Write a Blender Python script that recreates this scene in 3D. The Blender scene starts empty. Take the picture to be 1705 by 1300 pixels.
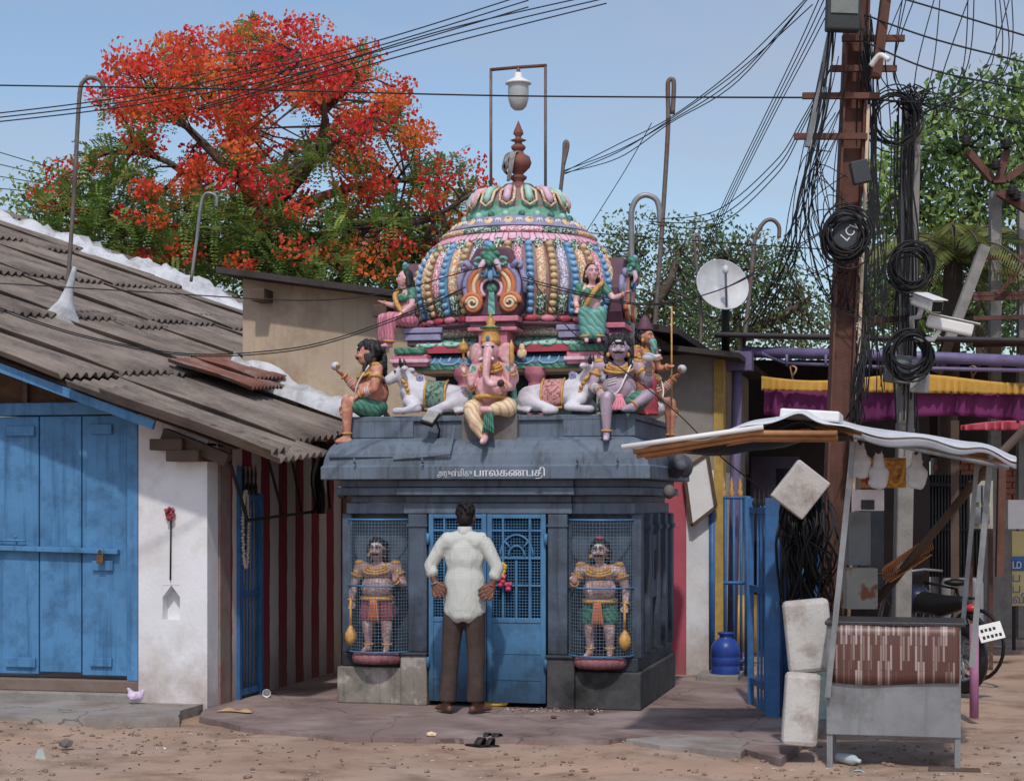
import bpy, bmesh, math, random
from mathutils import Vector, Matrix, Euler
R = math.radians
rnd = random.Random(7)
sc = bpy.context.scene
col = sc.collection
# ---------------------------------------------------------------- camera
T = R(13.2); F = 2975.0; HZ = 835.0; CH = 1.65          # yaw, focal length in photo pixels, horizon row, eye height
vd = Vector((-math.sin(T), math.cos(T), 0)); rd = Vector((math.cos(T), math.sin(T), 0))
CAM = -14.4*vd + .196*rd + Vector((0, 0, CH))
cam = bpy.data.cameras.new('camera'); camo = bpy.data.objects.new('camera', cam); col.objects.link(camo)
camo.location = CAM; camo.rotation_euler = (R(90), 0, T)
cam.sensor_width = 36; cam.lens = F/1705*36; cam.shift_y = (HZ-650)/1705
cam.clip_end = 2000; cam.clip_start = .1
sc.camera = camo
# ---------------------------------------------------------------- sky and sun
SUN_EL, SUN_AZ = 53, 11          # degrees; azimuth measured from the street (front) side, towards the left
w = bpy.data.worlds.new('World'); sc.world = w; w.use_nodes = True
nt = w.node_tree; nt.nodes.clear()
wo = nt.nodes.new('ShaderNodeOutputWorld'); bg = nt.nodes.new('ShaderNodeBackground'); sky = nt.nodes.new('ShaderNodeTexSky')
sky.sky_type = 'NISHITA'; sky.sun_disc = False; sky.sun_elevation = R(SUN_EL); sky.air_density = 1.0; sky.dust_density = 1.5; sky.ozone_density = 1.6
sdir = Vector((math.sin(R(SUN_AZ))*math.cos(R(SUN_EL)), -math.cos(R(SUN_AZ))*math.cos(R(SUN_EL)), math.sin(R(SUN_EL))))
sky.sun_rotation = math.atan2(sdir.x, sdir.y)
bg.inputs[1].default_value = .15
tcw = nt.nodes.new('ShaderNodeTexCoord'); mpw = nt.nodes.new('ShaderNodeMapping'); mpw.inputs['Scale'].default_value = (1, 1, 2.2)
nzw = nt.nodes.new('ShaderNodeTexNoise'); nzw.inputs['Scale'].default_value = 3.1; nzw.inputs['Detail'].default_value = 5; nzw.inputs['Roughness'].default_value = .5
rpw = nt.nodes.new('ShaderNodeMapRange'); rpw.inputs[1].default_value = .44; rpw.inputs[2].default_value = .68; rpw.inputs[4].default_value = .65
mxw = nt.nodes.new('ShaderNodeMix'); mxw.data_type = 'RGBA'; mxw.inputs['B'].default_value = (3.3, 3.4, 3.9, 1)
nt.links.new(tcw.outputs['Generated'], mpw.inputs['Vector']); nt.links.new(mpw.outputs[0], nzw.inputs['Vector'])
nt.links.new(nzw.outputs['Fac'], rpw.inputs[0]); nt.links.new(rpw.outputs[0], mxw.inputs['Factor'])
nt.links.new(sky.outputs[0], mxw.inputs['A']); nt.links.new(mxw.outputs['Result'], bg.inputs[0]); nt.links.new(bg.outputs[0], wo.inputs[0])
sl = bpy.data.lights.new('sun', 'SUN'); sl.energy = 2.25; sl.angle = R(2); sl.color = (1, .955, .89)
so = bpy.data.objects.new('sun', sl); col.objects.link(so); so.rotation_euler = sdir.to_track_quat('Z', 'Y').to_euler(); so.location = (0, -10, 20)
sc.view_settings.view_transform = 'Standard'; sc.view_settings.look = 'None'; sc.view_settings.gamma = 1
sc.view_settings.exposure = -.05; sc.view_settings.use_curve_mapping = False
# ---------------------------------------------------------------- helpers
def D(px, py, d):                        # point seen at photo pixel, at distance d along the view axis
    l = (px-852.5)/F*d
    return Vector((CAM.x, CAM.y, 0)) + vd*d + rd*l + Vector((0, 0, CH+(HZ-py)/F*d))
def P(px, py, Y):                        # ... on the plane Y = const
    a = (px-852.5)/F
    return D(px, py, (Y-CAM.y)/(vd.y+a*rd.y))
def PX(px, py, X):
    a = (px-852.5)/F
    return D(px, py, (X-CAM.x)/(vd.x+a*rd.x))
def G(px, py, z=0.0):
    return D(px, py, (CH-z)*F/(py-HZ))
def S(r, g, b):                          # sRGB 0-255 to linear
    f = lambda c: c/255/12.92 if c < 10.3 else ((c/255+.055)/1.055)**2.4
    return (f(r), f(g), f(b))
MATS = {}
def N(nt, t, **kw):
    n = nt.nodes.new(t)
    for k, v in kw.items(): setattr(n, k, v)
    return n
def mat(name, c, rough=.75, var=.18, vs=5., bump=.25, bs=60., dirt=None, ds=3., da=.5, metal=0., zd=None, c2=None, c2s=8., c2t=(.5, .6), spec=.35, trans=0., streak=None, sat=.86, leaf=0., wave=None, crack=None):
    """procedural paint: base colour with noise variation, optional second colour, blotchy dirt, splash dirt near the ground"""
    if name in MATS: return MATS[name]
    def des(k):
        if k is None: return None
        y = .3*k[0]+.55*k[1]+.15*k[2]; return tuple(y+(x-y)*sat for x in k)
    c = des(c); c2 = des(c2)
    m = bpy.data.materials.new(name); m.use_nodes = True; nt = m.node_tree; L = nt.links.new
    b = nt.nodes['Principled BSDF']; geo = N(nt, 'ShaderNodeNewGeometry'); pos = geo.outputs['Position']
    def noise(s, det=4, ro=.6, vec=None):
        n = N(nt, 'ShaderNodeTexNoise'); n.inputs['Scale'].default_value = s; n.inputs['Detail'].default_value = det; n.inputs['Roughness'].default_value = ro
        L(vec or pos, n.inputs['Vector']); return n.outputs['Fac']
    def ramp(x, a, bb, lo=0., hi=1.):
        r = N(nt, 'ShaderNodeMapRange'); r.inputs[1].default_value = a; r.inputs[2].default_value = bb; r.inputs[3].default_value = lo; r.inputs[4].default_value = hi; L(x, r.inputs[0]); return r.outputs[0]
    def mix(f, a, bb):
        x = N(nt, 'ShaderNodeMix', data_type='RGBA')
        for s, i in ((f, x.inputs['Factor']), (a, x.inputs['A']), (bb, x.inputs['B'])):
            if isinstance(s, tuple): i.default_value = (*s[:3], 1)
            elif isinstance(s, float): i.default_value = s
            else: L(s, i)
        return x.outputs['Result']
    lo = tuple(max(0, x*(1-var)) for x in c); hi = tuple(min(1, x*(1+var)) for x in c)
    out = mix(ramp(noise(vs), .3, .7), lo, hi)
    if c2: out = mix(ramp(noise(c2s, 3), *c2t), out, c2)
    if streak:
        mp = N(nt, 'ShaderNodeMapping'); mp.inputs['Scale'].default_value = (9, 9, .5); L(pos, mp.inputs['Vector'])
        out = mix(ramp(noise(1.6, 5, .65, mp.outputs[0]), .52, .72, 0, streak[1]), out, streak[0])
    wv = None
    if wave:
        wv = N(nt, 'ShaderNodeTexWave'); wv.inputs['Scale'].default_value = wave[0]; wv.inputs['Distortion'].default_value = 5; wv.inputs['Detail'].default_value = 2; wv.bands_direction = wave[2] if len(wave) > 2 else 'Z'; L(pos, wv.inputs['Vector'])
        out = mix(ramp(wv.outputs['Fac'], .0, .35, .7, 0), out, des(wave[1]))
    if dirt: out = mix(ramp(noise(ds, 6, .7), .48, .7, 0, da), out, dirt)
    if crack:
        dn = N(nt, 'ShaderNodeTexNoise'); dn.inputs['Scale'].default_value = 3; dn.inputs['Detail'].default_value = 5; L(pos, dn.inputs['Vector'])
        vm = N(nt, 'ShaderNodeVectorMath', operation='MULTIPLY_ADD'); vm.inputs[1].default_value = (.35, .35, .35); L(dn.outputs['Color'], vm.inputs[0]); L(pos, vm.inputs[2])
        vo = N(nt, 'ShaderNodeTexVoronoi', feature='DISTANCE_TO_EDGE'); vo.inputs['Scale'].default_value = crack[0]; L(vm.outputs[0], vo.inputs['Vector'])
        out = mix(ramp(vo.outputs['Distance'], .002, crack[1], crack[2], 0), out, S(44, 38, 36))
    if zd:
        sp = N(nt, 'ShaderNodeSeparateXYZ'); L(pos, sp.inputs[0])
        ad = N(nt, 'ShaderNodeMath', operation='ADD'); L(sp.outputs[2], ad.inputs[0])
        L(ramp(noise(4, 6, .7), .3, .7, -.25, .25), ad.inputs[1])
        out = mix(ramp(ad.outputs[0], zd[0], zd[1], zd[3] if len(zd) > 3 else .85, 0), out, zd[2])
    L(out, b.inputs['Base Color']) if not isinstance(out, tuple) else None
    b.inputs['Roughness'].default_value = rough; b.inputs['Metallic'].default_value = metal
    b.inputs['Specular IOR Level'].default_value = spec
    if trans: b.inputs['Transmission Weight'].default_value = trans
    if bump:
        bp = N(nt, 'ShaderNodeBump'); bp.inputs['Strength'].default_value = bump; bp.inputs['Distance'].default_value = .01
        L(wv.outputs['Fac'] if wv else noise(bs, 5, .65), bp.inputs['Height']); L(bp.outputs[0], b.inputs['Normal'])
    if leaf:
        tr_ = N(nt, 'ShaderNodeBsdfTranslucent'); L(out, tr_.inputs[0]); ms_ = N(nt, 'ShaderNodeMixShader'); ms_.inputs[0].default_value = leaf
        L(b.outputs[0], ms_.inputs[1]); L(tr_.outputs[0], ms_.inputs[2]); L(ms_.outputs[0], nt.nodes['Material Output'].inputs[0])
    MATS[name] = m; return m
MW = {}
def mw(o): return MW.get(o.name, Matrix()) if o else Matrix()
def tag(o, label=None, cat=None, group=None, kind=None):
    if label: o['label'] = label
    if cat: o['category'] = cat
    if group: o['group'] = group
    if kind: o['kind'] = kind
    return o
def thing(name, label, cat, loc=(0, 0, 0), rz=0., group=None, rot=None, sc_=1.):
    o = bpy.data.objects.new(name, None); col.objects.link(o); o.empty_display_size = .1
    M = Matrix.Translation(Vector(loc)) @ (rot.to_matrix().to_4x4() if rot else Matrix.Rotation(rz, 4, 'Z')) @ Matrix.Scale(sc_, 4)
    o.matrix_world = M; o.matrix_basis = M; MW[o.name] = M
    return tag(o, label, cat, group)
def link(name, me, parent, M=None):
    o = bpy.data.objects.new(name, me); col.objects.link(o)
    W = M or Matrix()
    if parent:
        o.parent = parent; o.matrix_basis = mw(parent).inverted() @ W
    else: o.matrix_basis = W
    MW[o.name] = W
    return o
def _ico(s):
    bm = bmesh.new(); bmesh.ops.create_icosphere(bm, subdivisions=s, radius=1)
    r = ([v.co.copy() for v in bm.verts], [[v.index for v in f.verts] for f in bm.faces]); bm.free(); return r
ICO = {s: _ico(s) for s in (1, 2, 3)}
class MB:
    def __init__(s): s.v = []; s.f = []; s.sm = []
    def add(s, vs, fs, smooth=False):
        n = len(s.v); s.v += [Vector(v) for v in vs]; s.f += [[i+n for i in f] for f in fs]; s.sm += [smooth]*len(fs); return s
    def box(s, x0, x1, y0, y1, z0, z1, M=None):
        vs = [Vector((x, y, z)) for z in (z0, z1) for y in (y0, y1) for x in (x0, x1)]
        if M: vs = [M @ v for v in vs]
        return s.add(vs, [(0, 2, 3, 1), (4, 5, 7, 6), (0, 1, 5, 4), (1, 3, 7, 5), (3, 2, 6, 7), (2, 0, 4, 6)])
    def bar(s, a, b, wx, wy=None, up=None):                  # rectangular bar between two points
        a = Vector(a); b = Vector(b); d = b-a; L = d.length; q = d.to_track_quat('Z', 'Y') if not up else None
        if up:
            z = d.normalized(); x = Vector(up).cross(z).normalized(); y = z.cross(x); Mr = Matrix((x, y, z)).transposed().to_4x4()
        else: Mr = q.to_matrix().to_4x4()
        wy = wy or wx
        return s.box(-wx/2, wx/2, -wy/2, wy/2, 0, L, Matrix.Translation(a) @ Mr)
    def tube(s, pts, r, n=8, cap=True, closed=False, smooth=True):
        pts = [Vector(p) for p in pts]; k = len(pts); rs = r if isinstance(r, (list, tuple)) else [r]*k
        vs = []; fs = []; ref = None
        for i, p in enumerate(pts):
            t = (pts[(i+1) % k]-pts[i-1]) if closed else (pts[min(i+1, k-1)]-pts[max(i-1, 0)])
            if t.length < 1e-9: t = Vector((0, 0, 1))
            t.normalize()
            if ref is None: ref = t.orthogonal().normalized()
            ref = (ref-t*ref.dot(t)); ref = ref.normalized() if ref.length > 1e-6 else t.orthogonal().normalized()
            bi = t.cross(ref)
            vs += [p+(ref*math.cos(6.28318*j/n)+bi*math.sin(6.28318*j/n))*rs[i] for j in range(n)]
        for i in range(k if closed else k-1):
            a = i*n; b = ((i+1) % k)*n
            fs += [(a+j, a+(j+1) % n, b+(j+1) % n, b+j) for j in range(n)]
        if cap and not closed: fs += [list(range(n))[::-1], [(k-1)*n+j for j in range(n)]]
        return s.add(vs, fs, smooth)
    def lathe(s, prof, c=(0, 0, 0), n=24, a0=0., a1=6.28318531, smooth=True, M=None, cap=False):
        full = abs(a1-a0) > 6.28; m = n if full else n+1; c = Vector(c); vs = []; fs = []
        for r, z in prof:
            for j in range(m):
                a = a0+(a1-a0)*j/n; p = Vector((r*math.cos(a), r*math.sin(a), z)); vs.append((M @ p if M else p)+c)
        for i in range(len(prof)-1):
            for j in range(n):
                k = (j+1) % m; fs.append((i*m+j, i*m+k, (i+1)*m+k, (i+1)*m+j))
        if cap and full: fs += [list(range(m))[::-1], [(len(prof)-1)*m+j for j in range(m)]]
        return s.add(vs, fs, smooth)
    def ell(s, c, r, rot=None, sub=2, smooth=True):
        r = (r, r, r) if isinstance(r, (int, float)) else r; M = Euler(rot).to_matrix() if rot else Matrix.Identity(3); c = Vector(c)
        V, Fc = ICO[sub]
        return s.add([c+M @ Vector((v.x*r[0], v.y*r[1], v.z*r[2])) for v in V], Fc, smooth)
    def caps(s, pts, n=10):                                  # chain of (x,y,z,r) balls joined by cones; closed pieces for remeshing
        for p in pts: s.ell(p[:3], p[3], sub=2)
        for a, b in zip(pts, pts[1:]): s.tube([a[:3], b[:3]], [a[3], b[3]], n)
        return s
    def prism(s, poly, y0, y1, M=None, smooth=False):        # polygon in XZ pushed along Y
        n = len(poly); vs = [Vector((x, y, z)) for y in (y0, y1) for x, z in poly]
        if M: vs = [M @ v for v in vs]
        return s.add(vs, [list(range(n)), [n+i for i in range(n)][::-1]]+[(i, n+i, n+(i+1) % n, (i+1) % n) for i in range(n)], smooth)
    def rect(s, prof, c, hx, hy, smooth=False, cap=True):    # moulding: rectangular rings of (offset, z)
        vs = []; fs = []
        for o, z in prof: vs += [(c[0]-hx-o, c[1]-hy-o, z), (c[0]+hx+o, c[1]-hy-o, z), (c[0]+hx+o, c[1]+hy+o, z), (c[0]-hx-o, c[1]+hy+o, z)]
        for i in range(len(prof)-1): fs += [(i*4+j, i*4+(j+1) % 4, i*4+4+(j+1) % 4, i*4+4+j) for j in range(4)]
        if cap: fs += [(3, 2, 1, 0), tuple((len(prof)-1)*4+j for j in range(4))]
        return s.add(vs, fs, smooth)
    def grid(s, fn, nu, nv, smooth=True):
        vs = [fn(i/nu, j/nv) for j in range(nv+1) for i in range(nu+1)]
        return s.add(vs, [(j*(nu+1)+i, j*(nu+1)+i+1, (j+1)*(nu+1)+i+1, (j+1)*(nu+1)+i) for j in range(nv) for i in range(nu)], smooth)
    def mesh(s, name, m):
        me = bpy.data.meshes.new(name); me.from_pydata([tuple(v) for v in s.v], [], s.f); me.polygons.foreach_set('use_smooth', s.sm); me.update()
        if m: me.materials.append(m)
        return me
    def build(s, name, m, parent=None, bevel=0., solid=0., local=False, remesh=0., smooth=0, label=None, cat=None, group=None, kind=None, recalc=True, origin=None):
        if origin is not None and parent is None:
            og = Vector(origin); s.v = [v-og for v in s.v]
        Mi = None if (local or not parent) else mw(parent).inverted()
        if Mi: s.v = [Mi @ v for v in s.v]
        me = s.mesh(name, m)
        if recalc:
            bm = bmesh.new(); bm.from_mesh(me); bmesh.ops.recalc_face_normals(bm, faces=bm.faces); bm.to_mesh(me); bm.free()
        o = bpy.data.objects.new(name, me); col.objects.link(o)
        if parent: o.parent = parent
        MW[o.name] = mw(parent).copy() if parent else Matrix()
        if origin is not None and parent is None: o.location = origin; MW[o.name] = Matrix.Translation(Vector(origin))
        if remesh:
            md = o.modifiers.new('remesh', 'REMESH'); md.mode = 'VOXEL'; md.voxel_size = remesh; md.use_smooth_shade = True
            if smooth:
                ms = o.modifiers.new('smooth', 'SMOOTH'); ms.factor = .5; ms.iterations = smooth
        if solid:
            md = o.modifiers.new('solid', 'SOLIDIFY'); md.thickness = solid; md.offset = 0
        if bevel:
            md = o.modifiers.new('bevel', 'BEVEL'); md.width = bevel; md.segments = 2; md.limit_method = 'ANGLE'; md.angle_limit = R(50)
        return tag(o, label, cat, group, kind)
def copy_tree(o, parent=None):
    c = o.copy(); col.objects.link(c)
    if parent: c.parent = parent
    for ch in o.children: copy_tree(ch, c)
    return c
def sag(a, b, n=14, s=.1):
    a = Vector(a); b = Vector(b)
    return [a.lerp(b, i/n)-Vector((0, 0, s*4*(i/n)*(1-i/n))) for i in range(n+1)]
def smoothpath(pts, k=5):                                    # Catmull-Rom through points
    pts = [Vector(p) for p in pts]; out = []
    for i in range(len(pts)-1):
        p0 = pts[max(i-1, 0)]; p1 = pts[i]; p2 = pts[i+1]; p3 = pts[min(i+2, len(pts)-1)]
        for j in range(k):
            t = j/k; out.append(.5*((2*p1)+(p2-p0)*t+(2*p0-5*p1+4*p2-p3)*t*t+(3*p1-p0-3*p2+p3)*t**3))
    return out+[pts[-1]]
# ---------------------------------------------------------------- materials
GREY = S(70, 64, 58); DUST = S(120, 92, 72); SOOT = S(22, 21, 22)
m_blue = mat('shrine_blue_grey', S(98, 113, 131), .6, .14, 4, .3, 40, S(62, 64, 70), 2.2, .75, streak=(S(58, 60, 66), .75))
m_body = mat('shrine_blue_grey_wall', S(80, 95, 114), .6, .2, 4, .3, 40, S(46, 46, 52), 2.2, .7, zd=(.3, .95, SOOT, .8), streak=(S(50, 52, 58), .75))
m_plinth = mat('worn_plinth', S(136, 128, 118), .9, .3, 3, .6, 30, SOOT, 1.8, .8, streak=(S(52, 48, 44), .7), c2=S(168, 160, 150), c2s=6, c2t=(.55, .62))
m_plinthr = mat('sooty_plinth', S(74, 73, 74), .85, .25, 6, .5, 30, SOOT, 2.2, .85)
m_stone = mat('grey_stone', S(118, 112, 110), .9, .2, 6, .4, 40, GREY, 4, .5)
m_door = mat('door_blue', S(68, 128, 174), .5, .12, 5, .15, 50, S(40, 60, 80), 4, .5, zd=(.1, .6, SOOT, .75))
m_plank = mat('plank_blue', S(68, 132, 182), .55, .14, 3, .2, 50, S(40, 70, 98), 5, .55, streak=(S(46, 92, 132), .8))
m_gateblue = mat('gate_blue', S(44, 104, 160), .5, .18, 6, .2, 60, S(60, 50, 45), 7, .45)
m_white = mat('lime_white', S(222, 222, 226), .95, .06, 2, .35, 28, S(176, 160, 146), 1.6, .5, zd=(-.1, .5, S(150, 125, 105), .6))
m_whiteplaster = mat('white_plaster', S(200, 202, 208), .95, .12, 5, 1., 14, S(120, 116, 112), 3, .8)
m_cream = mat('cream_wall', S(186, 164, 138), .95, .12, 1.5, .4, 30, S(132, 108, 90), 1.2, .7, streak=(S(150, 128, 108), .35))
m_pink = mat('pink_wall', S(196, 84, 104), .9, .1, 3, .3, 40, S(120, 60, 66), 3, .4, zd=(-.1, .4, S(120, 90, 78), .6))
m_asb = mat('asbestos_grey', S(130, 117, 106), .95, .3, 1.3, .5, 45, S(66, 62, 60), 1.8, .75, streak=(S(150, 144, 138), .35))
m_rust = mat('rusty_tin', S(130, 82, 66), .8, .25, 5, .3, 40, S(150, 146, 146), 3, .8)
m_steelrust = mat('rust_steel', S(104, 66, 54), .75, .2, 5, .4, 50, S(60, 38, 32), 3, .6, streak=(S(70, 44, 38), .6))
m_wood = mat('old_wood', S(96, 78, 66), .85, .25, 8, .5, 60, S(40, 34, 30), 4, .6)
m_conc = mat('concrete', S(140, 136, 130), .95, .15, 4, .5, 40, GREY, 3, .5)
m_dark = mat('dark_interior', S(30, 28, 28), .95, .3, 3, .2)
m_iron = mat('black_iron', S(44, 40, 40), .6, .2, 10, .2, metal=.3)
m_galv = mat('galvanised', S(144, 147, 150), .45, .2, 3, .15, 60, S(90, 86, 84), 2.5, .7, metal=.35, streak=(S(104, 106, 110), .6))
m_cable = mat('black_cable', S(30, 31, 34), .6, .2, 20, .1)
m_gold = mat('gold_paint', S(206, 152, 62), .45, .2, 25, .3, 90, S(110, 74, 36), 22, .55)
m_hair = mat('black_hair_paint', S(44, 44, 48), .55, .2, 14, .35, 50)
m_skinr = mat('terracotta_skin', S(194, 122, 96), .5, .12, 10, .15, 60, S(140, 78, 64), 8, .4, c2=S(226, 170, 140), c2s=11., c2t=(.52, .66))
m_skinp = mat('pink_skin', S(222, 164, 170), .5, .1, 10, .15, 60, S(176, 112, 122), 9, .5, c2=S(240, 206, 206), c2s=11., c2t=(.52, .66))
m_skinv = mat('mauve_skin', S(170, 146, 164), .5, .1, 10, .15, 60, S(120, 98, 116), 8, .5, c2=S(204, 186, 198), c2s=11., c2t=(.52, .66))
m_skinf = mat('pale_pink_skin', S(182, 142, 136), .6, .12, 10, .2, 60, S(120, 88, 88), 6, .7, c2=S(228, 200, 194), c2s=11., c2t=(.52, .66))
m_green = mat('sea_green', S(74, 140, 116), .5, .15, 10, .4, 50, wave=(9, S(34, 84, 70), 'DIAGONAL'), dirt=S(36, 84, 70), ds=9, da=.5)
m_teal = mat('teal_green', S(108, 176, 162), .5, .14, 10, .4, 50, wave=(9, S(56, 116, 108), 'DIAGONAL'), dirt=S(50, 110, 104), ds=9, da=.5)
m_red = mat('crimson', S(186, 62, 82), .5, .15, 9, .2, 50, S(110, 34, 48), 9, .5)
m_pinkp = mat('rose_paint', S(214, 126, 146), .55, .14, 9, .2, 50, S(150, 74, 92), 7, .6)
m_bull = mat('bull_white', S(206, 204, 214), .5, .08, 7, .2, 50, S(150, 138, 150), 5, .6)
m_dhoti = mat('dhoti_cream', S(226, 200, 160), .5, .12, 9, .5, wave=(7, S(190, 128, 84), 'DIAGONAL'))
m_sarip = mat('sari_pink', S(216, 130, 150), .5, .12, 9, .5, wave=(11, S(160, 78, 98), 'X'))
m_cream2 = mat('cream_paint', S(226, 200, 160), .5, .12, 9, .2, 50, S(186, 130, 90), 6, .6)
m_paintwhite = mat('white_paint', S(226, 224, 222), .5, .06, 9, .1)
m_black = mat('black_paint', S(24, 22, 24), .5, .2, 9, .1)
m_skinman = mat('brown_skin', S(112, 70, 52), .5, .1, 20, .15, 90)
# ================================================================ the setting
def slab(poly, z0, z1):
    b = MB(); n = len(poly)
    b.add([(p[0], p[1], z) for z in (z0, z1) for p in poly], [list(range(n))[::-1], [n+i for i in range(n)]]+[(i, (i+1) % n, n+(i+1) % n, n+i) for i in range(n)])
    return b
def jag(pts, k=6, a=.03):
    out = []
    for p, q in zip(pts, pts[1:]):
        p = Vector(p); q = Vector(q)
        for i in range(k): out.append(p.lerp(q, i/k)+Vector((rnd.uniform(-a, a), rnd.uniform(-a, a), 0)))
    return out+[Vector(pts[-1])]
m_dirt = mat('dirt', S(170, 139, 116), 1., .2, .9, 1., 22, S(112, 88, 72), 1.7, .85, c2=S(176, 150, 130), c2s=.6, c2t=(.45, .6))
m_pave = mat('worn_pavement', S(140, 118, 112), .95, .2, 1.2, .5, 28, S(86, 70, 66), 1.6, .8, c2=S(156, 138, 132), c2s=1.2, c2t=(.5, .65), crack=(.7, .006, .55))
m_pave2 = mat('grey_pavement', S(146, 138, 132), .95, .2, 1.4, .5, 28, S(104, 88, 78), 1.6, .8, crack=(.6, .006, .55))
def cuts(lo, hi, far, step):
    n = int((hi-lo)/step); near = [lo+(hi-lo)*i/n for i in range(n+1)]
    return [-far, -far/4, lo-12, lo-4]+near+[hi+4, hi+12, far/4, far]
xs = cuts(-5.5, 7.5, 600, .11); ys = cuts(-4.6, 5, 600, .11)
from mathutils import noise as mn
def gz(x, y):
    z = -.04
    if -6 < x < 8 and -5 < y < 5.2:
        z += .03*mn.noise(Vector((x*.7, y*.7, 0)))+.016*mn.noise(Vector((x*3, y*3, 4)))+.007*mn.noise(Vector((x*9, y*9, 1)))
        z += .07*max(0, 1-((x+4.3)/1.9)**2-((y+1.9)/.7)**2)          # spoil heap at the left
        if x < 2.6 and y > -1.3: z = min(z, -.05)
    return z
gb = MB(); nx = len(xs)
gb.add([(x, y, gz(x, y)) for y in ys for x in xs], [(j*nx+i, j*nx+i+1, (j+1)*nx+i+1, (j+1)*nx+i) for j in range(len(ys)-1) for i in range(nx-1)], True)
tag(gb.build('ground', m_dirt, recalc=False), kind='structure')
edge = [G(334, 1192), G(420, 1212), G(560, 1226), G(800, 1229), G(1000, 1232), G(1060, 1226), G(1200, 1234), G(1300, 1262)]
pv = slab(jag(edge, 6, .018)+[Vector((2.75, -.3, 0)), Vector((2.75, 3.2, 0)), Vector((-2.15, 3.2, 0)), Vector((-2.15, -.7, 0))], -.2, 0).build('pavement', m_pave)
tag(pv, kind='structure')
e2 = [(-9, -1.42, 0), G(0, 1192, .03), G(180, 1196, .03), G(300, 1196, .03), (-2.2, -1.0, 0)]
tag(slab(jag(e2, 6, .02)+[Vector((-2.2, -.5, 0)), Vector((-9, -.5, 0))], -.2, .03).build('pavement', m_pave2), kind='structure')
slb = slab(jag([G(1045, 1229, .012), G(1100, 1238, .012), G(1235, 1250, .012), G(1245, 1232, .012), G(1130, 1222, .012), G(1045, 1229, .012)], 4, .02)[:-1], -.1, .012)
tag(slb.build('kerb_slab', m_pave2, bevel=.008), 'broken grey kerb slab at the pavement edge by the stall', 'kerb')
# loose stones on the dirt: uncountable
gv = MB()
for i in range(1900):
    x = rnd.uniform(-5.2, 5); y = rnd.uniform(-4.2, -1.35)
    dens = 1 if (x < -1.7 or x > 2.4) else .3
    if rnd.random() > dens: continue
    r = rnd.choice([.004, .006, .008, .011, .02])*rnd.uniform(.7, 1.3)
    gv.ell((x, y, gz(x, y)+r*.3), (r*rnd.uniform(.8, 1.6), r, r*.6), (0, 0, rnd.uniform(0, 3)), 1, False)
gv.build('gravel', mat('gravel_stone', S(140, 116, 100), .95, .35, 9, .3), label='small stones and grit scattered over the dirt verge', cat='gravel', kind='stuff')

# ---------------------------------------------------------------- left house
lh = thing('tin_roofed_house', 'white house with blue plank door and long grey corrugated roof at left', 'house', (-3.2, -.6, 0))
wallY = -.6
def rz(x, y): return 1.95+.357*(-1.38-x)+.072*(y+.8)
b = MB()
b.box(-2.76, -2.55, wallY, wallY+.22, -.05, 2.3); b.box(-2.40, -2.165, wallY, wallY+.22, -.05, 2.12)
b.box(-2.55, -2.40, wallY, wallY+.22, -.05, .70); b.box(-2.55, -2.40, wallY, wallY+.22, .98, 2.22)
b.box(-2.55, -2.40, wallY+.10, wallY+.22, .70, .98)
b.prism([(-2.76, 2.3), (-2.55, 2.22), (-2.4, 2.12), (-2.165, 2.1), (-2.165, rz(-2.165, -.6)-.05), (-2.76, rz(-2.76, -.6)-.05)], wallY+.004, wallY+.2)
wl = b.build('wall', m_white, lh)
# little lamp niche with a pointed head
b = MB(); b.prism([(-2.553, .983), (-2.553, .88), (-2.475, .978), (-2.397, .88), (-2.397, .983)], wallY+.003, wallY+.1); b.build('niche_head', m_white, lh)
b = MB(); b.prism([(-6.9, 2.42), (-2.76, 2.42), (-2.76, rz(-2.76, -.6)-.12), (-6.9, rz(-6.9, -.6)-.12)], wallY+.07, wallY+.25); b.build('gable_panel', mat('gable_dark', S(92, 64, 44), .9, .3, 9, .4), lh)
for x in (-4.6, -4.1, -3.78, -3.3): MB().box(x-.02, x+.02, wallY+.02, wallY+.07, 2.42, rz(x, -.6)-.13).build('gable_strut', m_wood, lh)
MB().box(-6.9, -2.76, wallY-.02, wallY+.2, -.05, .10).build('door_step', m_conc, lh, bevel=.02)
MB().box(-6.9, -2.76, wallY-.005, wallY+.2, .10, .20).build('door_sill', mat('sill', S(122, 102, 92), .9, .2, 5, .4), lh, bevel=.01)
# plank door
dr = MB().box(-2.86, -2.765, wallY-.005, wallY+.12, .2, 2.36).build('door_frame', m_plank, lh, bevel=.006)
MB().box(-6.9, -2.765, wallY-.012, wallY+.12, 2.36, 2.46).build('door_lintel', m_plank, lh, bevel=.006)
xs_p = [-2.868, -3.275, -3.655, -4.075, -4.48, -4.9]
for k, (a, c) in enumerate(zip(xs_p, xs_p[1:])):
    p = MB().box(c+.006, a-.006, wallY+.03, wallY+.07, .235+.02*(k % 2), 2.35).build('door_plank', m_plank, lh, bevel=.005)
for (x0, x1, z0, z1) in ((-3.95, -3.69, 2.19, 2.27), (-3.19, -3.0, 2.20, 2.28), (-3.95, -3.68, .29, .37), (-3.19, -3.0, .31, .38), (-3.17, -2.99, 1.09, 1.17)):
    MB().box(x0, x1, wallY+.004, wallY+.03, z0, z1).build('door_batten', m_plank, lh, bevel=.004)
MB().bar((-4.6, wallY-.008, 1.285), (-2.93, wallY-.008, 1.245), .045, .04).build('locking_bar', m_plank, lh, bevel=.004)
b = MB(); b.tube([(-4.1, wallY-.005, 1.335), (-3.76, wallY-.005, 1.33)], .009, 6)
for x in (-4.05, -3.85): b.ell((x, wallY-.01, 1.36), .014, sub=1)
b.build('bolt', m_plank, lh)
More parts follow.
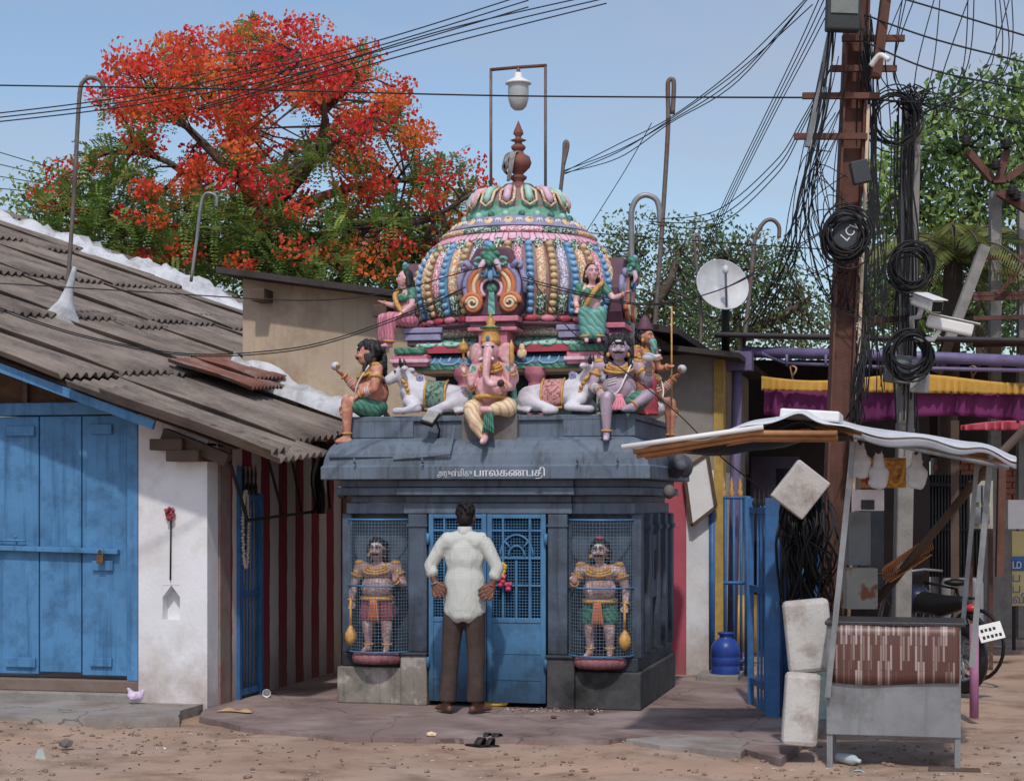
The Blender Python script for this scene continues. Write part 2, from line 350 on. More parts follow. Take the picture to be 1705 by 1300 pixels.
pk = MB().box(-3.105, -3.045, wallY-.055, wallY-.03, 1.15, 1.22).build('padlock', mat('brass', S(120, 92, 60), .4, .2, 20, .1, metal=.6), lh, bevel=.006)
MB().tube([(-3.095, wallY-.042, 1.21), (-3.095, wallY-.042, 1.25), (-3.075, wallY-.042, 1.268), (-3.055, wallY-.042, 1.25), (-3.055, wallY-.042, 1.21)], .006, 6).build('shackle', m_galv, pk)
# striped side wall along the passage
SX = -2.15
m_str = bpy.data.materials.new('striped_limewash'); m_str.use_nodes = True
def stripe_mat(m, ca, cb, period, phase):
    nt = m.node_tree; L = nt.links.new; b = nt.nodes['Principled BSDF']; b.inputs['Roughness'].default_value = .95
    g = N(nt, 'ShaderNodeNewGeometry'); s = N(nt, 'ShaderNodeSeparateXYZ'); L(g.outputs['Position'], s.inputs[0])
    nz = N(nt, 'ShaderNodeTexNoise'); nz.inputs['Scale'].default_value = 5; nz.inputs['Detail'].default_value = 6; L(g.outputs['Position'], nz.inputs['Vector'])
    a = N(nt, 'ShaderNodeMath', operation='MULTIPLY_ADD'); a.inputs[1].default_value = 1/period; a.inputs[2].default_value = phase; L(s.outputs[1], a.inputs[0])
    a2 = N(nt, 'ShaderNodeMath', operation='MULTIPLY_ADD'); a2.inputs[1].default_value = .12; L(nz.outputs[0], a2.inputs[0]); L(a.outputs[0], a2.inputs[2])
    f = N(nt, 'ShaderNodeMath', operation='FRACT'); L(a2.outputs[0], f.inputs[0])
    gt = N(nt, 'ShaderNodeMath', operation='GREATER_THAN'); gt.inputs[1].default_value = .5; L(f.outputs[0], gt.inputs[0])
    mx = N(nt, 'ShaderNodeMix', data_type='RGBA'); mx.inputs['A'].default_value = (*ca, 1); mx.inputs['B'].default_value = (*cb, 1); L(gt.outputs[0], mx.inputs['Factor'])
    n2 = N(nt, 'ShaderNodeTexNoise'); n2.inputs['Scale'].default_value = 2.3; n2.inputs['Detail'].default_value = 7; L(g.outputs['Position'], n2.inputs['Vector'])
    ad = N(nt, 'ShaderNodeMath', operation='MULTIPLY_ADD'); ad.inputs[1].default_value = .9; L(n2.outputs[0], ad.inputs[0]); L(s.outputs[2], ad.inputs[2])
    r = N(nt, 'ShaderNodeMapRange'); r.inputs[1].default_value = .25; r.inputs[2].default_value = 1.0; r.inputs[3].default_value = .85; r.inputs[4].default_value = .0; L(ad.outputs[0], r.inputs[0])
    m2 = N(nt, 'ShaderNodeMix', data_type='RGBA'); m2.inputs['B'].default_value = (*S(112, 92, 78), 1); L(r.outputs[0], m2.inputs['Factor']); L(mx.outputs['Result'], m2.inputs['A'])
    L(m2.outputs['Result'], b.inputs['Base Color'])
    bp = N(nt, 'ShaderNodeBump'); bp.inputs['Strength'].default_value = .4; bp.inputs['Distance'].default_value = .01; L(n2.outputs[0], bp.inputs['Height']); L(bp.outputs[0], b.inputs['Normal'])
stripe_mat(m_str, S(204, 196, 190), S(138, 44, 58), .43, .19)
b = MB(); b.box(SX-.2, SX, -.16, .0, -.05, 2.1); b.box(SX-.2, SX, .5, 2.74, -.05, 2.3); b.box(SX-.2, SX-.002, -.16, .5, 2.1, 2.24); b.box(SX-.2, SX, 0, .5, 1.95, 2.1)
b.build('side_wall', m_str, lh)
MB().box(SX-.03, SX+.004, wallY+.225, -.16, -.05, 2.1).build('corner_post', mat('grey_red_post', S(136, 126, 116), .95, .15, 6, .5, 30, S(140, 60, 70), 2.2, .6), lh)
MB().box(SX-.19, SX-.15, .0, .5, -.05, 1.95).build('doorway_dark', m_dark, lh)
# blue iron gate in the side doorway
gt = thing('iron_gate', 'narrow blue barred gate in the striped side wall of the house', 'gate', (SX, .2, 0))
for y in (-.02, .47): MB().box(SX-.01, SX+.03, y, y+.05, .0, 1.72 if y > 0 else 1.95).build('stile', m_gateblue, gt)
for i in range(5): MB().tube([(SX+.01, .09+i*.075, .03), (SX+.01, .09+i*.075, 1.72)], .009, 6).build('bar', m_gateblue, gt)
for z in (.03, .85, 1.66): MB().box(SX, SX+.02, .03, .47, z, z+.05).build('rail', m_gateblue, gt)
for i in range(4): MB().lathe([(.012, 1.71), (.02, 1.78), (.008, 1.82), (.012, 1.88), (0, 1.98)], (SX+.01, .12+i*.09, 0), 8).build('spike', m_iron, gt)
b = MB()
for k in range(70):
    a = k/70*6.28; b.ell((SX+.04+.01*rnd.random(), .07+.06*math.sin(a), 1.42+.32*math.cos(a)), .017, sub=1)
b.build('shell_garland', mat('shell_white', S(190, 182, 170), .7, .2, 40, .2), label='loop of white shells hung on the blue side gate', cat='garland', origin=(SX+.04, .07, 1.42))
# drying frame of iron under the eave
b = MB()
q = [PX(383, 770, -1.95), PX(412, 866, -1.95), PX(550, 848, -1.95), PX(542, 742, -1.95)]
b.bar(q[0], q[1], .022); b.bar(q[1], q[2], .022); b.bar(q[2], q[3], .022)
b.bar(PX(448, 770, -1.95), PX(472, 860, -1.95), .018); b.bar(PX(487, 770, -1.95), PX(503, 856, -1.95), .018)
b.build('hanging_frame', m_iron, label='black iron frame hung under the eave before the striped wall', cat='frame')
b = MB(); b.grid(lambda u, v: PX(520+22*u+3*math.sin(v*9), 735+120*v, -1.9+.03*math.sin(u*7+v*3)), 6, 10)
b.build('dark_cloth', m_black, solid=.006, label='black cloth hanging from the eave frame beside the shrine', cat='cloth')
# roof: corrugated sheets in overlapping courses
def sheet_mesh(w, L, name, m, waves=7, amp=.026, nl=5):
    g = MB(); n = waves*6
    def fn(u, v): return Vector((-v*L, (u-.5)*w, amp*math.cos(u*waves*6.28318)+.012*math.sin(v*5+u*2)))
    g.grid(fn, n, nl); return g.mesh(name, m)
roof = MB().bar((-6.9, -.98, rz(-6.9, -.98)-.07), (-2.45, -.98, rz(-2.45, -.98)-.07), .04, .07).build('verge_rafter', m_plank, lh)
sm = [sheet_mesh(1.06, 1.88, 'roof_sheet', m_asb)]
sl_ = math.atan(.357); tl = math.atan(.072)
def put_sheet(x, y, dz, me, nm='roof_sheet', yaw=0.):
    M = Matrix.Translation(Vector((x, y, rz(x, y)+dz))) @ Euler((tl, sl_, yaw), 'XYZ').to_matrix().to_4x4()
    o = link(nm, me, lh, M); s = o.modifiers.new('solid', 'SOLIDIFY'); s.thickness = .009; return o
rows = [-1.62, -3.15, -4.68, -6.21, -7.74, -9.27]
for j in range(11):
    yc = -.58+j*1.0
    for i, x0 in enumerate(rows):
        if yc > 2.2 and x0 > -3: continue
        put_sheet(x0+rnd.uniform(-.13, .13)+(.2 if (i == 0 and j == 0) else 0), yc+rnd.uniform(-.01, .01), .03+.028*i+.022*(j % 2)+rnd.uniform(0, .012), sm[0], yaw=rnd.uniform(-.012, .012))
put_sheet(-1.42, -.95, .085, sheet_mesh(.42, 1.5, 'roof_sheet', m_asb, 3))
put_sheet(-2.55, 1.75, .16, sheet_mesh(.9, .85, 'tin_sheet', m_rust, 9, .018), 'tin_sheet', .05)
put_sheet(-2.72, 2.25, .19, sheet_mesh(.7, .7, 'tin_sheet', m_rust, 8, .018), 'tin_sheet', -.06)
b = MB(); b.grid(lambda u, v: Vector((-9+7.2*u, -.93+3.5*v, rz(-9+7.2*u, -.93+3.5*v)-.03)), 2, 2); b.build('roof_lining', m_wood, lh, solid=.012)
b = MB(); b.grid(lambda u, v: Vector((-9.6+6.3*u, 2.5+6.2*v, rz(-9.6+6.3*u, 2.5+6.2*v)-.03)), 2, 2); b.build('roof_lining', m_wood, lh, solid=.012)
# rafters and wall plate under the verge
for x, z in ((-2.42, 2.12), (-2.28, 2.03)): MB().box(x-.16, x+.12, -.79, -.3, z-.06, z+.03).build('rafter_end', m_wood, lh, bevel=.008)
MB().bar((-2.5, -.68, 2.19), (-1.95, -.68, 1.98), .09, .1).build('rafter', m_wood, lh)
for y in (.4, 1.5): MB().bar((-2.3, y, 2.13), (-1.7, y, rz(-1.7, y)-.08), .06, .08).build('rafter', m_wood, lh)
# lime plaster ridge and flashing
def mound(path, wd, ht, nm, m, seed=0):
    g = MB(); n = len(path)-1; path = [Vector(p) for p in path]
    def fn(u, v):
        k = min(int(u*n), n-1); p = path[k].lerp(path[k+1], u*n-k); d = (path[min(k+1, n)]-path[k]); sd = Vector((-d.y, d.x, 0)).normalized() if Vector((d.x, d.y, 0)).length > .01 else Vector((1, 0, 0))
        a = v*math.pi; q = p+sd*math.cos(a)*wd*(1+.35*mn.noise(p*2+Vector((v*2, seed, 0))))
        return q+Vector((0, 0, math.sin(a)*ht*(1+.5*mn.noise(p*2.5+Vector((0, 0, v*3+seed)))+.5*mn.noise(p*7+Vector((v*6, 0, seed))))))
    g.grid(fn, 60, 8); return g.build(nm, m, lh)
mound([(-9.5, 8.8, rz(-9.5, 8.8)), (-7.2, 8.8, rz(-7.2, 8.8)), (-6.3, 8.7, rz(-6.3, 8.7)), (-5.4, 8.6, rz(-5.4, 8.6)-.12)], .34, .3, 'plaster_ridge', m_whiteplaster)
mound([(-3.2, 2.62, rz(-3.2, 2.62)+.02), (-2.6, 2.6, rz(-2.6, 2.6)+.02), (-2.0, 2.6, rz(-2.0, 2.6)+.02), (-1.65, 2.6, rz(-1.65, 2.6))], .24, .2, 'plaster_flashing', m_whiteplaster, 3)
MB().ell((-2.98, 2.66, rz(-2.95, 2.6)-.02), (.42, .1, .3), (0, .35, 0), sub=3).build('plaster_flashing', m_whiteplaster, lh)
# pipe masts planted in plaster cones on the roof
def mast(px, py, d, hook, label, r=.02, m=None, lean=(0, 0), cone=True, top=None):
    b0 = D(px, py, d); t = D(top[0], top[1], d); hk = [D(x, y, d) for x, y in hook]
    root = thing('pipe_mast', label, 'pipe', b0)
    MB().tube(smoothpath([b0-Vector((0, 0, .1)), b0.lerp(t, .5)+Vector((.01, 0, 0)), t]+hk, 5), r, 8).build('pipe', m or m_steelrust, root)
    return root
# faded print on the roadside wall: a flower garland hook and a long iron pin
pn = thing('wall_pin', 'thin iron pin with a red dried flower on the white wall', 'pin', (-2.47, wallY, 1.1))
MB().tube([(-2.472, wallY-.012, 1.5), (-2.478, wallY-.012, 1.02)], .007, 6).build('rod', m_iron, pn)
b = MB()
for k in range(26): b.ell((-2.472+rnd.uniform(-.035, .035), wallY-.02-rnd.random()*.03, 1.55+rnd.uniform(-.05, .05)), .017, sub=1)
b.build('dried_flower', mat('dried_flower', S(150, 44, 62), .8, .4, 60, .2, 90, S(170, 130, 110), 40, .6), pn)
b = MB(); b.ell((-2.74, -.72, .09), (.06, .05, .045), sub=3); b.caps([(-2.76, -.72, .11, .03), (-2.79, -.73, .145, .012)]); b.caps([(-2.7, -.71, .1, .03), (-2.67, -.7, .13, .012)]); b.v = [v+Vector((.02*mn.noise(v*22), .02*mn.noise(v*25), .02*mn.noise(v*28))) for v in b.v]; b.build('plastic_bag', mat('lilac_plastic', S(208, 186, 214), .3, .2, 20, 1., 25), remesh=.008, label='crumpled lilac plastic bag beside the blue door step', cat='bag', origin=(-2.74, -.72, .03))

# ---------------------------------------------------------------- cream building behind
cb = thing('cream_building', 'cream plastered building with dark lean-to roof behind the corrugated roof', 'building', (-2.4, 2.75, 0))
b = MB(); b.prism([(-3.2, 0), (.9, 0), (.9, 3.25), (-3.2, 3.87)], 2.75, 6); b.build('wall', m_cream, cb)
b = MB(); b.prism([(-3.36, 3.9), (1.2, 3.2), (1.2, 3.26), (-3.36, 3.96)], 2.45, 6.2); b.build('roof', mat('dark_roof', S(66, 60, 58), .9, .3, 6, .4), cb)
for x in (-2.95, -1.7): MB().box(x-.07, x+.07, 2.5, 2.8, 3.62-.15*(x+2.95), 3.74-.15*(x+2.95)).build('purlin_end', m_wood, cb, bevel=.008)
# ---------------------------------------------------------------- building right of the shrine
rb = thing('striped_building', 'pink and white plastered building with dark roof behind the shrine', 'building', (1.3, 3, 0))
MB().box(.3, 1.207, 3.0, 6, -.05, 1.95).build('wall', m_pink, rb)
MB().box(1.207, 1.47, 2.99, 6, -.05, 1.95).build('wall', m_white, rb)
MB().box(.92, 1.5, 2.995, 6, 1.95, 3.05).build('upper_wall', mat('grey_plaster', S(150, 142, 134), .95, .12, 2, .4, 30, S(104, 94, 88), 1.6, .6), rb)
MB().box(1.47, 1.56, 2.98, 3.2, -.05, 3.0).build('corner_post', mat('yellow_post', S(182, 146, 62), .8, .2, 7, .3, 40, S(120, 96, 70), 4, .6), rb)
b = MB(); b.prism([(.6, 3.13), (1.75, 2.98), (1.75, 3.03), (.6, 3.18)], 2.6, 6); b.build('roof', mat('dark_roof', S(66, 60, 58)), rb)
b = MB(); b.prism([(1.2, 1.95), (1.42, 2.1), (1.5, 1.6), (1.27, 1.42)], 2.9, 2.93); o = b.build('sign_panel', m_paintwhite, rb)
b = MB()
for a, c in (((1.2, 1.95), (1.42, 2.1)), ((1.42, 2.1), (1.5, 1.6)), ((1.5, 1.6), (1.27, 1.42)), ((1.27, 1.42), (1.2, 1.95))): b.bar((a[0], 2.9, a[1]), (c[0], 2.9, c[1]), .03)
b.build('frame', m_wood, o)
# ================================================================ the shrine
sh = thing('shrine', 'small blue grey temple shrine with painted dome and barred blue doors', 'shrine', (0, 1.1, 0))
CC = (0, 1.1)
# plinth
for s, nm in ((-1, 'l'), (1, 'r')):
    x0, x1 = (-1.27, -.72) if s < 0 else (.72, 1.25)
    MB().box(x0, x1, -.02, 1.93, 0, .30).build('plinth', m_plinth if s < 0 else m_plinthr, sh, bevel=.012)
    xa, xb = (-1.24, -.72) if s < 0 else (.72, 1.22)
    MB().box(xa, xb, .02, 1.9, .30, .41).build('plinth_step', m_body, sh, bevel=.008)
    xa, xb = (-.72, -.497) if s < 0 else (.497, .72)
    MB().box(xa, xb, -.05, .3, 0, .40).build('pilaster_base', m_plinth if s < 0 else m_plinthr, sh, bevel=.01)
    MB().box(xa-.01, xb+.004, -.065, .3, .40, .43).build('base_cap', m_body, sh, bevel=.01)
    xa, xb = (-.66, -.5) if s < 0 else (.5, .66)
    p = MB().box(xa, xb, -.03, .3, .43, 1.55).build('pilaster', m_body, sh, bevel=.008)
    MB().box(xa-.006, xb+.006, -.042, -.0, 1.45, 1.47).build('pilaster_band', m_body, p)
    # wall blocks (leave a dark sanctum between)
    xa, xb = (-1.2, -.5) if s < 0 else (.5, 1.2)
    MB().box(xa, xb, .14, 1.85, .41, 1.551).build('wall', m_body, sh)
    xo = -1.245 if s < 0 else 1.165
    MB().box(xo, xo+.08, .04, .16, .41, 1.55).build('pilaster', m_body, sh, bevel=.006)
    for y in (.5, .98, 1.4, 1.78):
        xo = -1.24 if s < 0 else 1.19
        q = MB().box(xo, xo+.05, y, y+.13, .41, 1.55).build('pilaster', m_body, sh, bevel=.006)
        MB().box(xo-.012, xo+.062, y-.015, y+.145, 1.42, 1.46).build('pilaster_band', m_body, q)
q = MB().box(1.195, 1.225, .78, 1.02, .85, 1.38).build('side_panel', m_body, sh, bevel=.01)
MB().box(1.222, 1.232, .86, .93, 1.0, 1.25).build('panel_slot', m_black, q)
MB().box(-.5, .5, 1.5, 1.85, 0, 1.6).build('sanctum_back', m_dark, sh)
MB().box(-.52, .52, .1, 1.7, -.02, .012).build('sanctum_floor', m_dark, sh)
# stepped entablature
for (z0, z1, oc, of) in ((1.552, 1.64, .045, .0), (1.642, 1.70, .02, -.03), (1.702, 1.765, .13, .07), (1.767, 1.828, .10, .04)):
    MB().rect([(of, z0), (of, z1)], (0, .95), 1.2, .94).build('moulding', m_blue, sh, bevel=.008)
    MB().box(-.68-oc*.4, .68+oc*.4, .01-oc, .3, z0+.001, z1-.001).build('moulding', m_blue, sh, bevel=.008)
MB().rect([(.16, 1.828), (.2, 1.83), (.2, 1.93), (.185, 1.945), (.178, 1.99), (.165, 2.04), (.14, 2.09), (.1, 2.135), (.05, 2.16), (-.02, 2.172), (-.06, 2.172)], (0, .97), 1.15, .97, smooth=False).build('cornice', m_blue, sh, bevel=.006)
MB().rect([(.01, 2.165), (.01, 2.30)], (0.03, .97), 1.15, .95).build('parapet', m_blue, sh, bevel=.006)
MB().rect([(.035, 2.30), (.035, 2.345)], (0.03, .97), 1.15, .95).build('parapet_cap', m_blue, sh, bevel=.008)
for x0, x1 in ((-1.16, -.62), (.62, 1.0), (1.005, 1.2)): MB().box(x0, x1, -.012, .05, 2.17, 2.335).build('parapet_block', m_blue, sh, bevel=.006)
MB().box(-.2, .26, -.075, .1, 2.06, 2.352).build('statue_slab', m_stone, sh, bevel=.01)
for x in (-1.05, -.48, .78, 1.1): MB().tube([(x, -.2, 1.96), (x, -.235, 1.96), (x, -.245, 2.0)], .008, 6).build('hook', m_blue, sh); 
# conduit and flood lamp
cp = [P(548, 761, -.19), P(655, 760, -.17), P(655, 765, -.18), P(750, 756, -.2), P(757, 710, -.13)]
MB().tube(cp, .011, 8).build('conduit', m_blue, sh)
fl = thing('flood_lamp', 'small tilted grey flood lamp on the shrine parapet', 'lamp', P(722, 728, -.06))
b = MB(); M_ = Matrix.Translation(P(716, 697, -.16)) @ Euler((R(-50), R(18), 0)).to_matrix().to_4x4(); b.box(-.055, .055, -.02, .02, -.075, .075, M_); b.build('housing', m_iron, fl, bevel=.008)
b = MB(); b.box(-.047, .047, -.027, -.021, -.065, .065, M_); b.build('glass', mat('lamp_glass', S(150, 150, 146), .25, .2, 20, .1), fl)
MB().tube([P(722, 690, -.12), P(732, 716, -.05), P(729, 732, -.02)], .009, 6).build('bracket', m_iron, fl)
# doors
def leaf(x0, x1, hinge):
    Y0, Y1 = -.035, -.005; b = MB()
    for a, c in ((x0, x0+.04), (x1-.04, x1)): b.box(a, c, Y0, Y1, .04, 1.55)
    for z0, z1 in ((1.515, 1.549), (.68, .72)): b.box(x0+.04, x1-.04, Y0+.001, Y1, z0, z1)
    r = b.build('door_leaf', m_door, sh, bevel=.004)
    MB().box(x0+.04, x1-.04, Y0+.008, Y1, .04, .68).build('panel', m_door, r)
    for z in (.22, .43): MB().box(x0+.04, x1-.04, Y0+.003, Y0+.009, z, z+.02).build('panel_rib', m_door, r)
    w_ = x1-x0; cx = (x0+x1)/2
    for f in (.27, .5, .73): MB().box(x0+w_*f-.008, x0+w_*f+.008, Y0+.004, Y1-.004, .72, 1.18 if f == .5 else 1.515).build('grille_bar', m_door, r)
    for z in (.98, 1.2, 1.42): MB().box(x0+.04, x1-.04, Y0+.005, Y1-.005, z-.008, z+.008).build('grille_bar', m_door, r)
    for rr in (.135, .065): MB().tube([(cx+rr*math.cos(a*math.pi/16), Y0+.012, 1.215+rr*1.25*math.sin(a*math.pi/16)) for a in range(17)], .009, 6).build('grille_arch', m_door, r)
    for a in (45, 135): MB().tube([(cx+.065*math.cos(R(a)), Y0+.012, 1.215+.08*math.sin(R(a))), (cx+.135*math.cos(R(a)), Y0+.012, 1.215+.165*math.sin(R(a)))], .008, 6).build('grille_spoke', m_door, r)
    b = MB(); n = int(w_/.023)
    for i in range(1, n): b.box(x0+i*w_/n-.0022, x0+i*w_/n+.0022, Y1-.004, Y1, .72, 1.515)
    for j in range(1, 34): b.box(x0+.04, x1-.04, Y1-.009, Y1-.005, .72+j*.0234-.0022, .72+j*.0234+.0022)
    b.build('wire_mesh', m_door, r, kind='stuff')
    for z in (.35, 1.35): MB().tube([(hinge, -.045, z-.045), (hinge, -.045, z+.045)], .016, 8).build('hinge', m_door, r)
leaf(-.485, -.003, -.487); leaf(.003, .485, .487)
# guardian cages
def cage(cx, label):
    r = thing('wire_cage', label, 'cage', (cx, .0, .42), group='wire cages over the guardian niches')
    A, Bz, z0, z1 = .268, .27, .43, 1.505
    def q(t, z): a = math.pi*t; return Vector((cx-A*math.cos(a), .1-Bz*math.sin(a), z))
    b = MB()
    for i in range(0, 31): b.tube([q(i/30, z0), q(i/30, z1)], .0016, 4, False)
    for j in range(0, 41): b.tube([q(i/18, z0+(z1-z0)*j/40) for i in range(19)], .0016, 4, False)
    b.build('wire_mesh', mat('cage_wire', S(104, 130, 152), .5, .2, 20, .1), r, kind='stuff')
    for z in (z0, (z0+z1)/2+.0, z1): MB().tube([q(i/18, z) for i in range(19)], .0085, 6).build('hoop', m_door, r)
cage(-.925, 'curved blue wire cage over the niche left of the doors')
cage(.92, 'curved blue wire cage over the niche right of the doors')
# ---------------------------------------------------------------- superstructure
m_band = lambda n, c1, c2, s=60: mat(n, c1, .6, .12, 12, .6, s, c2=c2, c2s=s, c2t=(.5, .56))
m_fl_pink = m_band('floral_pink', S(206, 112, 134), S(236, 226, 226)); m_fl_or = m_band('floral_orange', S(212, 150, 96), S(236, 226, 206))
m_fl_gr = m_band('floral_green', S(44, 92, 70), S(206, 220, 206)); m_fl_lil = m_band('floral_lilac', S(158, 152, 186), S(230, 230, 236))
m_rope = m_band('floral_beige', S(150, 128, 118), S(214, 206, 196), 70)
m_bb = mat('bead_blue', S(120, 174, 214), .4, .1, 8, .1, 40, S(60, 96, 130), 6, .5); m_bg = mat('bead_gold', S(206, 182, 132), .45, .1, 8, .1, 40, S(130, 96, 64), 6, .6)
m_brown = mat('rib_brown', S(150, 102, 72), .6, .15, 8, .2, 50, S(90, 60, 46), 6, .5); m_bluerib = mat('rib_blue', S(88, 146, 190), .5, .14, 8, .2, 50, S(46, 80, 110), 6, .5)
m_lil = mat('lilac_paint', S(150, 146, 184), .55, .12, 9, .2, 50, S(92, 88, 118), 7, .5); m_plum = mat('plum_paint', S(104, 66, 84), .6, .15, 7, .25, 50, S(60, 40, 52), 5, .5)
m_ltpink = mat('light_pink_paint', S(226, 186, 204), .55, .1, 9, .2, 50, S(160, 110, 134), 7, .5); m_orange = mat('orange_paint', S(206, 116, 66), .55, .15, 9, .2, 50, S(140, 70, 44), 7, .5)
m_peblue = mat('petal_blue', S(76, 122, 158), .55, .16, 9, .2, 50, S(44, 72, 98), 7, .5); m_mint = mat('mint_paint', S(160, 204, 190), .55, .12, 9, .2, 50, S(96, 140, 128), 7, .5)
m_dgreen = mat('dark_green_recess', S(44, 66, 58), .8, .2, 6, .2)
MB().box(-1.1, 1.1, .1, 1.85, 2.3, 2.343).build('roof_slab', m_blue, sh); up = MB().rect([(0, 2.346), (0, 2.76)], CC, .58, .58).build('sanctum_core', m_dgreen, sh)
MB().rect([(.0, 2.70), (.08, 2.72), (.1, 2.745), (.1, 2.76)], CC, .62, .62).build('core_cornice', m_cream2, up)
def eave(z0, z1, h, o0, o1, m, lip, mlip, petals, mp, nm):
    e = MB().rect([(o0, z0), (o0+.008, z0+.02), (o0-.01, z0+(z1-z0)*.45), (o1+.03, z0+(z1-z0)*.8), (o1, z1)], CC, h, h).build(nm, m, sh)
    MB().rect([(o0-.03, z0-lip), (o0+.014, z0-lip), (o0+.014, z0+.012), (o0-.03, z0+.012)], CC, h, h).build('eave_lip', mlip, e)
    W = (h+o0)*2; n = petals; zt = z1-z0
    for k in range(4):
        Mk = Matrix.Translation(Vector((0, 1.1, 0))) @ Matrix.Rotation(k*math.pi/2, 4, 'Z')
        if k == 2: continue
        for i in range(n):
            x = -h-o0+W*(i+.5)/n; ww = W/n*.38
            pts = [(x-ww, h+o0-.004, z0+zt*.85), (x-ww, h+o0+.012, z0+zt*.3), (x-ww*.5, h+o0+.016, z0+zt*.1), (x+ww*.5, h+o0+.016, z0+zt*.1), (x+ww, h+o0+.012, z0+zt*.3), (x+ww, h+o0-.004, z0+zt*.85)]
            fix = lambda p: Mk @ Vector((p[0], -(p[1]-(o0-o1)*max(0, (p[2]-z0)/zt-.25)*1.1), p[2]))
            MB().tube([fix(p) for p in pts], .008, 5).build('petal', mp, e)
            pts2 = [(x, h+o0+.008, z0+zt*.3), (x, h+o0-.004, z0+zt*.8)]
            MB().tube([fix(p) for p in pts2], [.016, .01], 5).build('petal', mp, e)
    return e
eave(2.775, 2.885, .66, .08, -.04, m_peblue, .03, m_green, 7, mat('petal_light', S(142, 176, 202), .5, .1), 'lower_eave')
MB().rect([(.0, 2.885), (.0, 2.905)], CC, .68, .68).build('eave_band', m_cream2, sh)
eave(2.93, 3.02, .64, .07, -.06, m_mint, .045, m_red, 7, m_teal, 'upper_eave')
MB().rect([(-.06, 3.02), (-.02, 3.035), (-.01, 3.06), (-.02, 3.085), (-.06, 3.1)], CC, .68, .68).build('floral_rope', m_rope, sh)
dome = MB().lathe([(.60, 3.08), (.80, 3.09), (.83, 3.12), (.79, 3.15), (.84, 3.17), (.80, 3.2), (.83, 3.28), (.86, 3.37), (.87, 3.45), (.86, 3.54), (.825, 3.65), (.77, 3.74), (.725, 3.795), (.70, 3.815), (.68, 3.85), (.66, 3.875), (.65, 3.90), (.655, 3.905), (.63, 3.94), (.60, 3.952), (.59, 3.96), (.49, 4.03), (.46, 4.045), (.44, 4.05), (.40, 4.1), (.41, 4.15), (.4, 4.2), (.34, 4.28), (.24, 4.325), (.1, 4.335), (0, 4.335)], (0, 1.1, 0), 64).build('dome', mat('dome_ground', S(150, 120, 120), .7, .2, 9, .3), sh)
def ring(prof, m, nm, n=64): return MB().lathe(prof, (0, 1.1, 0), n).build(nm, m, dome)
ring([(.80, 3.088), (.845, 3.10), (.85, 3.125), (.80, 3.14)], m_plum, 'petal_moulding')
for k in range(36):
    a = 6.28318*k/36; MB().ell((.835*math.cos(a), 1.1+.835*math.sin(a), 3.155), (.03, .065, .03), (0, 0, a), 2).build('scallop', m_red if k % 2 else m_pinkp, dome)
ring([(.65, 3.872), (.70, 3.83), (.735, 3.80), (.745, 3.793), (.755, 3.80), (.745, 3.815), (.715, 3.85), (.665, 3.885)], m_ltpink, 'lotus_band')
for k in range(40):
    a = 6.28318*k/40; c, s_ = math.cos(a), math.sin(a); tn = Vector((-s_, c, 0))
    pt = lambda r, z, t: Vector((r*c, 1.1+r*s_, z))+tn*t
    MB().tube([pt(.68, 3.875, -.033), pt(.74, 3.825, -.033), pt(.755, 3.812, 0), pt(.74, 3.825, .033), pt(.68, 3.875, .033)], .006, 5).build('lotus_outline', m_pinkp, dome)
for k in range(12):
    a0 = 6.28318*k/12; ms = (m_fl_gr, m_fl_pink, m_fl_gr, m_fl_or)[k % 4]
    pr = [(.64, 3.885), (.68, 3.89), (.685, 3.91), (.66, 3.935), (.61, 3.942)]
    MB().lathe(pr, (0, 1.1, 0), 8, a0, a0+.5236).build('flower_band', ms, dome)
ring([(.60, 3.945), (.63, 3.95), (.63, 3.958), (.605, 3.965), (.50, 4.035), (.505, 4.045), (.48, 4.052), (.43, 4.055)], m_lil, 'rosette_band')
for k in range(20):
    a = 6.28318*(k+.25)/20; c = Vector((math.cos(a), math.sin(a), 0)); o = Vector((0, 1.1, 4.0))+c*.562
    q = (c+Vector((0, 0, 1.1))).to_track_quat('Z', 'Y').to_matrix().to_4x4()
    ro = MB().lathe([(0, .022), (.012, .02), (.016, .01), (.034, .014), (.042, .0)], o, 12, M=q.to_3x3()).build('rosette', m_cream2, dome)
    MB().lathe([(0, .027), (.01, .024), (.013, .012)], o, 8, M=q.to_3x3()).build('rosette_centre', m_brown, ro)
    a2 = a+.157; c2 = Vector((math.cos(a2), math.sin(a2), 0)); o2 = Vector((0, 1.1, 4.0))+c2*.562
    b = MB()
    for t in (-.5, 0, .5): b.ell(o2+Vector((-c2.y, c2.x, 0))*t*.04+Vector((0, 0, .004)), (.009, .009, .024), (t*.8*c2.x, t*.8*c2.y, 0), 1)
    b.build('lotus_relief', m_paintwhite, dome)
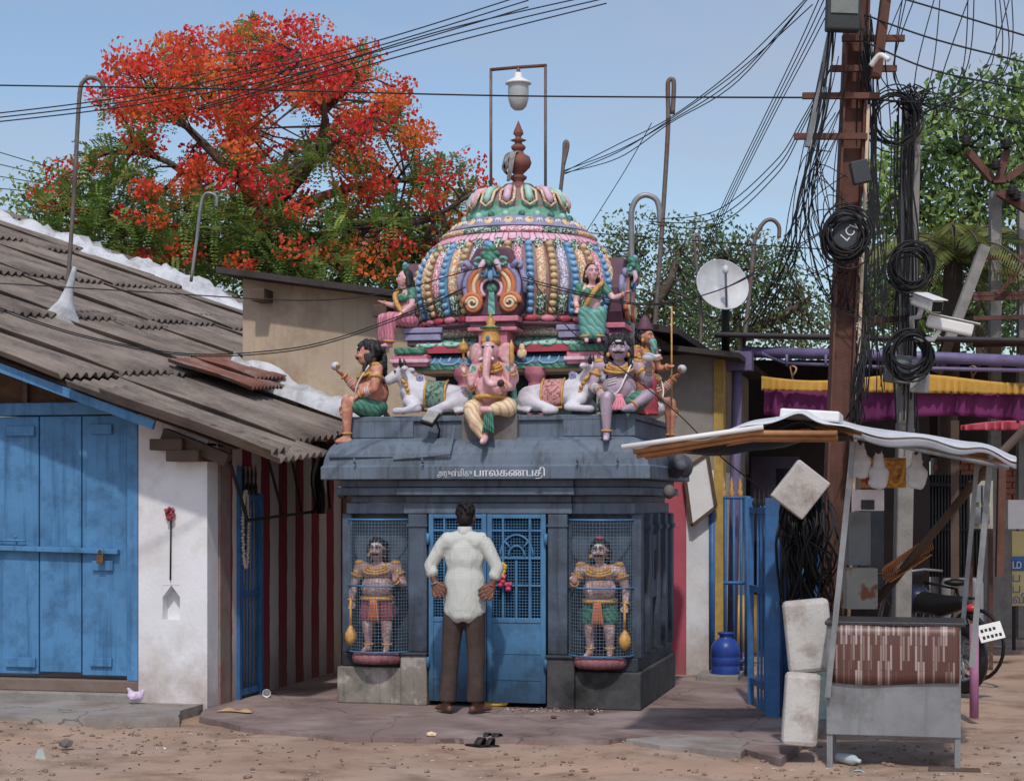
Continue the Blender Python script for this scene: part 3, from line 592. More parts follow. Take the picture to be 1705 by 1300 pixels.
# leaf skirt and lotus cap
b = MB()
def leafskirt(u, v):
    a = u*6.28318; f = abs(math.sin(a*11)); r = .455-.05*v+.03*(1-v)*f-.02*math.sin(v*3.1); z = 4.06+.135*v-.03*(1-v)*f
    return Vector((r*math.cos(a), 1.1+r*math.sin(a), z))
b.grid(leafskirt, 132, 6); b.build('leaf_skirt', mat('leaf_skirt_green', S(104, 164, 140), .5, .2, 14, .3, 50, S(40, 104, 80), 9, .7), dome)
b = MB()
for k in range(22):
    a = 6.28318*(k+.5)/22; c = Vector((math.cos(a), math.sin(a), 0))
    MB().ell(Vector((0, 1.1, 4.065))+c*.468, (.035, .03, .035), (0, 0, a), 2).build('leaf_curl', m_green if k % 2 else m_mint, dome)
for k in range(14):
    a = 6.28318*(k+.5)/14; c = Vector((math.cos(a), math.sin(a), 0)); tn = Vector((-c.y, c.x, 0)); O = Vector((0, 1.1, 0))
    def lp(t, s_): r = .425*math.cos(t*1.02)**.7+.012; return O+c*r+tn*s_*(.078-.035*t)+Vector((0, 0, 4.15+.18*math.sin(t*1.5)))
    MB().tube([lp(1, -.7), lp(.5, -1), lp(.15, -.85), lp(.0, 0), lp(.15, .85), lp(.5, 1), lp(1, .7)], .0125, 5).build('lotus_petal_rim', m_cream2 if k % 2 else m_fl_or, dome)
    MB().tube([lp(.95, 0), lp(.6, 0), lp(.25, 0), lp(.12, 0)], [.022, .034, .036, .02], 6).build('lotus_petal', m_mint if k % 2 else m_ltpink, dome)
# bead ribs
def dr_(z):
    pr = [(3.2, .80), (3.28, .83), (3.37, .86), (3.45, .87), (3.54, .86), (3.65, .825), (3.74, .77), (3.81, .715)]
    for (a, r0), (b_, r1) in zip(pr, pr[1:]):
        if z <= b_: return r0+(r1-r0)*(z-a)/(b_-a)
    return .715
bead_me = MB().ell((0, 0, 0), (.027, .032, .027), sub=2).mesh('bead', m_bb); bead_mg = MB().ell((0, 0, 0), (.027, .032, .027), sub=2).mesh('bead', m_bg)
NR = 28; rest = MB()
for k in range(NR):
    a = 6.28318*(k+.5)/NR-math.pi/2; c = Vector((math.cos(a), math.sin(a), 0)); front = c.y < .45
    zz = [3.2+.6*i/12 for i in range(13)]
    MB().tube([Vector((0, 1.1, z))+c*(dr_(z)-.004) for z in zz], .036, 6).build('rib', m_bluerib if k % 2 else m_brown, dome)
    if front:
        for i in range(11):
            z = 3.225+.55*i/10; M = Matrix.Translation(Vector((0, 1.1, z))+c*(dr_(z)+.03)) @ Matrix.Rotation(a, 4, 'Z')
            o = link('bead', bead_me if k % 2 else bead_mg, dome, M)
    else:
        for i in range(11):
            z = 3.225+.55*i/10; rest.ell(Vector((0, 1.1, z))+c*(dr_(z)+.03), .028, sub=1)
    a2 = a+math.pi/NR; c2 = Vector((math.cos(a2), math.sin(a2), 0))
    ms = (m_fl_pink, m_fl_or, m_fl_lil, m_fl_or)[k % 4]
    f = lambda z: Vector((0, 1.1, z))+c2*(dr_(z)+.004)
    MB().tube([f(3.2+.6*i/12) for i in range(3, 12)], .042, 6).build('floral_band', ms, dome)
    MB().tube([f(3.205+.05*i) for i in range(0, 4)], .045, 6).build('floral_band', m_fl_gr, dome)
    MB().tube([f(3.72+.03*i) for i in range(0, 4)], .042, 6).build('floral_band', m_fl_gr, dome)
rest.build('bead_rows', m_bb, dome, kind='stuff')
# kirtimukha arches on front and both sides
def nasi(k, h):
    Mk = Matrix.Translation(Vector((0, 1.1, 0))) @ Matrix.Rotation(k, 4, 'Z') @ Matrix.Translation(Vector((0, -.9, 0)))
    r = MB().prism([(-.2, 3.16), (.2, 3.16), (.25, 3.25), (.25, 3.45), (.2, 3.6), (.13, 3.72), (-.13, 3.72), (-.2, 3.6), (-.25, 3.45), (-.25, 3.25)], -.05, .14, Mk).build('arch_niche', m_plum, sh, bevel=.015)
    W = lambda x, y, z: Mk @ Vector((x, y-.05, z))
    def arc(rx, rz_, zc, y, m, rad, nm, e=1.25):
        MB().tube([W(rx*math.cos(t), y, zc+rz_*math.sin(t)) for t in [(-.28*math.pi)+(1.56*math.pi)*i/24 for i in range(25)]], rad, 6).build(nm, m, r)
    arc(.225, .2, 3.40, -.01, m_lil, .026, 'arch_rim'); arc(.185, .165, 3.40, -.016, m_orange, .026, 'arch_rim'); arc(.15, .135, 3.395, -.02, m_cream2, .02, 'arch_rim'); arc(.115, .105, 3.39, -.022, m_orange, .018, 'arch_rim'); arc(.085, .08, 3.385, -.024, m_ltpink, .014, 'arch_rim')
    for s in (-1, 1):
        MB().tube([W(s*(.155+.085*math.cos(t)*(1-t/16)), -.03, 3.262+.085*math.sin(t)*(1-t/16)) for t in [i*.45 for i in range(26)]], [.024-.0006*i for i in range(26)], 6).build('arch_scroll', m_orange, r)
        MB().tube([W(s*(.155+.055*math.cos(t)*(1-t/14)), -.045, 3.262+.055*math.sin(t)*(1-t/14)) for t in [i*.45 for i in range(22)]], .013, 6).build('arch_scroll', m_cream2, r)
        MB().tube([W(s*.17, -.01, 3.55), W(s*.215, -.02, 3.60), W(s*.25, -.02, 3.585), W(s*.245, -.02, 3.55), W(s*.22, -.02, 3.555)], [.03, .026, .022, .018, .012], 6).build('arch_wing', m_lil, r)
        MB().tube([W(s*.24, 0, 3.55), W(s*.275, 0, 3.45), W(s*.27, 0, 3.35)], [.022, .03, .015], 6).build('arch_wing', m_lil, r)
        MB().ell(W(s*.05, -.06, 3.655), (.034, .034, .03), sub=2).build('mask_eye', m_green, r)
        MB().tube([W(s*.045, -.07, 3.60), W(s*.075, -.09, 3.55), W(s*.095, -.075, 3.5)], [.026, .022, .006], 6).build('mask_tusk', m_ltpink, r)
        MB().tube([W(s*.10+s*.035*math.cos(t), -.05, 3.60+.03*math.sin(t)) for t in [i*.6 for i in range(11)]], .014, 6).build('mask_ear', m_teal, r)
        MB().tube([W(s*.02, -.05, 3.55), W(s*.04, -.06, 3.48), W(s*.075, -.055, 3.475), W(s*.07, -.055, 3.51)], [.018, .018, .015, .008], 6).build('mask_scroll', m_peblue, r)
    b = MB(); b.ell(W(0, -.05, 3.62), (.075, .06, .065)); b.ell(W(0, -.09, 3.60), (.026, .03, .05)); b.ell(W(0, -.05, 3.70), (.05, .05, .045)); b.build('lion_mask', m_green, r, remesh=.009, smooth=3)
    MB().ell(W(0, -.07, 3.72), (.026, .02, .034)).build('mask_crest', m_bb, r); MB().ell(W(0, -.06, 3.485), (.024, .016, .05)).build('mask_tongue', m_bb, r)
    MB().lathe([(.0, .03), (.03, .026), (.042, .012), (.045, 0)], W(0, -.005, 3.385), 14, M=(Mk.to_3x3() @ Euler((R(90), 0, 0)).to_matrix())).build('arch_boss', m_green, r)
    MB().prism([(-.03, 3.17), (.03, 3.17), (.022, 3.36), (-.022, 3.36)], -.075, -.05, Mk).build('arch_stem', m_teal, r)
    for (x, y, z0, z1, m) in ((.22, .07, 3.115, 3.16, m_pinkp), (.19, .045, 3.07, 3.115, m_plum), (.205, .06, 3.04, 3.07, m_pinkp), (.12, .03, 2.91, 3.04, m_pinkp)):
        b = MB(); b.box(-x, x, -y, .3, z0, z1, Mk); b.build('arch_pedestal', m, r, bevel=.006)
nasi(0, 0); nasi(math.pi/2, 1); nasi(-math.pi/2, 2)
# corner seats for the sitting ladies, and flower bosses on the lower eave
for s in (-1, 1):
    cs = MB().box(s*.74-.15, s*.74+.15, .28, .6, 2.77, 2.87).build('corner_block', m_pinkp, sh, bevel=.008)
    MB().box(s*.74-.17, s*.74+.17, .26, .6, 2.80, 2.83).build('corner_band', m_ltpink, cs, bevel=.006)
    MB().box(s*.74-.13, s*.74+.13, .26, .6, 2.872, 2.93).build('foot_rest', m_green, cs, bevel=.015)
    for z0, z1, w_ in ((2.95, 2.99, .17), (2.995, 3.05, .2), (3.055, 3.10, .22)): MB().box(s*.66-w_*.8, s*.66+w_*.8, .5-w_*.6, .9, z0, z1).build('seat_moulding', m_plum if w_ < .19 else m_lil, cs, bevel=.008)
    b = MB(); b.ell((s*.21, .31, 2.865), (.045, .02, .045)); b.ell((s*.21, .31, 2.91), (.025, .018, .04)); b.build('flower_boss', m_cream2, sh)
    # little columns beside the niche
    MB().lathe([(.07, 2.346), (.07, 2.40), (.05, 2.42), (.05, 2.47), (.075, 2.49), (.05, 2.52), (.05, 2.56), (.075, 2.58), (.06, 2.6), (.06, 2.64), (.09, 2.68), (.1, 2.72), (.1, 2.76)], (s*.3, .42, 0), 14).build('column', m_pinkp, sh)
    # rearing lion brackets at the cornice ends
    b = MB(); x = s*1.42
    b.caps([(x-.02*s, .9, 1.92, .08), (x+.02*s, .75, 1.99, .075), (x+.06*s, .66, 1.94, .05)]); b.ell((x+.03*s, .72, 1.99), (.06, .09, .075)); b.ell((x, 1.0, 1.95), (.07, .12, .09)); b.ell((x, 1.16, 1.96), (.07, .12, .1)); b.ell((x, 1.32, 1.95), (.07, .11, .1)); b.caps([(x+.03*s, .72, 1.94, .03), (x+.07*s, .7, 1.87, .022)])
    b.build('lion_bracket', mat('lion_grey', S(84, 86, 96), .7, .25, 9, .5, 40), sh, remesh=.014, smooth=2)
    MB().ell((x-.02*s, .5, 1.73), (.05, .06, .06), sub=2).build('bracket_boss', m_stone, sh)
# finial
k0 = (0, 1.1, 0)
fn_ = thing('finial', 'terracotta pot finial wrapped in a torn grey cloth on the dome', 'finial', (0, 1.1, 4.33))
m_tc = mat('terracotta', S(132, 78, 68), .7, .15, 9, .3, 50, S(80, 50, 46), 6, .5)
MB().lathe([(.14, 4.325), (.15, 4.36), (.12, 4.39), (.06, 4.40), (.045, 4.42), (.07, 4.44), (.075, 4.46), (.04, 4.48), (.06, 4.50), (.10, 4.54), (.115, 4.58), (.10, 4.63), (.05, 4.66), (.04, 4.69)], k0, 20).build('pot', m_tc, fn_)
MB().lathe([(.04, 4.68), (.06, 4.70), (.065, 4.72), (.035, 4.745), (.03, 4.76), (.07, 4.775), (.03, 4.79), (.025, 4.81), (.045, 4.83), (.042, 4.85), (.02, 4.90), (.0, 4.95)], k0, 16).build('spire', m_tc, fn_)
b = MB()
for k in range(5):
    a = -3.3+k*.36+rnd.uniform(-.1, .1); c = Vector((math.cos(a), math.sin(a), 0)); L = rnd.uniform(.05, .17); tn = Vector((-c.y, c.x, 0)); o = Vector((0, 1.1, 4.67))
    pts = [o+c*.05, o+c*.105+Vector((0, 0, -.02)), o+c*.13+Vector((0, 0, -.09)), o+c*(.13)+tn*rnd.uniform(-.03, .03)+Vector((0, 0, -.1-L*.5)), o+c*(.11)+tn*rnd.uniform(-.05, .05)+Vector((0, 0, -.1-L))]
    pts = smoothpath(pts, 4); n = len(pts)-1
    b.grid(lambda u, v: pts[min(int(v*n+.5), n)]+tn*(u-.5)*(.075-.04*v)+c*.008*math.sin(u*9), 4, n)
b.build('cloth', mat('grey_rag', S(150, 148, 146), .95, .25, 14, .5, 40, S(96, 92, 90), 12, .6), fn_, solid=.004)
# lamp frame
lf = thing('lamp_frame', 'rusty pipe frame with a glass jar lamp standing over the dome', 'lamp', (0, 1.1, 4.3))
m_pipe = mat('weathered_pipe', S(116, 106, 100), .6, .2, 12, .2, 60, S(112, 70, 52), 5, .8, metal=.3)
MB().tube([(-.245, 1.1, 4.2), (-.245, 1.1, 5.405)], .013, 8).build('post', m_pipe, lf); MB().tube([(.24, 1.1, 4.2), (.24, 1.1, 5.40)], .013, 8).build('post', m_pipe, lf)
MB().tube([(-.25, 1.1, 5.40), (0, 1.1, 5.408), (.25, 1.1, 5.41)], .015, 8).build('crossbar', m_steelrust, lf)
lb = MB().lathe([(.0, 5.37), (.03, 5.36), (.035, 5.32), (.09, 5.29), (.11, 5.275), (.115, 5.265), (.1, 5.26), (.0, 5.26)], k0, 20).build('lamp_cap', m_paintwhite, lf)
MB().lathe([(.088, 5.262), (.09, 5.2), (.088, 5.13), (.07, 5.07), (.04, 5.04), (0, 5.033)], k0, 20).build('lamp_glass', mat('frosted_glass', S(168, 172, 172), .25, .08, 9, .05, spec=.6), lf)
MB().tube([(0, 1.1, 5.40), (0, 1.1, 5.36)], .016, 8).build('lamp_stem', m_pipe, lf)
# painted name on the fascia
def text(body, loc, size, m, parent, name, rotz=0., ext=.0015, sx=1., tilt=0., off=0.):
    cu = bpy.data.curves.new(name, 'FONT'); cu.body = body; cu.size = size; cu.extrude = ext; cu.align_x = 'CENTER'; cu.offset = off
    cu.materials.append(m); o = bpy.data.objects.new(name, cu); col.objects.link(o)
    W = Matrix.Translation(Vector(loc)) @ Matrix.Rotation(rotz, 4, 'Z') @ Matrix.Rotation(R(90), 4, 'X') @ Matrix.Rotation(tilt, 4, 'Z') @ Matrix.Diagonal((sx, 1, 1, 1))
    if parent: o.parent = parent; o.matrix_basis = mw(parent).inverted() @ W
    else: o.matrix_basis = W
    MW[o.name] = W; return o
m_letter = mat('letter_white', S(205, 208, 216), .7, .08, 20, .1)
# ================================================================ figures
def hand(b, w_, d, nrm, s=.085, curl=.5, side=1):
    d = Vector(d).normalized(); n = Vector(nrm).normalized(); n = (n-d*n.dot(d)).normalized(); t = d.cross(n)*side; w_ = Vector(w_)
    for o in (-.22, 0, .22): b.caps([(*(w_+t*o*s*.5), .17*s), (*(w_+d*s*.42+t*o*s), .16*s)])
    for i, (o, L) in enumerate(((-.3, .36), (-.1, .44), (.1, .42), (.29, .33))):
        p0 = w_+d*s*.42+t*o*s; c1 = curl*.5; c2 = curl*1.2
        p1 = p0+(d*math.cos(c1)+n*math.sin(c1))*L*s*.55; p2 = p1+(d*math.cos(c2)+n*math.sin(c2))*L*s*.5
        b.caps([(*p0, .095*s), (*p1, .085*s), (*p2, .07*s)], 8)
    p0 = w_+d*s*.08-t*s*.25; p1 = p0+(d*.6-t*.55+n*.25).normalized()*s*.3; p2 = p1+(d*.9-t*.1+n*.3).normalized()*s*.24
    b.caps([(*p0, .12*s), (*p1, .1*s), (*p2, .08*s)], 8)
def band(b, a, c, t, r, th):                                   # ring round a limb
    a = Vector(a); c = Vector(c); p = a.lerp(c, t); z = (c-a).normalized(); x = z.orthogonal().normalized(); y = z.cross(x)
    b.tube([p+(x*math.cos(i*.4488)+y*math.sin(i*.4488))*r for i in range(14)], th, 6, closed=True)
def human(root, J, skin, k=1., belly=(.1, .09, .1), hs=.085, vox=.011, hd=(.072, .088, .1), curl=(.5, .5), hn=((0, -1, 0), (0, -1, 0)), hdir=None, face=0., sm=3, bust=0.):
    """J: dict of joints; L is the side at -x. Builds one continuous body mesh"""
    b = MB(); j = {q: Vector(p) for q, p in J.items()}
    pc, cc = j['pel'], j['chest']; mid = pc.lerp(cc, .45)
    b.ell(pc, (.115*k, .09*k, .09*k)); b.ell(cc, (.135*k, .085*k, .11*k)); b.ell(mid+Vector((0, -.02, 0)), belly); b.caps([(*pc, .08*k), (*mid, .085*k), (*cc, .085*k)])
    if bust:
        for s in (-1, 1): b.ell(cc+Vector((s*.055*k, -.075*k, .0)), bust)
    b.caps([(*cc, .07*k), (*j['neck'], .042*k), (*j['head'], .045*k)])
    Rf = Matrix.Rotation(face, 3, 'Z'); H = lambda x, y, z: j['head']+Rf @ Vector((x*hd[0], y*hd[1], z*hd[2]))
    b.ell(j['head'], hd, (0, 0, face)); b.ell(H(0, -.25, -.55), (hd[0]*.72, hd[1]*.7, hd[2]*.5), (0, 0, face))
    b.caps([(*H(0, -.92, .12), .011*k), (*H(0, -1.12, -.18), .017*k)]); b.ell(H(0, -.93, -.48), (.024*k, .012*k, .011*k), (0, 0, face))
    for s in (-1, 1): b.ell(H(s*1., .05, -.05), (.012*k, .022*k, .03*k), (0, 0, face)); b.ell(H(s*.5, -.82, -.22), (.02*k, .016*k, .018*k))
    for s in 'LR':
        i = 'LR'.index(s)
        b.caps([(*cc.lerp(j['sh'+s], .6), .06*k), (*j['sh'+s], .052*k), (*j['sh'+s].lerp(j['el'+s], .5), .046*k), (*j['el'+s], .037*k), (*j['el'+s].lerp(j['wr'+s], .35), .037*k), (*j['wr'+s], .024*k)])
        dv = (hdir[i] if hdir and hdir[i] else j['wr'+s]-j['el'+s]); hand(b, j['wr'+s], dv, hn[i], hs, curl[i], 1 if s == 'L' else -1)
        b.caps([(*j['hip'+s], .08*k), (*j['hip'+s].lerp(j['kn'+s], .5), .07*k), (*j['kn'+s], .052*k), (*j['kn'+s].lerp(j['an'+s], .3), .05*k), (*j['an'+s], .03*k)])
        f = (j['to'+s]-j['an'+s]); hl = j['an'+s]-f*.22; hl.z = j['to'+s].z+.006*k; b.caps([(*j['an'+s], .03*k), (*hl, .027*k), (*(hl.lerp(j['to'+s], .6)+Vector((0, 0, .008*k))), .03*k), (*j['to'+s], .022*k)]); b.caps([(*j['an'+s], .03*k), (*(hl.lerp(j['to'+s], .6)+Vector((0, 0, .012*k))), .027*k)])
        fx = Vector((-f.y, f.x, 0)).normalized()
        for o in (-.018, -.006, .006, .018): b.ell(j['to'+s]+f.normalized()*.018*k+fx*o*k, .009*k, sub=1)
    o = b.build('body', skin, root, local=True, remesh=vox, smooth=sm)
    # face paint
    e = MB(); d = MB()
    for s in (-1, 1):
        e.ell(H(s*.36, -.86, .1), (.017*k, .008*k, .010*k), (0, 0, face), 1); d.ell(H(s*.36, -.95, .1), (.007*k, .006*k, .008*k), sub=1)
        d.tube([H(s*.14, -1.0, .24), H(s*.4, -.98, .33), H(s*.68, -.78, .22)], .0045*k, 5)
    e.build('eyes', m_paintwhite, root, local=True); d.build('pupils_and_brows', m_black, root, local=True)
    return o, H, j
def moustache(root, H, k=1.):
    b = MB()
    for s in (-1, 1): b.tube([H(0, -1.08, -.34), H(s*.3, -1.04, -.4), H(s*.55, -.92, -.3)], [.011*k, .01*k, .003*k], 6)
    b.build('moustache', m_black, root, local=True)
def curls(root, H, hd, r=1.25, back=.25, n=60, mtl=None, long=False):
    b = MB(); b.ell(H(0, .3, .32), (hd[0]*1.12, hd[1]*1.0, hd[2]*.95)); rr = random.Random(3)
    for i in range(n):
        a = rr.uniform(0, 6.28); z = rr.uniform(-.9 if not long else -1.6, 1.1); q = math.sqrt(max(0, 1-min(1, (z-.1)/1.1)**2)) if z > .1 else 1
        x, y = math.cos(a)*q*r, math.sin(a)*q*r+back
        if y < -.35 and z < .62: continue
        b.caps([(*H(x, y, z), hd[0]*.26), (*H(x*1.08, y*1.08, z-.3), hd[0]*.2)], 6)
    return b.build('hair', mtl or m_hair, root, local=True, remesh=.009, smooth=1)
def jewels(root, j, k, c, arms=True, neckr=.085):
    b = MB(); n = j['neck']
    for i, (rr, dz) in enumerate(((neckr*.8, -.02), (neckr, -.04), (neckr*1.2, -.06))):
        b.tube([n+Vector((math.cos(t)*rr*k, math.sin(t)*rr*.85*k-.012, dz*k-.045*k*max(0, -math.sin(t)))) for t in [q*.3142 for q in range(20)]], .013*k, 6, closed=True)
    b.build('necklace', m_gold, root, local=True)
    for s in 'LR':
        b = MB(); band(b, j['sh'+s], j['el'+s], .45, .05*k, .012*k); b.ell(j['sh'+s].lerp(j['el'+s], .35)+Vector((0, -.045*k, 0)), (.026*k, .014*k, .036*k)); b.build('armlet', m_gold, root, local=True)
        b = MB(); band(b, j['el'+s], j['wr'+s], .88, .03*k, .009*k); b.build('bracelet', m_gold, root, local=True)
        b = MB(); band(b, j['kn'+s], j['an'+s], .88, .038*k, .009*k); b.build('anklet', m_gold, root, local=True)
    for s in 'LR': MB().ell(j['sh'+s]+Vector((0, -.01, .03*k)), (.045*k, .04*k, .025*k)).build('shoulder_ornament', m_gold, root, local=True)
def earrings(root, H, k):
    for s in (-1, 1): MB().ell(H(s*1.05, -.1, -.5), (.016*k, .016*k, .022*k)).build('earring', m_gold, root, local=True)
def fan(root, p, w0, w1, h, m, tilt=.0, y=0.):
    p = Vector(p); b = MB(); b.grid(lambda u, v: p+Vector(((u-.5)*(w0+(w1-w0)*v)*2, -.012*abs(math.sin(u*15.7))-tilt*v-.01*v, -h*v+.012*math.cos((u-.5)*3))), 30, 4); b.build('pleated_sash', m, root, local=True, solid=.008)
def thread(root, j, m=None, k=1., r=.17):
    c = j['pel'].lerp(j['chest'], .5); b = MB()
    b.tube(smoothpath([j['shR']+Vector((-.05, -.06, .03)), c+Vector((.06, -r*1., .08)), c+Vector((.0, -r*1.08, -.04)), c+Vector((-.1, -r*.8, -.1))], 5), .008*k, 6); b.build('sacred_thread', m or m_paintwhite, root, local=True)
# --- door guardians in the cages
def guardian(x, mir, label, loin, mace):
    r = thing('guardian_statue', label, 'statue', (x, .0, .42), sc_=.93, group='door guardian statues in the cages')
    m = -1 if mir else 1
    J = dict(pel=(0, 0, .47), chest=(0, .01, .69), neck=(0, 0, .80), head=(0, -.02, .90), shL=(-.165, 0, .755), shR=(.165, 0, .755), hipL=(-.075, 0, .44), hipR=(.075, 0, .44), knL=(-.085, -.02, .25), knR=(.085, -.02, .25), anL=(-.085, 0, .05), anR=(.085, 0, .05), toL=(-.1, -.1, .02), toR=(.1, -.1, .02))
    A = dict(el=(-.225, 0, .58), wr=(-.225, -.05, .44)); Bq = dict(el=(.235, -.0, .60), wr=(.195, -.13, .64))
    for q, s in ((A, 'L' if m > 0 else 'R'), (Bq, 'R' if m > 0 else 'L')):
        for e in ('el', 'wr'): v = Vector(q[e]); J[e+s] = (v.x*m, v.y, v.z)
    hd = (.07, .082, .092)
    dn = (0, -.1, -1); upv = (.1*m, -.2, 1)
    o, H, j = human(r, J, m_skinf, 1., (.15, .135, .125), .085, hd=hd, hdir=(dn, upv) if m > 0 else (upv, dn), curl=(.9, .3) if m > 0 else (.3, .9))
    MB().caps([(0, -.135, .515, .008)]).build('navel', m_skinv, r, local=True)
    moustache(r, H); curls(r, H, hd, 1.2, .35, 70, long=True); jewels(r, j, 1.05, j['chest'], neckr=.1); earrings(r, H, 1.)
    b = MB(); b.ell(H(0, -.96, .55), (.035, .012, .012)); b.ell(H(0, -1.0, .45), (.008, .01, .03)); b.build('forehead_mark', m_paintwhite, r, local=True)
    b = MB()
    for s in (-1, 1): b.caps([(s*.05, 0, .46, .1), (s*.085, -.01, .33, .082)])
    b.build('loincloth', loin, r, local=True, remesh=.012, smooth=2)
    fan(r, (0, -.125, .46), .03, .055, .19, m_orange)
    b = MB(); b.tube([(.14*math.cos(t), .115*math.sin(t)-.01, .475) for t in [i*.3142 for i in range(20)]], .02, 6, closed=True); b.build('belt', m_gold, r, local=True)
    b = MB(); w_ = Vector((-.225*m, -.075, .40)); b.tube([w_+Vector((0, 0, .06)), w_+Vector((0, 0, -.17))], .012, 8); b.lathe([(.01, -.16), (.03, -.19), (.05, -.23), (.055, -.27), (.04, -.31), (.015, -.33), (0, -.345)], w_, 12); b.build('mace', m_gold, r, local=True)
    b = MB()
    for q in range(11):
        a = math.pi*(q+.5)/11; b.ell((-.19*math.cos(a), -.16*math.sin(a)+.02, -.045), (.05, .05, .055), sub=2)
    b.ell((0, .0, -.05), (.2, .17, .06)); b.build('lotus_base', mat('lotus_base_paint', S(150, 92, 100), .7, .25, 8, .4, 40, SOOT, 3, .7), r, local=True, remesh=.014, smooth=2)
guardian(-.925, False, 'pot-bellied guardian statue with long hair and red loincloth behind the left cage', mat('faded_red', S(160, 84, 92), .6, .2, 9, .4, wave=(10, S(100, 50, 56), 'X')), 1)
guardian(.92, True, 'pot-bellied guardian statue with green loincloth and flower crown behind the right cage', m_green, -1)
MB().ell((.92, -.02, 1.36), (.035, .03, .02)).build('flower_offering', m_red, label='small red flower on the head of the right cage guardian', cat='flower', origin=(.92, -.02, 1.36))
# --- pot-bellied attendants seated on the parapet
def conch(c, d=1):
    b = MB(); b.ell(c, (.062, .045, .043)); b.caps([(c[0]+d*.05, c[1], c[2], .028), (c[0]+d*.1, c[1], c[2]+.02, .01)]); return b
def attendant(loc, rz_, label, skin, shorts, sash, face=0., mir=False, hangz=-.2, name='attendant_statue'):
    r = thing(name, label, 'statue', loc, rz=rz_, sc_=.9, group='seated attendant statues on the parapet'); m = -1 if mir else 1
    J = dict(pel=(0, .1, .1), chest=(0, .08, .36), neck=(0, .06, .47), head=(0, .03, .575))
    side = dict(L=dict(sh=(-.175, .07, .43), el=(-.235, .03, .24), wr=(-.15, -.1, .19), hip=(-.09, .05, .07), kn=(-.1, -.19, .13), an=(-.1, -.19, hangz), to=(-.1, -.28, hangz-.035)),
                R=dict(sh=(.175, .07, .43), el=(.26, -.02, .27), wr=(.27, -.14, .40), hip=(.09, .05, .07), kn=(.27, -.08, .16), an=(.12, -.17, .05), to=(.05, -.2, .025)))
    for s in 'LR':
        for q, v in side[s].items(): J[q+(s if m > 0 else 'RL'['LR'.index(s)])] = (v[0]*m, v[1], v[2])
    hd = (.088, .096, .11); a_, b_ = ((0, -.7, -.6)), ((.0, -.9, .4))
    o, H, j = human(r, J, skin, 1.08, (.165, .16, .145), .09, hd=hd, face=face, hdir=(a_, b_) if m > 0 else (b_, a_), hn=((0, 0, -1), (0, 0, 1)) if m > 0 else ((0, 0, 1), (0, 0, -1)), curl=(.3, .6))
    moustache(r, H); curls(r, H, hd, 1.3, .3, 110, long=True); jewels(r, j, 1.1, j['chest'], neckr=.1); earrings(r, H, 1.1); thread(r, j, r=.165)
    b = MB(); b.ell(H(0, -.97, .52), (.03, .01, .01)); b.build('forehead_mark', m_paintwhite, r, local=True)
    b = MB()
    for s in 'LR': b.caps([(*j['hip'+s], .1), (*j['hip'+s].lerp(j['kn'+s], .62), .085)])
    b.ell(j['pel']+Vector((0, 0, -.02)), (.15, .12, .09)); b.build('shorts', shorts, r, local=True, remesh=.012, smooth=2)
    fan(r, (.01, -.1, .135), .03, .085, .125, sash, .07); MB().ell((0, -.095, .14), (.05, .03, .03)).build('sash_knot', sash, r, local=True)
    c = j['wrR' if m > 0 else 'wrL']+Vector((0, -.07, .075)); conch(c, m).build('conch', m_bull, r, local=True, remesh=.009, smooth=1)
    MB().ell(c+Vector((-.08*m, 0, 0)), (.022, .018, .018)).build('conch_tip', m_gold, r, local=True)
    b = MB(); bc = j['pel'].lerp(j['chest'], .45)+Vector((0, -.02, 0))
    for q in (0, 1, 2):
        for sx_ in (.0,):
            pts_ = []
            for t in range(7):
                x_ = -.1+.028*t/6*3-.0; z_ = .03+q*.022+.02*t/6; y_ = -math.sqrt(max(.05, 1-(x_/.165)**2-(z_/.145)**2))*.16-.004; pts_.append(bc+Vector((x_, y_, z_)))
            b.tube(pts_, .0045, 5)
    for s in 'LR':
        for t in (.5, .6, .7): band(b, j['el'+s], j['wr'+s], t-.2, .041, .003)
    b.build('white_paint_marks', m_paintwhite, r, local=True, kind='stuff')
    return r
attendant((1.06, .05, 2.352), R(8), 'mauve pot-bellied attendant statue with black curls facing the street', m_skinv, m_green, m_pinkp)
attendant((-1.07, .1, 2.352), R(-58), 'terracotta pot-bellied attendant statue seen in profile at the left corner', m_skinr, m_green, m_red, mir=True, face=R(-14))
attendant((1.2, .95, 2.352), R(84), 'small attendant statue facing right on the shrine side parapet', m_skinr, m_paintwhite, m_teal, name='attendant_statue')
# --- bearded standing figure on the side
r = thing('sage_statue', 'red-faced bearded statue with crown and spear on the shrine side', 'statue', (1.2, .5, 2.35), rz=R(62), sc_=.78)
J = dict(pel=(0, 0, .40), chest=(0, .01, .62), neck=(0, 0, .73), head=(0, -.02, .83), shL=(-.15, 0, .68), shR=(.15, 0, .68), elL=(-.2, -.02, .5), wrL=(-.15, -.14, .46), elR=(.21, -.02, .5), wrR=(.2, -.16, .52), hipL=(-.07, 0, .38), hipR=(.07, 0, .38), knL=(-.08, -.02, .2), knR=(.08, -.02, .2), anL=(-.08, 0, .05), anR=(.08, 0, .05), toL=(-.09, -.09, .02), toR=(.09, -.09, .02))
o, H, j = human(r, J, m_skinr, 1., (.11, .1, .11), hd=(.07, .08, .09)); jewels(r, j, 1., j['chest']); earrings(r, H, 1.2); curls(r, H, (.07, .08, .09), 1.15, .35, 50)
b = MB(); b.caps([(0, -.1, .77, .045), (0, -.12, .70, .035), (0, -.11, .62, .015)]); b.build('beard', m_teal, r, local=True, remesh=.01, smooth=1)
MB().lathe([(.085, .9), (.09, .92), (.07, .94), (.075, .96), (.055, .98), (.058, 1.0), (.035, 1.03), (.0, 1.06)], (0, -.0, 0), 16).build('crown', m_plum, r, local=True)
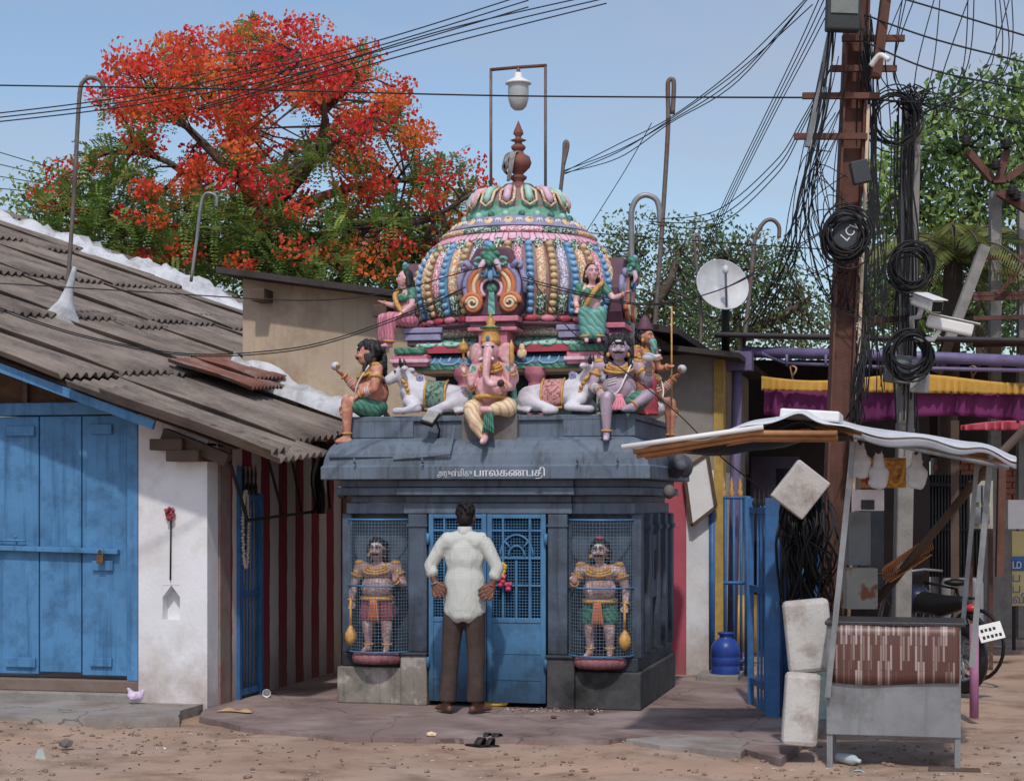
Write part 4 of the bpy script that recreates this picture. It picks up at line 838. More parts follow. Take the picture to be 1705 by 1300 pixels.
MB().lathe([(.15, 0.02), (.14, .08), (.15, .1), (.13, .17), (.14, .2), (.12, .28), (.13, .31), (.12, .42), (.0, .42)], (0, 0, 0), 18).build('robe', m_red, r, local=True)
MB().tube([(.2, -.2, .1), (.2, -.2, 1.15)], .01, 6).build('spear', m_gold, r, local=True)
# --- ladies seated at the dome corners
def lady(loc, rz_, face, label, sari, blouse, m):
    r = thing('lady_statue', label, 'statue', loc, rz=rz_, group='seated lady statues at the dome corners')
    J = dict(pel=(0, .02, .07), chest=(0, .0, .245), neck=(0, -.01, .335), head=(0, -.025, .415))
    side = dict(L=dict(sh=(-.095, 0, .30), el=(-.135, -.02, .18), wr=(-.12, -.12, .10), hip=(-.055, 0, .06), kn=(-.065, -.19, .07), an=(-.05, -.19, -.13), to=(-.05, -.26, -.165)),
                R=dict(sh=(.095, 0, .30), el=(.175, -.04, .20), wr=(.27, -.1, .235), hip=(.055, 0, .06), kn=(.065, -.19, .07), an=(.05, -.19, -.13), to=(.05, -.26, -.165)))
    for s in 'LR':
        for q, v in side[s].items(): J[q+(s if m > 0 else 'RL'['LR'.index(s)])] = (v[0]*m, v[1], v[2])
    hd = (.052, .06, .07); hn = ((0, 0, -1), (0, 0, 1)) if m > 0 else ((0, 0, 1), (0, 0, -1))
    o, H, j = human(r, J, m_skinp, .66, (.07, .06, .08), .065, .009, hd, face=face, hn=hn, bust=.04, curl=(.3, .2))
    b = MB(); b.ell(H(0, .35, .2), (.058, .056, .07)); b.ell(H(0, .95, -.9), (.04, .035, .07)); b.caps([(*H(-.7, .3, .3), .025), (*H(-1.0, .5, -.9), .025)]); b.caps([(*H(.7, .3, .3), .025), (*H(1.0, .5, -.9), .025)])
    b.build('hair', m_hair, r, local=True, remesh=.008, smooth=2)
    b = MB(); b.ell((0, .02, .05), (.09, .08, .075))
    for s in 'LR': b.caps([(*j['hip'+s], .062), (*j['kn'+s], .055), (*j['an'+s].lerp(j['kn'+s], .12), .05)])
    b.caps([(0, -.19, .05, .05), (0, -.2, -.1, .05)]); b.build('sari', sari, r, local=True, remesh=.009, smooth=2)
    b = MB(); b.ell(j['chest'], (.085, .066, .065)); b.ell(j['chest']+Vector((.035, -.05, 0)), .043); b.ell(j['chest']+Vector((-.035, -.05, 0)), .043)
    for s in 'LR': b.caps([(*j['sh'+s], .042), (*j['sh'+s].lerp(j['el'+s], .5), .036)])
    b.build('blouse', blouse, r, local=True, remesh=.008, smooth=2)
    b = MB(); b.tube(smoothpath([(.085*m, -.03, .33), (.03*m, -.1, .27), (-.03*m, -.1, .18), (-.08*m, -.06, .1)], 5), .022, 6); b.build('drape', m_gold, r, local=True)
    b = MB(); b.tube([(.05*math.cos(t), -.02+.045*math.sin(t), .30+.03*math.sin(t)) for t in [i*.3142 for i in range(20)]], .008, 6, closed=True); b.build('necklace', m_gold, r, local=True)
    for s in 'LR': b = MB(); band(b, j['el'+s], j['wr'+s], .85, .02, .006); b.build('bangle', m_gold, r, local=True); b = MB(); band(b, j['kn'+s], j['an'+s], .95, .045, .009); b.build('hem', m_gold, r, local=True)
    earrings(r, H, .6)
lady((-.80, .42, 3.105), R(-48), R(-20), 'lady statue in a pink sari sitting left of the dome', m_sarip, m_green, -1)
lady((.78, .40, 3.105), R(12), R(14), 'lady statue in a green sari sitting right of the dome', m_teal, m_green, 1)
# --- elephant-headed deity in the middle
r = thing('elephant_deity_statue', 'pink elephant-headed deity statue with gold crown above the doors', 'statue', (.03, .03, 2.352)); r.scale = (.84, 1, 1)
b = MB(); b.ell((0, .02, .09), (.15, .12, .11)); b.ell((0, -.03, .2), (.165, .155, .14)); b.ell((0, .02, .36), (.15, .1, .11)); b.caps([(0, .02, .38, .08), (0, -.03, .47, .07)])
b.ell((0, -.06, .51), (.088, .09, .1)); b.ell((0, -.11, .545), (.07, .05, .05))
b.caps([(0, -.13, .49, .052), (0, -.175, .42, .042), (0, -.20, .35, .037), (0, -.215, .29, .034), (.03, -.225, .245, .031), (.075, -.23, .225, .028), (.115, -.235, .235, .025), (.135, -.24, .26, .022)])
for s in (-1, 1):
    b.ell((s*.145, -.03, .50), (.075, .018, .085), (0, s*.3, s*.35)); b.ell((s*.17, -.03, .46), (.045, .016, .06), (0, s*.2, s*.35))
    b.caps([(s*.14, .02, .40, .06), (s*.215, -.01, .33, .045), (s*.235, -.04, .28, .04), (s*.235, -.13, .345, .026)])
    hand(b, (s*.235, -.13, .345), (0, -.25, 1), (0, -1, 0), .085, .7, -s)
b.caps([(-.15, .0, .36, .055), (-.2, -.03, .24, .045), (-.155, -.17, .235, .028)]); hand(b, (-.155, -.175, .235), (0, -.12, 1), (0, 1, 0), .1, -.1, 1)
b.caps([(.15, .0, .36, .055), (.2, -.03, .23, .045), (.16, -.17, .2, .028)]); hand(b, (.16, -.175, .2), (0, -.8, .25), (0, 0, 1), .085, .6, -1)
b.caps([(0, -.22, -.19, .03), (-.0, -.27, -.215, .032), (-.01, -.31, -.23, .022)]); b.caps([(.06, -.22, .03, .03), (-.03, -.24, .03, .028)])
b.build('body', m_skinp, r, local=True, remesh=.009, smooth=2)
b = MB(); b.ell((0, .03, .07), (.17, .12, .08)); b.caps([(-.09, 0, .06, .1), (-.155, -.15, .03, .085), (-.1, -.2, -.08, .07), (-.02, -.21, -.18, .045)]); b.caps([(.09, 0, .06, .1), (.2, -.12, .05, .08), (.08, -.2, .035, .05)])
b.build('dhoti', m_dhoti, r, local=True, remesh=.011, smooth=2)
fan(r, (.035, -.22, .04), .03, .06, .2, m_green, .02)
b = MB()
for s in (-1, 1): b.caps([(s*.16, .0, .36, .058), (s*.215, -.01, .30, .052)]); b.caps([(s*.2, .04, .2, .03), (s*.22, .02, .05, .04), (s*.2, 0, -.0, .035)])
b.caps([(-.16, .06, .3, .03), (.16, .06, .3, .03)]); b.build('shawl', m_teal, r, local=True, remesh=.01, smooth=1)
MB().lathe([(.088, .56), (.1, .575), (.095, .60), (.085, .61), (.09, .635), (.075, .67), (.075, .685), (.1, .69), (.06, .705), (.035, .72), (.047, .745), (.02, .775), (0, .83)], (0, -.05, 0), 18).build('crown', m_gold, r, local=True)
MB().lathe([(.07, .684), (.105, .688), (.1, .698), (.05, .706)], (0, -.05, 0), 18).build('crown_plate', m_green, r, local=True)
MB().ell((0, -.145, .60), (.02, .01, .026)).build('crown_gem', m_peblue, r, local=True)
b = MB()
for rr, dz in ((.08, .42), (.1, .40), (.115, .375)): b.tube([(rr*math.cos(t), -.02+rr*.95*math.sin(t), dz+.04*min(0, math.sin(t))) for t in [i*.3142 for i in range(20)]], .014, 6, closed=True)
b.build('necklace', m_gold, r, local=True)
b = MB(); b.tube([(.172*math.cos(t), -.02+.165*math.sin(t), .12-.02*math.sin(t)) for t in [i*.3142 for i in range(20)]], .02, 6, closed=True); b.build('belt', m_gold, r, local=True)
for s in (-1, 1):
    MB().ell((s*.045, -.145, .535), (.016, .008, .01)).build('eye', m_black, r, local=True); MB().caps([(s*.05, -.16, .44, .014), (s*.065, -.2, .43, .008)]).build('tusk', m_paintwhite, r, local=True)
    b = MB(); p = Vector((s*.235, -.16, .42)); b.tube([p, p+Vector((0, 0, .08))], .012, 6)
    if s < 0: b.lathe([(.015, .07), (.045, .085), (.05, .11), (.035, .14), (.012, .16), (0, .19)], p, 12)
    else: b.lathe([(.02, -.02), (.03, .03), (.022, .08), (.03, .11), (.015, .14), (0, .17)], p, 10)
    b.build('held_emblem', m_gold, r, local=True)
    b = MB(); band(b, (s*.2, -.03, .24), (s*.16, -.17, .21), .85, .034, .009); band(b, (s*.235, -.04, .28), (s*.235, -.13, .345), .8, .034, .008); b.build('bracelet', m_gold, r, local=True)
MB().ell((.16, -.26, .235), (.035, .03, .03)).build('sweet', mat('sweet', S(60, 50, 48), .6, .5, 60, .3), r, local=True)
b = MB(); b.ell((0, -.2, .46), (.006, .01, .012)); b.ell((0, -.155, .545), (.022, .01, .008)); b.ell((0, -.23, .38), (.005, .006, .01)); b.build('forehead_mark', m_paintwhite, r, local=True)
# --- lying bulls
def bull(loc, m, label, cloth):
    r = thing('bull_statue', label, 'statue', loc, group='white bull statues on the parapet'); X = lambda x: x*m
    b = MB()
    b.caps([(X(.26), 0, .13, .115), (X(.1), 0, .145, .13), (X(-.08), 0, .165, .125), (X(-.17), 0, .2, .11)]); b.caps([(X(-.17), 0, .22, .1), (X(-.22), -.01, .30, .075), (X(-.25), -.02, .35, .06)])
    b.caps([(X(-.25), -.02, .36, .068), (X(-.31), -.04, .33, .05), (X(-.36), -.055, .30, .043)]); b.ell((X(-.1), 0, .30), (.045, .04, .05))
    for s in (-1, 1):
        b.caps([(X(-.23), -.03+s*.06, .385, .02), (X(-.2), -.03+s*.11, .385, .028), (X(-.185), -.03+s*.14, .38, .012)])
    b.caps([(X(-.17), -.09, .12, .06), (X(-.08), -.15, .06, .035), (X(-.2), -.17, .045, .028), (X(-.27), -.16, .04, .03)]); b.caps([(X(-.2), .08, .1, .05), (X(-.28), .08, .05, .03)])
    b.caps([(X(.26), -.06, .12, .1), (X(.14), -.14, .07, .045), (X(.02), -.15, .035, .03), (X(.1), -.16, .03, .03)])
    b.caps([(X(.36), 0, .1, .02), (X(.34), -.1, .05, .018), (X(.24), -.16, .03, .02)])
    b.build('body', m_bull, r, local=True, remesh=.011, smooth=3)
    for s in (-1, 1): MB().tube([(X(-.245), -.03+s*.04, .41), (X(-.25), -.03+s*.065, .45), (X(-.255), -.03+s*.055, .48)], [.018, .013, .004], 8).build('horn', m_hair, r, local=True); MB().ell((X(-.295), -.04+s*.052, .37), (.012, .006, .009)).build('eye', m_black, r, local=True)
    MB().ell((X(-.385), -.06, .295), (.025, .035, .028)).build('muzzle', mat('muzzle_grey', S(70, 62, 70), .5), r, local=True)
    b = MB(); b.tube([(X(-.1+.032*(1-t/14)*math.cos(t)), -.048, .315+.032*(1-t/14)*math.sin(t)) for t in [i*.5 for i in range(24)]], .006, 5); b.build('hump_curl', m_lil, r, local=True)
    cl = MB(); cl.grid(lambda u, v: Vector((X(-.03+.17*u), -.145*math.sin(v*2.0+.15), .15+.14*math.cos(v*2.0+.15)-.004*u)), 6, 8); o = cl.build('saddle_cloth', cloth, r, local=True, solid=.012)
    b = MB()
    for u in (0, 1): b.tube([(X(-.03+.17*u), -.15*math.sin(v*.25+.15), .15+.145*math.cos(v*.25+.15)) for v in range(9)], .01, 6)
    b.tube([(X(-.03), -.135, .055), (X(.14), -.135, .055)], .01, 6); b.build('cloth_border', m_gold, r, local=True)
    b = MB()
    for t in range(16):
        a = t*.3927; b.ell((X(-.2+.02*math.sin(a)-.035*math.cos(a)), .105*math.cos(a+1.57)*.95-.01, .245+.1*math.sin(a+1.57)*.9-.03), .02, sub=1)
    b.build('bell_collar', m_gold, r, local=True); b = MB(); b.tube([(X(-.215-.03*math.cos(a*.3142)), .095*math.sin(a*.3142)-.01, .285+.03*math.cos(a*.3142)) for a in range(20)], .016, 6, closed=True); b.build('collar', m_gold, r, local=True)
bull((-.5, .14, 2.347), 1, 'white bull statue with green saddle cloth lying facing left', mat('cloth_green', S(120, 150, 130), .6, .3, 40, .3, c2=S(60, 90, 84), c2s=40, c2t=(.5, .55)))
bull((.58, .14, 2.347), -1, 'white bull statue with pink saddle cloth lying facing right', mat('cloth_pink', S(206, 150, 146), .6, .3, 40, .3, c2=S(160, 80, 84), c2s=40, c2t=(.5, .55)))
# --- the worshipper
mn_ = thing('person', 'man in white shirt and brown trousers seen from behind with hands on hips', 'person', (-.06, -.5, .004), rz=math.pi+.08); mn_.scale = (.88, 1, 1)
J = dict(pel=(0, 0, .92), chest=(0, .0, 1.24), neck=(0, .0, 1.42), head=(0, -.065, 1.525), shL=(-.175, .01, 1.35), shR=(.175, .01, 1.35), elL=(-.3, .03, 1.13), elR=(.305, .03, 1.15), wrL=(-.255, .07, .985), wrR=(.25, .07, 1.0), hipL=(-.085, 0, .88), hipR=(.085, 0, .88), knL=(-.1, -.01, .48), knR=(.13, -.01, .48), anL=(-.1, .02, .075), anR=(.15, .02, .075), toL=(-.2, -.1, .03), toR=(.26, -.09, .03))
o, H, j = human(mn_, J, m_skinman, 1., (.12, .1, .14), .15, .0055, (.076, .095, .108), hdir=((.75, .25, -.55), (-.75, .25, -.55)), hn=((.1, 1, 0), (-.1, 1, 0)), curl=(.55, .55), sm=2)
b = MB(); b.ell((0, -.055, 1.56), (.082, .1, .092)); b.ell((0, -.012, 1.515), (.074, .075, .075)); rr = random.Random(5)
for i in range(90):
    a = rr.uniform(0, 6.28); z = rr.uniform(-.2, 1); q = math.sqrt(1-z*z); p = Vector((.083*q*math.cos(a), -.035+.1*q*math.sin(a), 1.56+.092*z))
    if p.y < -.1 and p.z < 1.58: continue
    b.ell(p, .013, sub=1)
b.build('hair', mat('man_hair', S(22, 19, 18), .6, .3, 50, .6, 120), mn_, local=True, remesh=.008, smooth=1)
m_shirt = bpy.data.materials.new('shirt_cotton'); m_shirt.use_nodes = True; nt = m_shirt.node_tree; L = nt.links.new; bs = nt.nodes['Principled BSDF']; bs.inputs['Roughness'].default_value = .9
g = N(nt, 'ShaderNodeTexCoord'); mp = N(nt, 'ShaderNodeMapping'); mp.inputs['Scale'].default_value = (9, .01, 7); L(g.outputs['Object'], mp.inputs[0])
br = N(nt, 'ShaderNodeTexBrick'); br.inputs['Scale'].default_value = 1.5; br.inputs['Mortar Size'].default_value = .012; br.inputs['Color1'].default_value = br.inputs['Color2'].default_value = (*S(194, 196, 190), 1); br.inputs['Mortar'].default_value = (*S(176, 179, 178), 1)
nz = N(nt, 'ShaderNodeTexNoise'); nz.inputs['Scale'].default_value = 14; L(g.outputs['Object'], nz.inputs['Vector'])
sep = N(nt, 'ShaderNodeSeparateXYZ'); L(mp.outputs[0], sep.inputs[0]); cmb = N(nt, 'ShaderNodeCombineXYZ'); L(sep.outputs[0], cmb.inputs[0]); L(sep.outputs[2], cmb.inputs[1]); L(cmb.outputs[0], br.inputs['Vector'])
rp = N(nt, 'ShaderNodeMapRange'); rp.inputs[1].default_value = .45; rp.inputs[2].default_value = .6; L(nz.outputs[0], rp.inputs[0])
mx = N(nt, 'ShaderNodeMix', data_type='RGBA'); mx.inputs['A'].default_value = (*S(194, 196, 190), 1); L(rp.outputs[0], mx.inputs['Factor']); L(br.outputs[0], mx.inputs['B']); L(mx.outputs['Result'], bs.inputs['Base Color'])
nf = N(nt, 'ShaderNodeTexNoise'); nf.inputs['Scale'].default_value = 7; nf.inputs['Detail'].default_value = 2; nf.inputs['Distortion'].default_value = 1.2; mf = N(nt, 'ShaderNodeMapping'); mf.inputs['Scale'].default_value = (1.3, 1.3, .7); L(g.outputs['Object'], mf.inputs[0]); L(mf.outputs[0], nf.inputs['Vector'])
bp = N(nt, 'ShaderNodeBump'); bp.inputs['Strength'].default_value = .7; bp.inputs['Distance'].default_value = .025; L(nf.outputs[0], bp.inputs['Height']); L(bp.outputs[0], bs.inputs['Normal'])
b = MB()
b.caps([(-.1, .01, 1.33, .085), (0, .0, 1.36, .075), (.1, .01, 1.33, .085)]); b.ell((0, .0, 1.2), (.18, .12, .2)); b.ell((0, .005, 1.0), (.166, .118, .2))
b.lathe([(.0, .76), (.175, .765), (.186, .80), (.184, .95), (.175, 1.05), (.14, 1.15), (.0, 1.16)], (0, 0, 0), 20, M=Matrix.Diagonal((1.03, .74, 1)))
for s, el in ((-1, J['elL']), (1, J['elR'])):
    b.caps([(s*.15, .01, 1.34, .075), (s*.2, .015, 1.3, .066), (el[0], el[1], el[2], .055), (el[0]-s*.02, el[1]+.012, el[2]-.055, .054)])
    b.ell((el[0]-s*.022, el[1]+.014, el[2]-.06), (.06, .058, .024), (0, s*.4, 0))
    b.caps([(s*.12, .04, .80, .06), (s*.05, .07, .75, .05)])
b.caps([(0, .09, .77, .05), (.05, .085, .765, .05), (-.05, .085, .765, .05)])
b.build('shirt', m_shirt, mn_, local=True, remesh=.012, smooth=4)
MB().lathe([(.062, 1.385), (.066, 1.40), (.06, 1.445), (.054, 1.45)], (0, .0, 0), 20, M=Matrix.Diagonal((1, .95, 1))).build('collar', m_shirt, mn_, local=True, solid=.008)
b = MB(); b.ell((0, 0, .87), (.165, .12, .13))
for s in 'LR': b.caps([(*(Vector(J['hip'+s])+Vector((0, 0, .02))), .105), (*(Vector(J['hip'+s]).lerp(Vector(J['kn'+s]), .5)), .095), (*J['kn'+s], .082)]); b.tube([Vector(J['kn'+s]), Vector(J['kn'+s]).lerp(Vector(J['an'+s]), .5), Vector(J['an'+s])+Vector((0, 0, .012))], [.082, .076, .078], 16)
b.build('trousers', mat('brown_trousers', S(74, 60, 55), .9, .2, 12, 1., 7, S(50, 40, 38), 5, .6), mn_, local=True, remesh=.012, smooth=4)
b = MB(); band(b, J['elL'], J['wrL'], .95, .033, .005); b.build('wrist_thread', m_red, mn_, local=True)
b = MB(); band(b, J['elR'], J['wrR'], .97, .034, .007); b.build('bangle', m_galv, mn_, local=True)
fl_ = thing('flower_bunch', 'pink and yellow flowers tucked in the door grille beside the man', 'flowers', (.14, -.06, 1.0))
b = MB()
for k in range(16): b.ell((.13+rnd.uniform(-.03, .08), -.07+rnd.uniform(-.02, .02), 1.02+rnd.uniform(-.1, .08)), .022, sub=1)
b.build('pink_blossoms', mat('pink_flower', S(206, 60, 104), .7, .3, 60), fl_)
b = MB()
for k in range(8): b.ell((.15+rnd.uniform(-.015, .015), -.075, 1.05+k*.014), .022, sub=1)
b.build('yellow_blossoms', mat('yellow_flower', S(226, 170, 40), .7, .3, 60), fl_)
m_foam = mat('dirty_foam', S(196, 192, 188), .9, .1, 6, .5, 40, S(128, 110, 100), 5, .7)
# ================================================================ right side of the street
m_purple = mat('purple_paint', S(112, 100, 140), .5, .15, 6, .2, 50, S(70, 60, 84), 4, .5)
pav = thing('pavilion', 'purple steel pavilion with flat dark roof behind the stall', 'pavilion', P(1225, 1115, 3.3))
MB().tube([P(1218, 1118, 3.3), P(1228, 585, 3.3)], .05, 12).build('post', m_purple, pav)
b = MB(); b.box(-.14, .14, -.1, .1, -.09, .09, Matrix.Translation(P(1229, 602, 3.3))); b.build('post_head', m_purple, pav)
MB().tube([D(1236, 586, 17.4), D(1480, 592, 17), D(1780, 604, 16.6)], .055, 10).build('beam', m_purple, pav)
MB().tube([D(1268, 588, 17.3), D(1308, 604, 17.3), D(1480, 612, 17), D(1780, 618, 16.6)], .02, 8).build('lower_rail', m_purple, pav)
for x in (1310, 1375, 1438, 1502, 1566, 1630, 1695): MB().tube([D(x, 590, 17), D(x, 610, 17)], .014, 6).build('strut', m_purple, pav)
b = MB(); b.grid(lambda u, v: D(1190+620*u, 577+12*u-2*v, 17.2+v*8)+Vector((0, 0, .12)), 8, 2); b.build('roof', mat('pavilion_roof', S(70, 66, 70), .8, .2), pav, solid=.04)
for (x, nm, lab) in ((1318, 'rope_knot', 'pale rope knot on the pavilion rail left of the rusty pole'), (1467, 'rope_knot', 'pale rope knot on the pavilion rail right of the rusty pole'), (1618, 'rope_knot', 'orange rope knot on the pavilion rail above the purple cloth')):
    b = MB(); p = D(x, 618, 16.95); b.tube([p+Vector((.06*math.sin(t)*math.cos(t*.5), .02*math.cos(t*2), .05*math.cos(t))) for t in [i*.5 for i in range(14)]]+[p+Vector((.02, 0, -.12))], .009, 6); b.build(nm, mat('rope', S(176, 134, 100), .9, .2), label=lab, cat='rope')
# back of the pavilion, its shade painted into the dark wall colour
bk = thing('shop_interior', 'shop wall coloured dark for the shade deep under the pavilion roof', 'wall', D(1400, 1085, 20))
m_dk = mat('shade_painted_wall', S(70, 60, 56), .95, .3, 2, .3, 30, S(36, 32, 32), 2, .7)
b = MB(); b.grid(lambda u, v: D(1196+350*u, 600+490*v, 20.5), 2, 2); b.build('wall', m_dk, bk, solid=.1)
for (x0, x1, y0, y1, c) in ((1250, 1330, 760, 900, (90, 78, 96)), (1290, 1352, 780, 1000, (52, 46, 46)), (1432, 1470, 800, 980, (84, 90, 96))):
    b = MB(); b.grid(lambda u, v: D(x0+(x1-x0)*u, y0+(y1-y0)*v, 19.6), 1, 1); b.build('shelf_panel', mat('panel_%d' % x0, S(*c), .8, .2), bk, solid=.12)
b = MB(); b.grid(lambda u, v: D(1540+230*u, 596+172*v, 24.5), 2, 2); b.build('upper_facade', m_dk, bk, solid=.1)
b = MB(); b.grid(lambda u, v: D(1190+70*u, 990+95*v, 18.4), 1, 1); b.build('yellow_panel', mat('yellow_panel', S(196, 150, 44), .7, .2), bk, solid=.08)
# valances
def valance(name, x0, x1, y0, y1, d, m, label, folds, wav=4):
    b = MB(); b.grid(lambda u, v: D(x0+(x1-x0)*u, y0(u)+(y1(u)-y0(u))*v, d+.045*math.sin(u*folds*6.28+2.5*math.sin(u*17))*(.3+v)*(.6+.4*math.sin(u*31))), 120, 5); return b.build(name, m, solid=.006, label=label, cat='cloth')
m_yel = mat('yellow_cloth', S(198, 148, 36), .85, .15, 5, .3); m_pur = mat('magenta_cloth', S(120, 34, 96), .85, .18, 3, .3, c2=S(96, 24, 80), c2s=2.)
valance('yellow_valance', 1268, 1760, lambda u: 626+16*math.sin(u*9)*.4+u*6, lambda u: 650+8*u, 16.8, m_yel, 'pleated yellow cloth valance along the pavilion front', 40)
valance('magenta_valance', 1272, 1760, lambda u: 648+8*u, lambda u: 690+18*u+10*math.sin(u*7), 16.9, m_pur, 'magenta cloth hanging under the yellow valance', 12)
valance('red_valance', 1600, 1760, lambda u: 708-8*math.sin(u*3), lambda u: 716, 16.85, m_red, 'strip of red cloth under the magenta cloth at right', 8)
# blue gate standing open
gr = thing('open_gate', 'tall blue steel gate standing open with gold spikes right of the shrine', 'gate', P(1240, 1120, 3))
for x in (1186, 1245): MB().tube([P(x, 1122, 3), P(x, 826, 3)], .04, 4).build('stile', m_gateblue, gr)
for x in (1208, 1222, 1234): MB().tube([P(x, 1122, 3), P(x, 826, 3)], .014, 6).build('bar', m_gateblue, gr)
for y in (828, 970, 1100): MB().tube([P(1186, y, 3), P(1245, y, 3)], .018, 6).build('rail', m_gateblue, gr)
for x in (1205, 1218, 1232): MB().lathe([(.014, 0), (.03, .05), (.012, .09), (.02, .12), (0, .2)], P(x, 828, 3), 8).build('spike', m_gold, gr)
g0 = G(1250, 1172); g1 = G(1287, 1192); top = 1.68
for p, w_ in ((g0, .05), (g0.lerp(g1, .35), .02), (g0.lerp(g1, .5), .02), (g0.lerp(g1, .65), .02), (g1, .11)): MB().bar(p, p+Vector((0, 0, top if w_ > .03 else top-.06)), w_, w_*.8).build('stile' if w_ > .03 else 'bar', m_gateblue, gr)
for z in (.2, .95, 1.58): MB().bar(g0+Vector((0, 0, z)), g1+Vector((0, 0, z)), .03, .05).build('rail', m_gateblue, gr)
for t in (.2, .4, .6, .8): MB().lathe([(.012, 0), (.026, .04), (.01, .07), (.0, .16)], g0.lerp(g1, t)+Vector((0, 0, 1.6)), 8).build('spike', m_iron, gr)
g2 = G(1300, 1165); MB().bar(g1+Vector((.02, .02, 0)), g1+Vector((.02, .02, 1.66)), .09, .02).build('post_plate', m_gateblue, gr)
b = MB(); b.grid(lambda u, v: (g1+Vector((.06+.34*u, .12+.25*u, 1.2*v+.05))), 1, 1); b.build('sheet_panel', m_gateblue, gr, solid=.02)
# blue water pot
pt = P(1208, 1118, 2.7); pt.z = 0
o = MB().lathe([(0, 0), (.12, 0), (.135, .02), (.135, .12), (.13, .13), (.14, .14), (.14, .2), (.134, .21), (.142, .22), (.135, .3), (.10, .36), (.06, .38), (.055, .40), (.075, .42), (.08, .43), (.07, .435), (.055, .42), (.05, .38)], pt, 24).build('water_pot', mat('blue_plastic', S(36, 70, 156), .35, .12, 9, .05), label='blue plastic water pot standing inside the open gate', cat='pot', origin=pt)
MB().box(1.36, 1.75, 2.5, 3.4, -.02, .05).build('threshold', m_conc, bevel=.01, label='low concrete threshold step under the blue water pot', cat='step')
# ---------------------------------------------------------------- poles
pole = thing('steel_pole', 'rusty brown steel girder pole carrying a street light and boxes', 'pole', D(1376, 1191, 13.6))
a = D(1376, 1195, 13.6); t_ = D(1430, -60, 13.6); ax = (t_-a)
def onp(y, dx=0, dd=0): f = (1195-y)/1255; q = a.lerp(t_, f); return q+rd*dx+vd*dd
for off in (-.078, .078): MB().bar(a+rd*off, t_+rd*off, .016, .16, up=(vd.x, vd.y, 0)).build('flange', m_steelrust, pole)
MB().bar(a, t_, .145, .014, up=(vd.x, vd.y, 0)).build('web', m_steelrust, pole)
for y, l, r_ in ((70, -.12, .35), (120, -.2, .3), (165, -.4, .18), (232, -.45, .1)): MB().bar(onp(y, l, -.1), onp(y, r_, -.1), .045, .045).build('cross_arm', m_steelrust, pole)
MB().bar(onp(250, -.35, -.12), onp(40, -.2, -.12), .05, .04).build('tube_bracket', m_galv, pole)
MB().bar(D(1458, 130, 13.4), D(1478, -30, 13.4), .09, .07).build('secondary_post', m_steelrust, pole)
MB().tube(smoothpath([D(1450, 110, 13.3), D(1465, 92, 13.25), D(1480, 100, 13.2)], 5), .02, 8).build('insulated_bend', m_paintwhite, pole)
MB().tube([onp(1195, .12, -.1), onp(180, .1, -.1)], .014, 6).build('conduit', mat('conduit_cream', S(196, 170, 140), .7), pole)
lm = thing('street_light', 'dark box street light with grey glass at the top of the rusty pole', 'light', D(1405, 25, 13.2))
b = MB(); Ml = Matrix.Translation(D(1404, 12, 13.2)) @ Matrix.Rotation(T, 4, 'Z') @ Matrix.Rotation(R(2), 4, 'Y'); b.box(-.125, .125, -.05, .06, -.18, .3, Ml); b.build('housing', mat('lamp_dark', S(52, 56, 58), .6), lm, bevel=.015)
b = MB(); b.box(-.1, .1, -.06, -.051, -.06, .28, Ml); b.build('glass', mat('lamp_glass2', S(120, 126, 120), .2, .2, 9), lm)
def jbox(px, py, d, w_, h, rot, name, label, m, cat='box', dep=.09, yaw=0.):
    M = Matrix.Translation(D(px, py, d)) @ Matrix.Rotation(T+yaw, 4, 'Z') @ Matrix.Rotation(R(rot), 4, 'Y'); b = MB(); b.box(-w_/2, w_/2, -dep/2, dep/2, -h/2, h/2, M); o = b.build(name, m, bevel=.008, label=label, cat=cat); return o, M
m_dkbox = mat('dark_grey_box', S(58, 60, 66), .6, .15, 8, .15); m_grbox = mat('grey_box', S(128, 134, 138), .6, .12, 6, .2, 40, S(90, 84, 80), 4, .5)
jbox(1432, 287, 13.35, .13, .17, -12, 'cable_box', 'small grey cable box tilted on the rusty pole', m_dkbox)
bx, Mx = jbox(1408, 386, 13.3, .18, .27, 14, 'cable_box', 'black cable box with chalked letters inside the coil on the rusty pole', m_dkbox)
def text_mesh(body, M, size, m, parent, name, wfit=None, off=0.):
    cu = bpy.data.curves.new(name, 'FONT'); cu.body = body; cu.size = size; cu.extrude = .0012; cu.offset = off; tmp = bpy.data.objects.new(name, cu); col.objects.link(tmp)
    dg = bpy.context.evaluated_depsgraph_get(); me = bpy.data.meshes.new_from_object(tmp.evaluated_get(dg)); bpy.data.objects.remove(tmp); me.materials.clear(); me.materials.append(m)
    xs_ = [v.co.x for v in me.vertices] or [0, 1]; wd = max(xs_)-min(xs_); s = (wfit/wd) if wfit else 1
    for v in me.vertices: v.co.x = (v.co.x-min(xs_))*s
    o = link(name, me, parent, M @ Matrix.Rotation(R(90), 4, 'X')); return o
text_mesh('LCV', Mx @ Matrix.Translation(Vector((.02, -.047, -.075))) @ Matrix.Rotation(R(-62), 4, 'Y'), .1, m_letter, bx, 'chalk_lettering', wfit=.15)
def coil(px, py, d, r, label, n=14, th=.008, tilt=0.):
    root = thing('cable_coil', label, 'cable', D(px, py, d), group='coils of black cable hung on the poles')
    c = D(px, py, d); rr = random.Random(int(px))
    for i in range(n):
        q = r*rr.uniform(.72, 1.08); o = Vector((rr.uniform(-.03, .03), rr.uniform(-.05, .05), rr.uniform(-.04, .04))); e = rr.uniform(.9, 1.25); ph = rr.uniform(0, 6)
        MB().tube([c+o+rd*q*math.cos(t)+Vector((0, 0, q*e*math.sin(t)))+vd*(.04*math.sin(t+ph)) for t in [k*.314159 for k in range(20)]], th, 5, closed=True).build('cable_loop', m_cable, root)
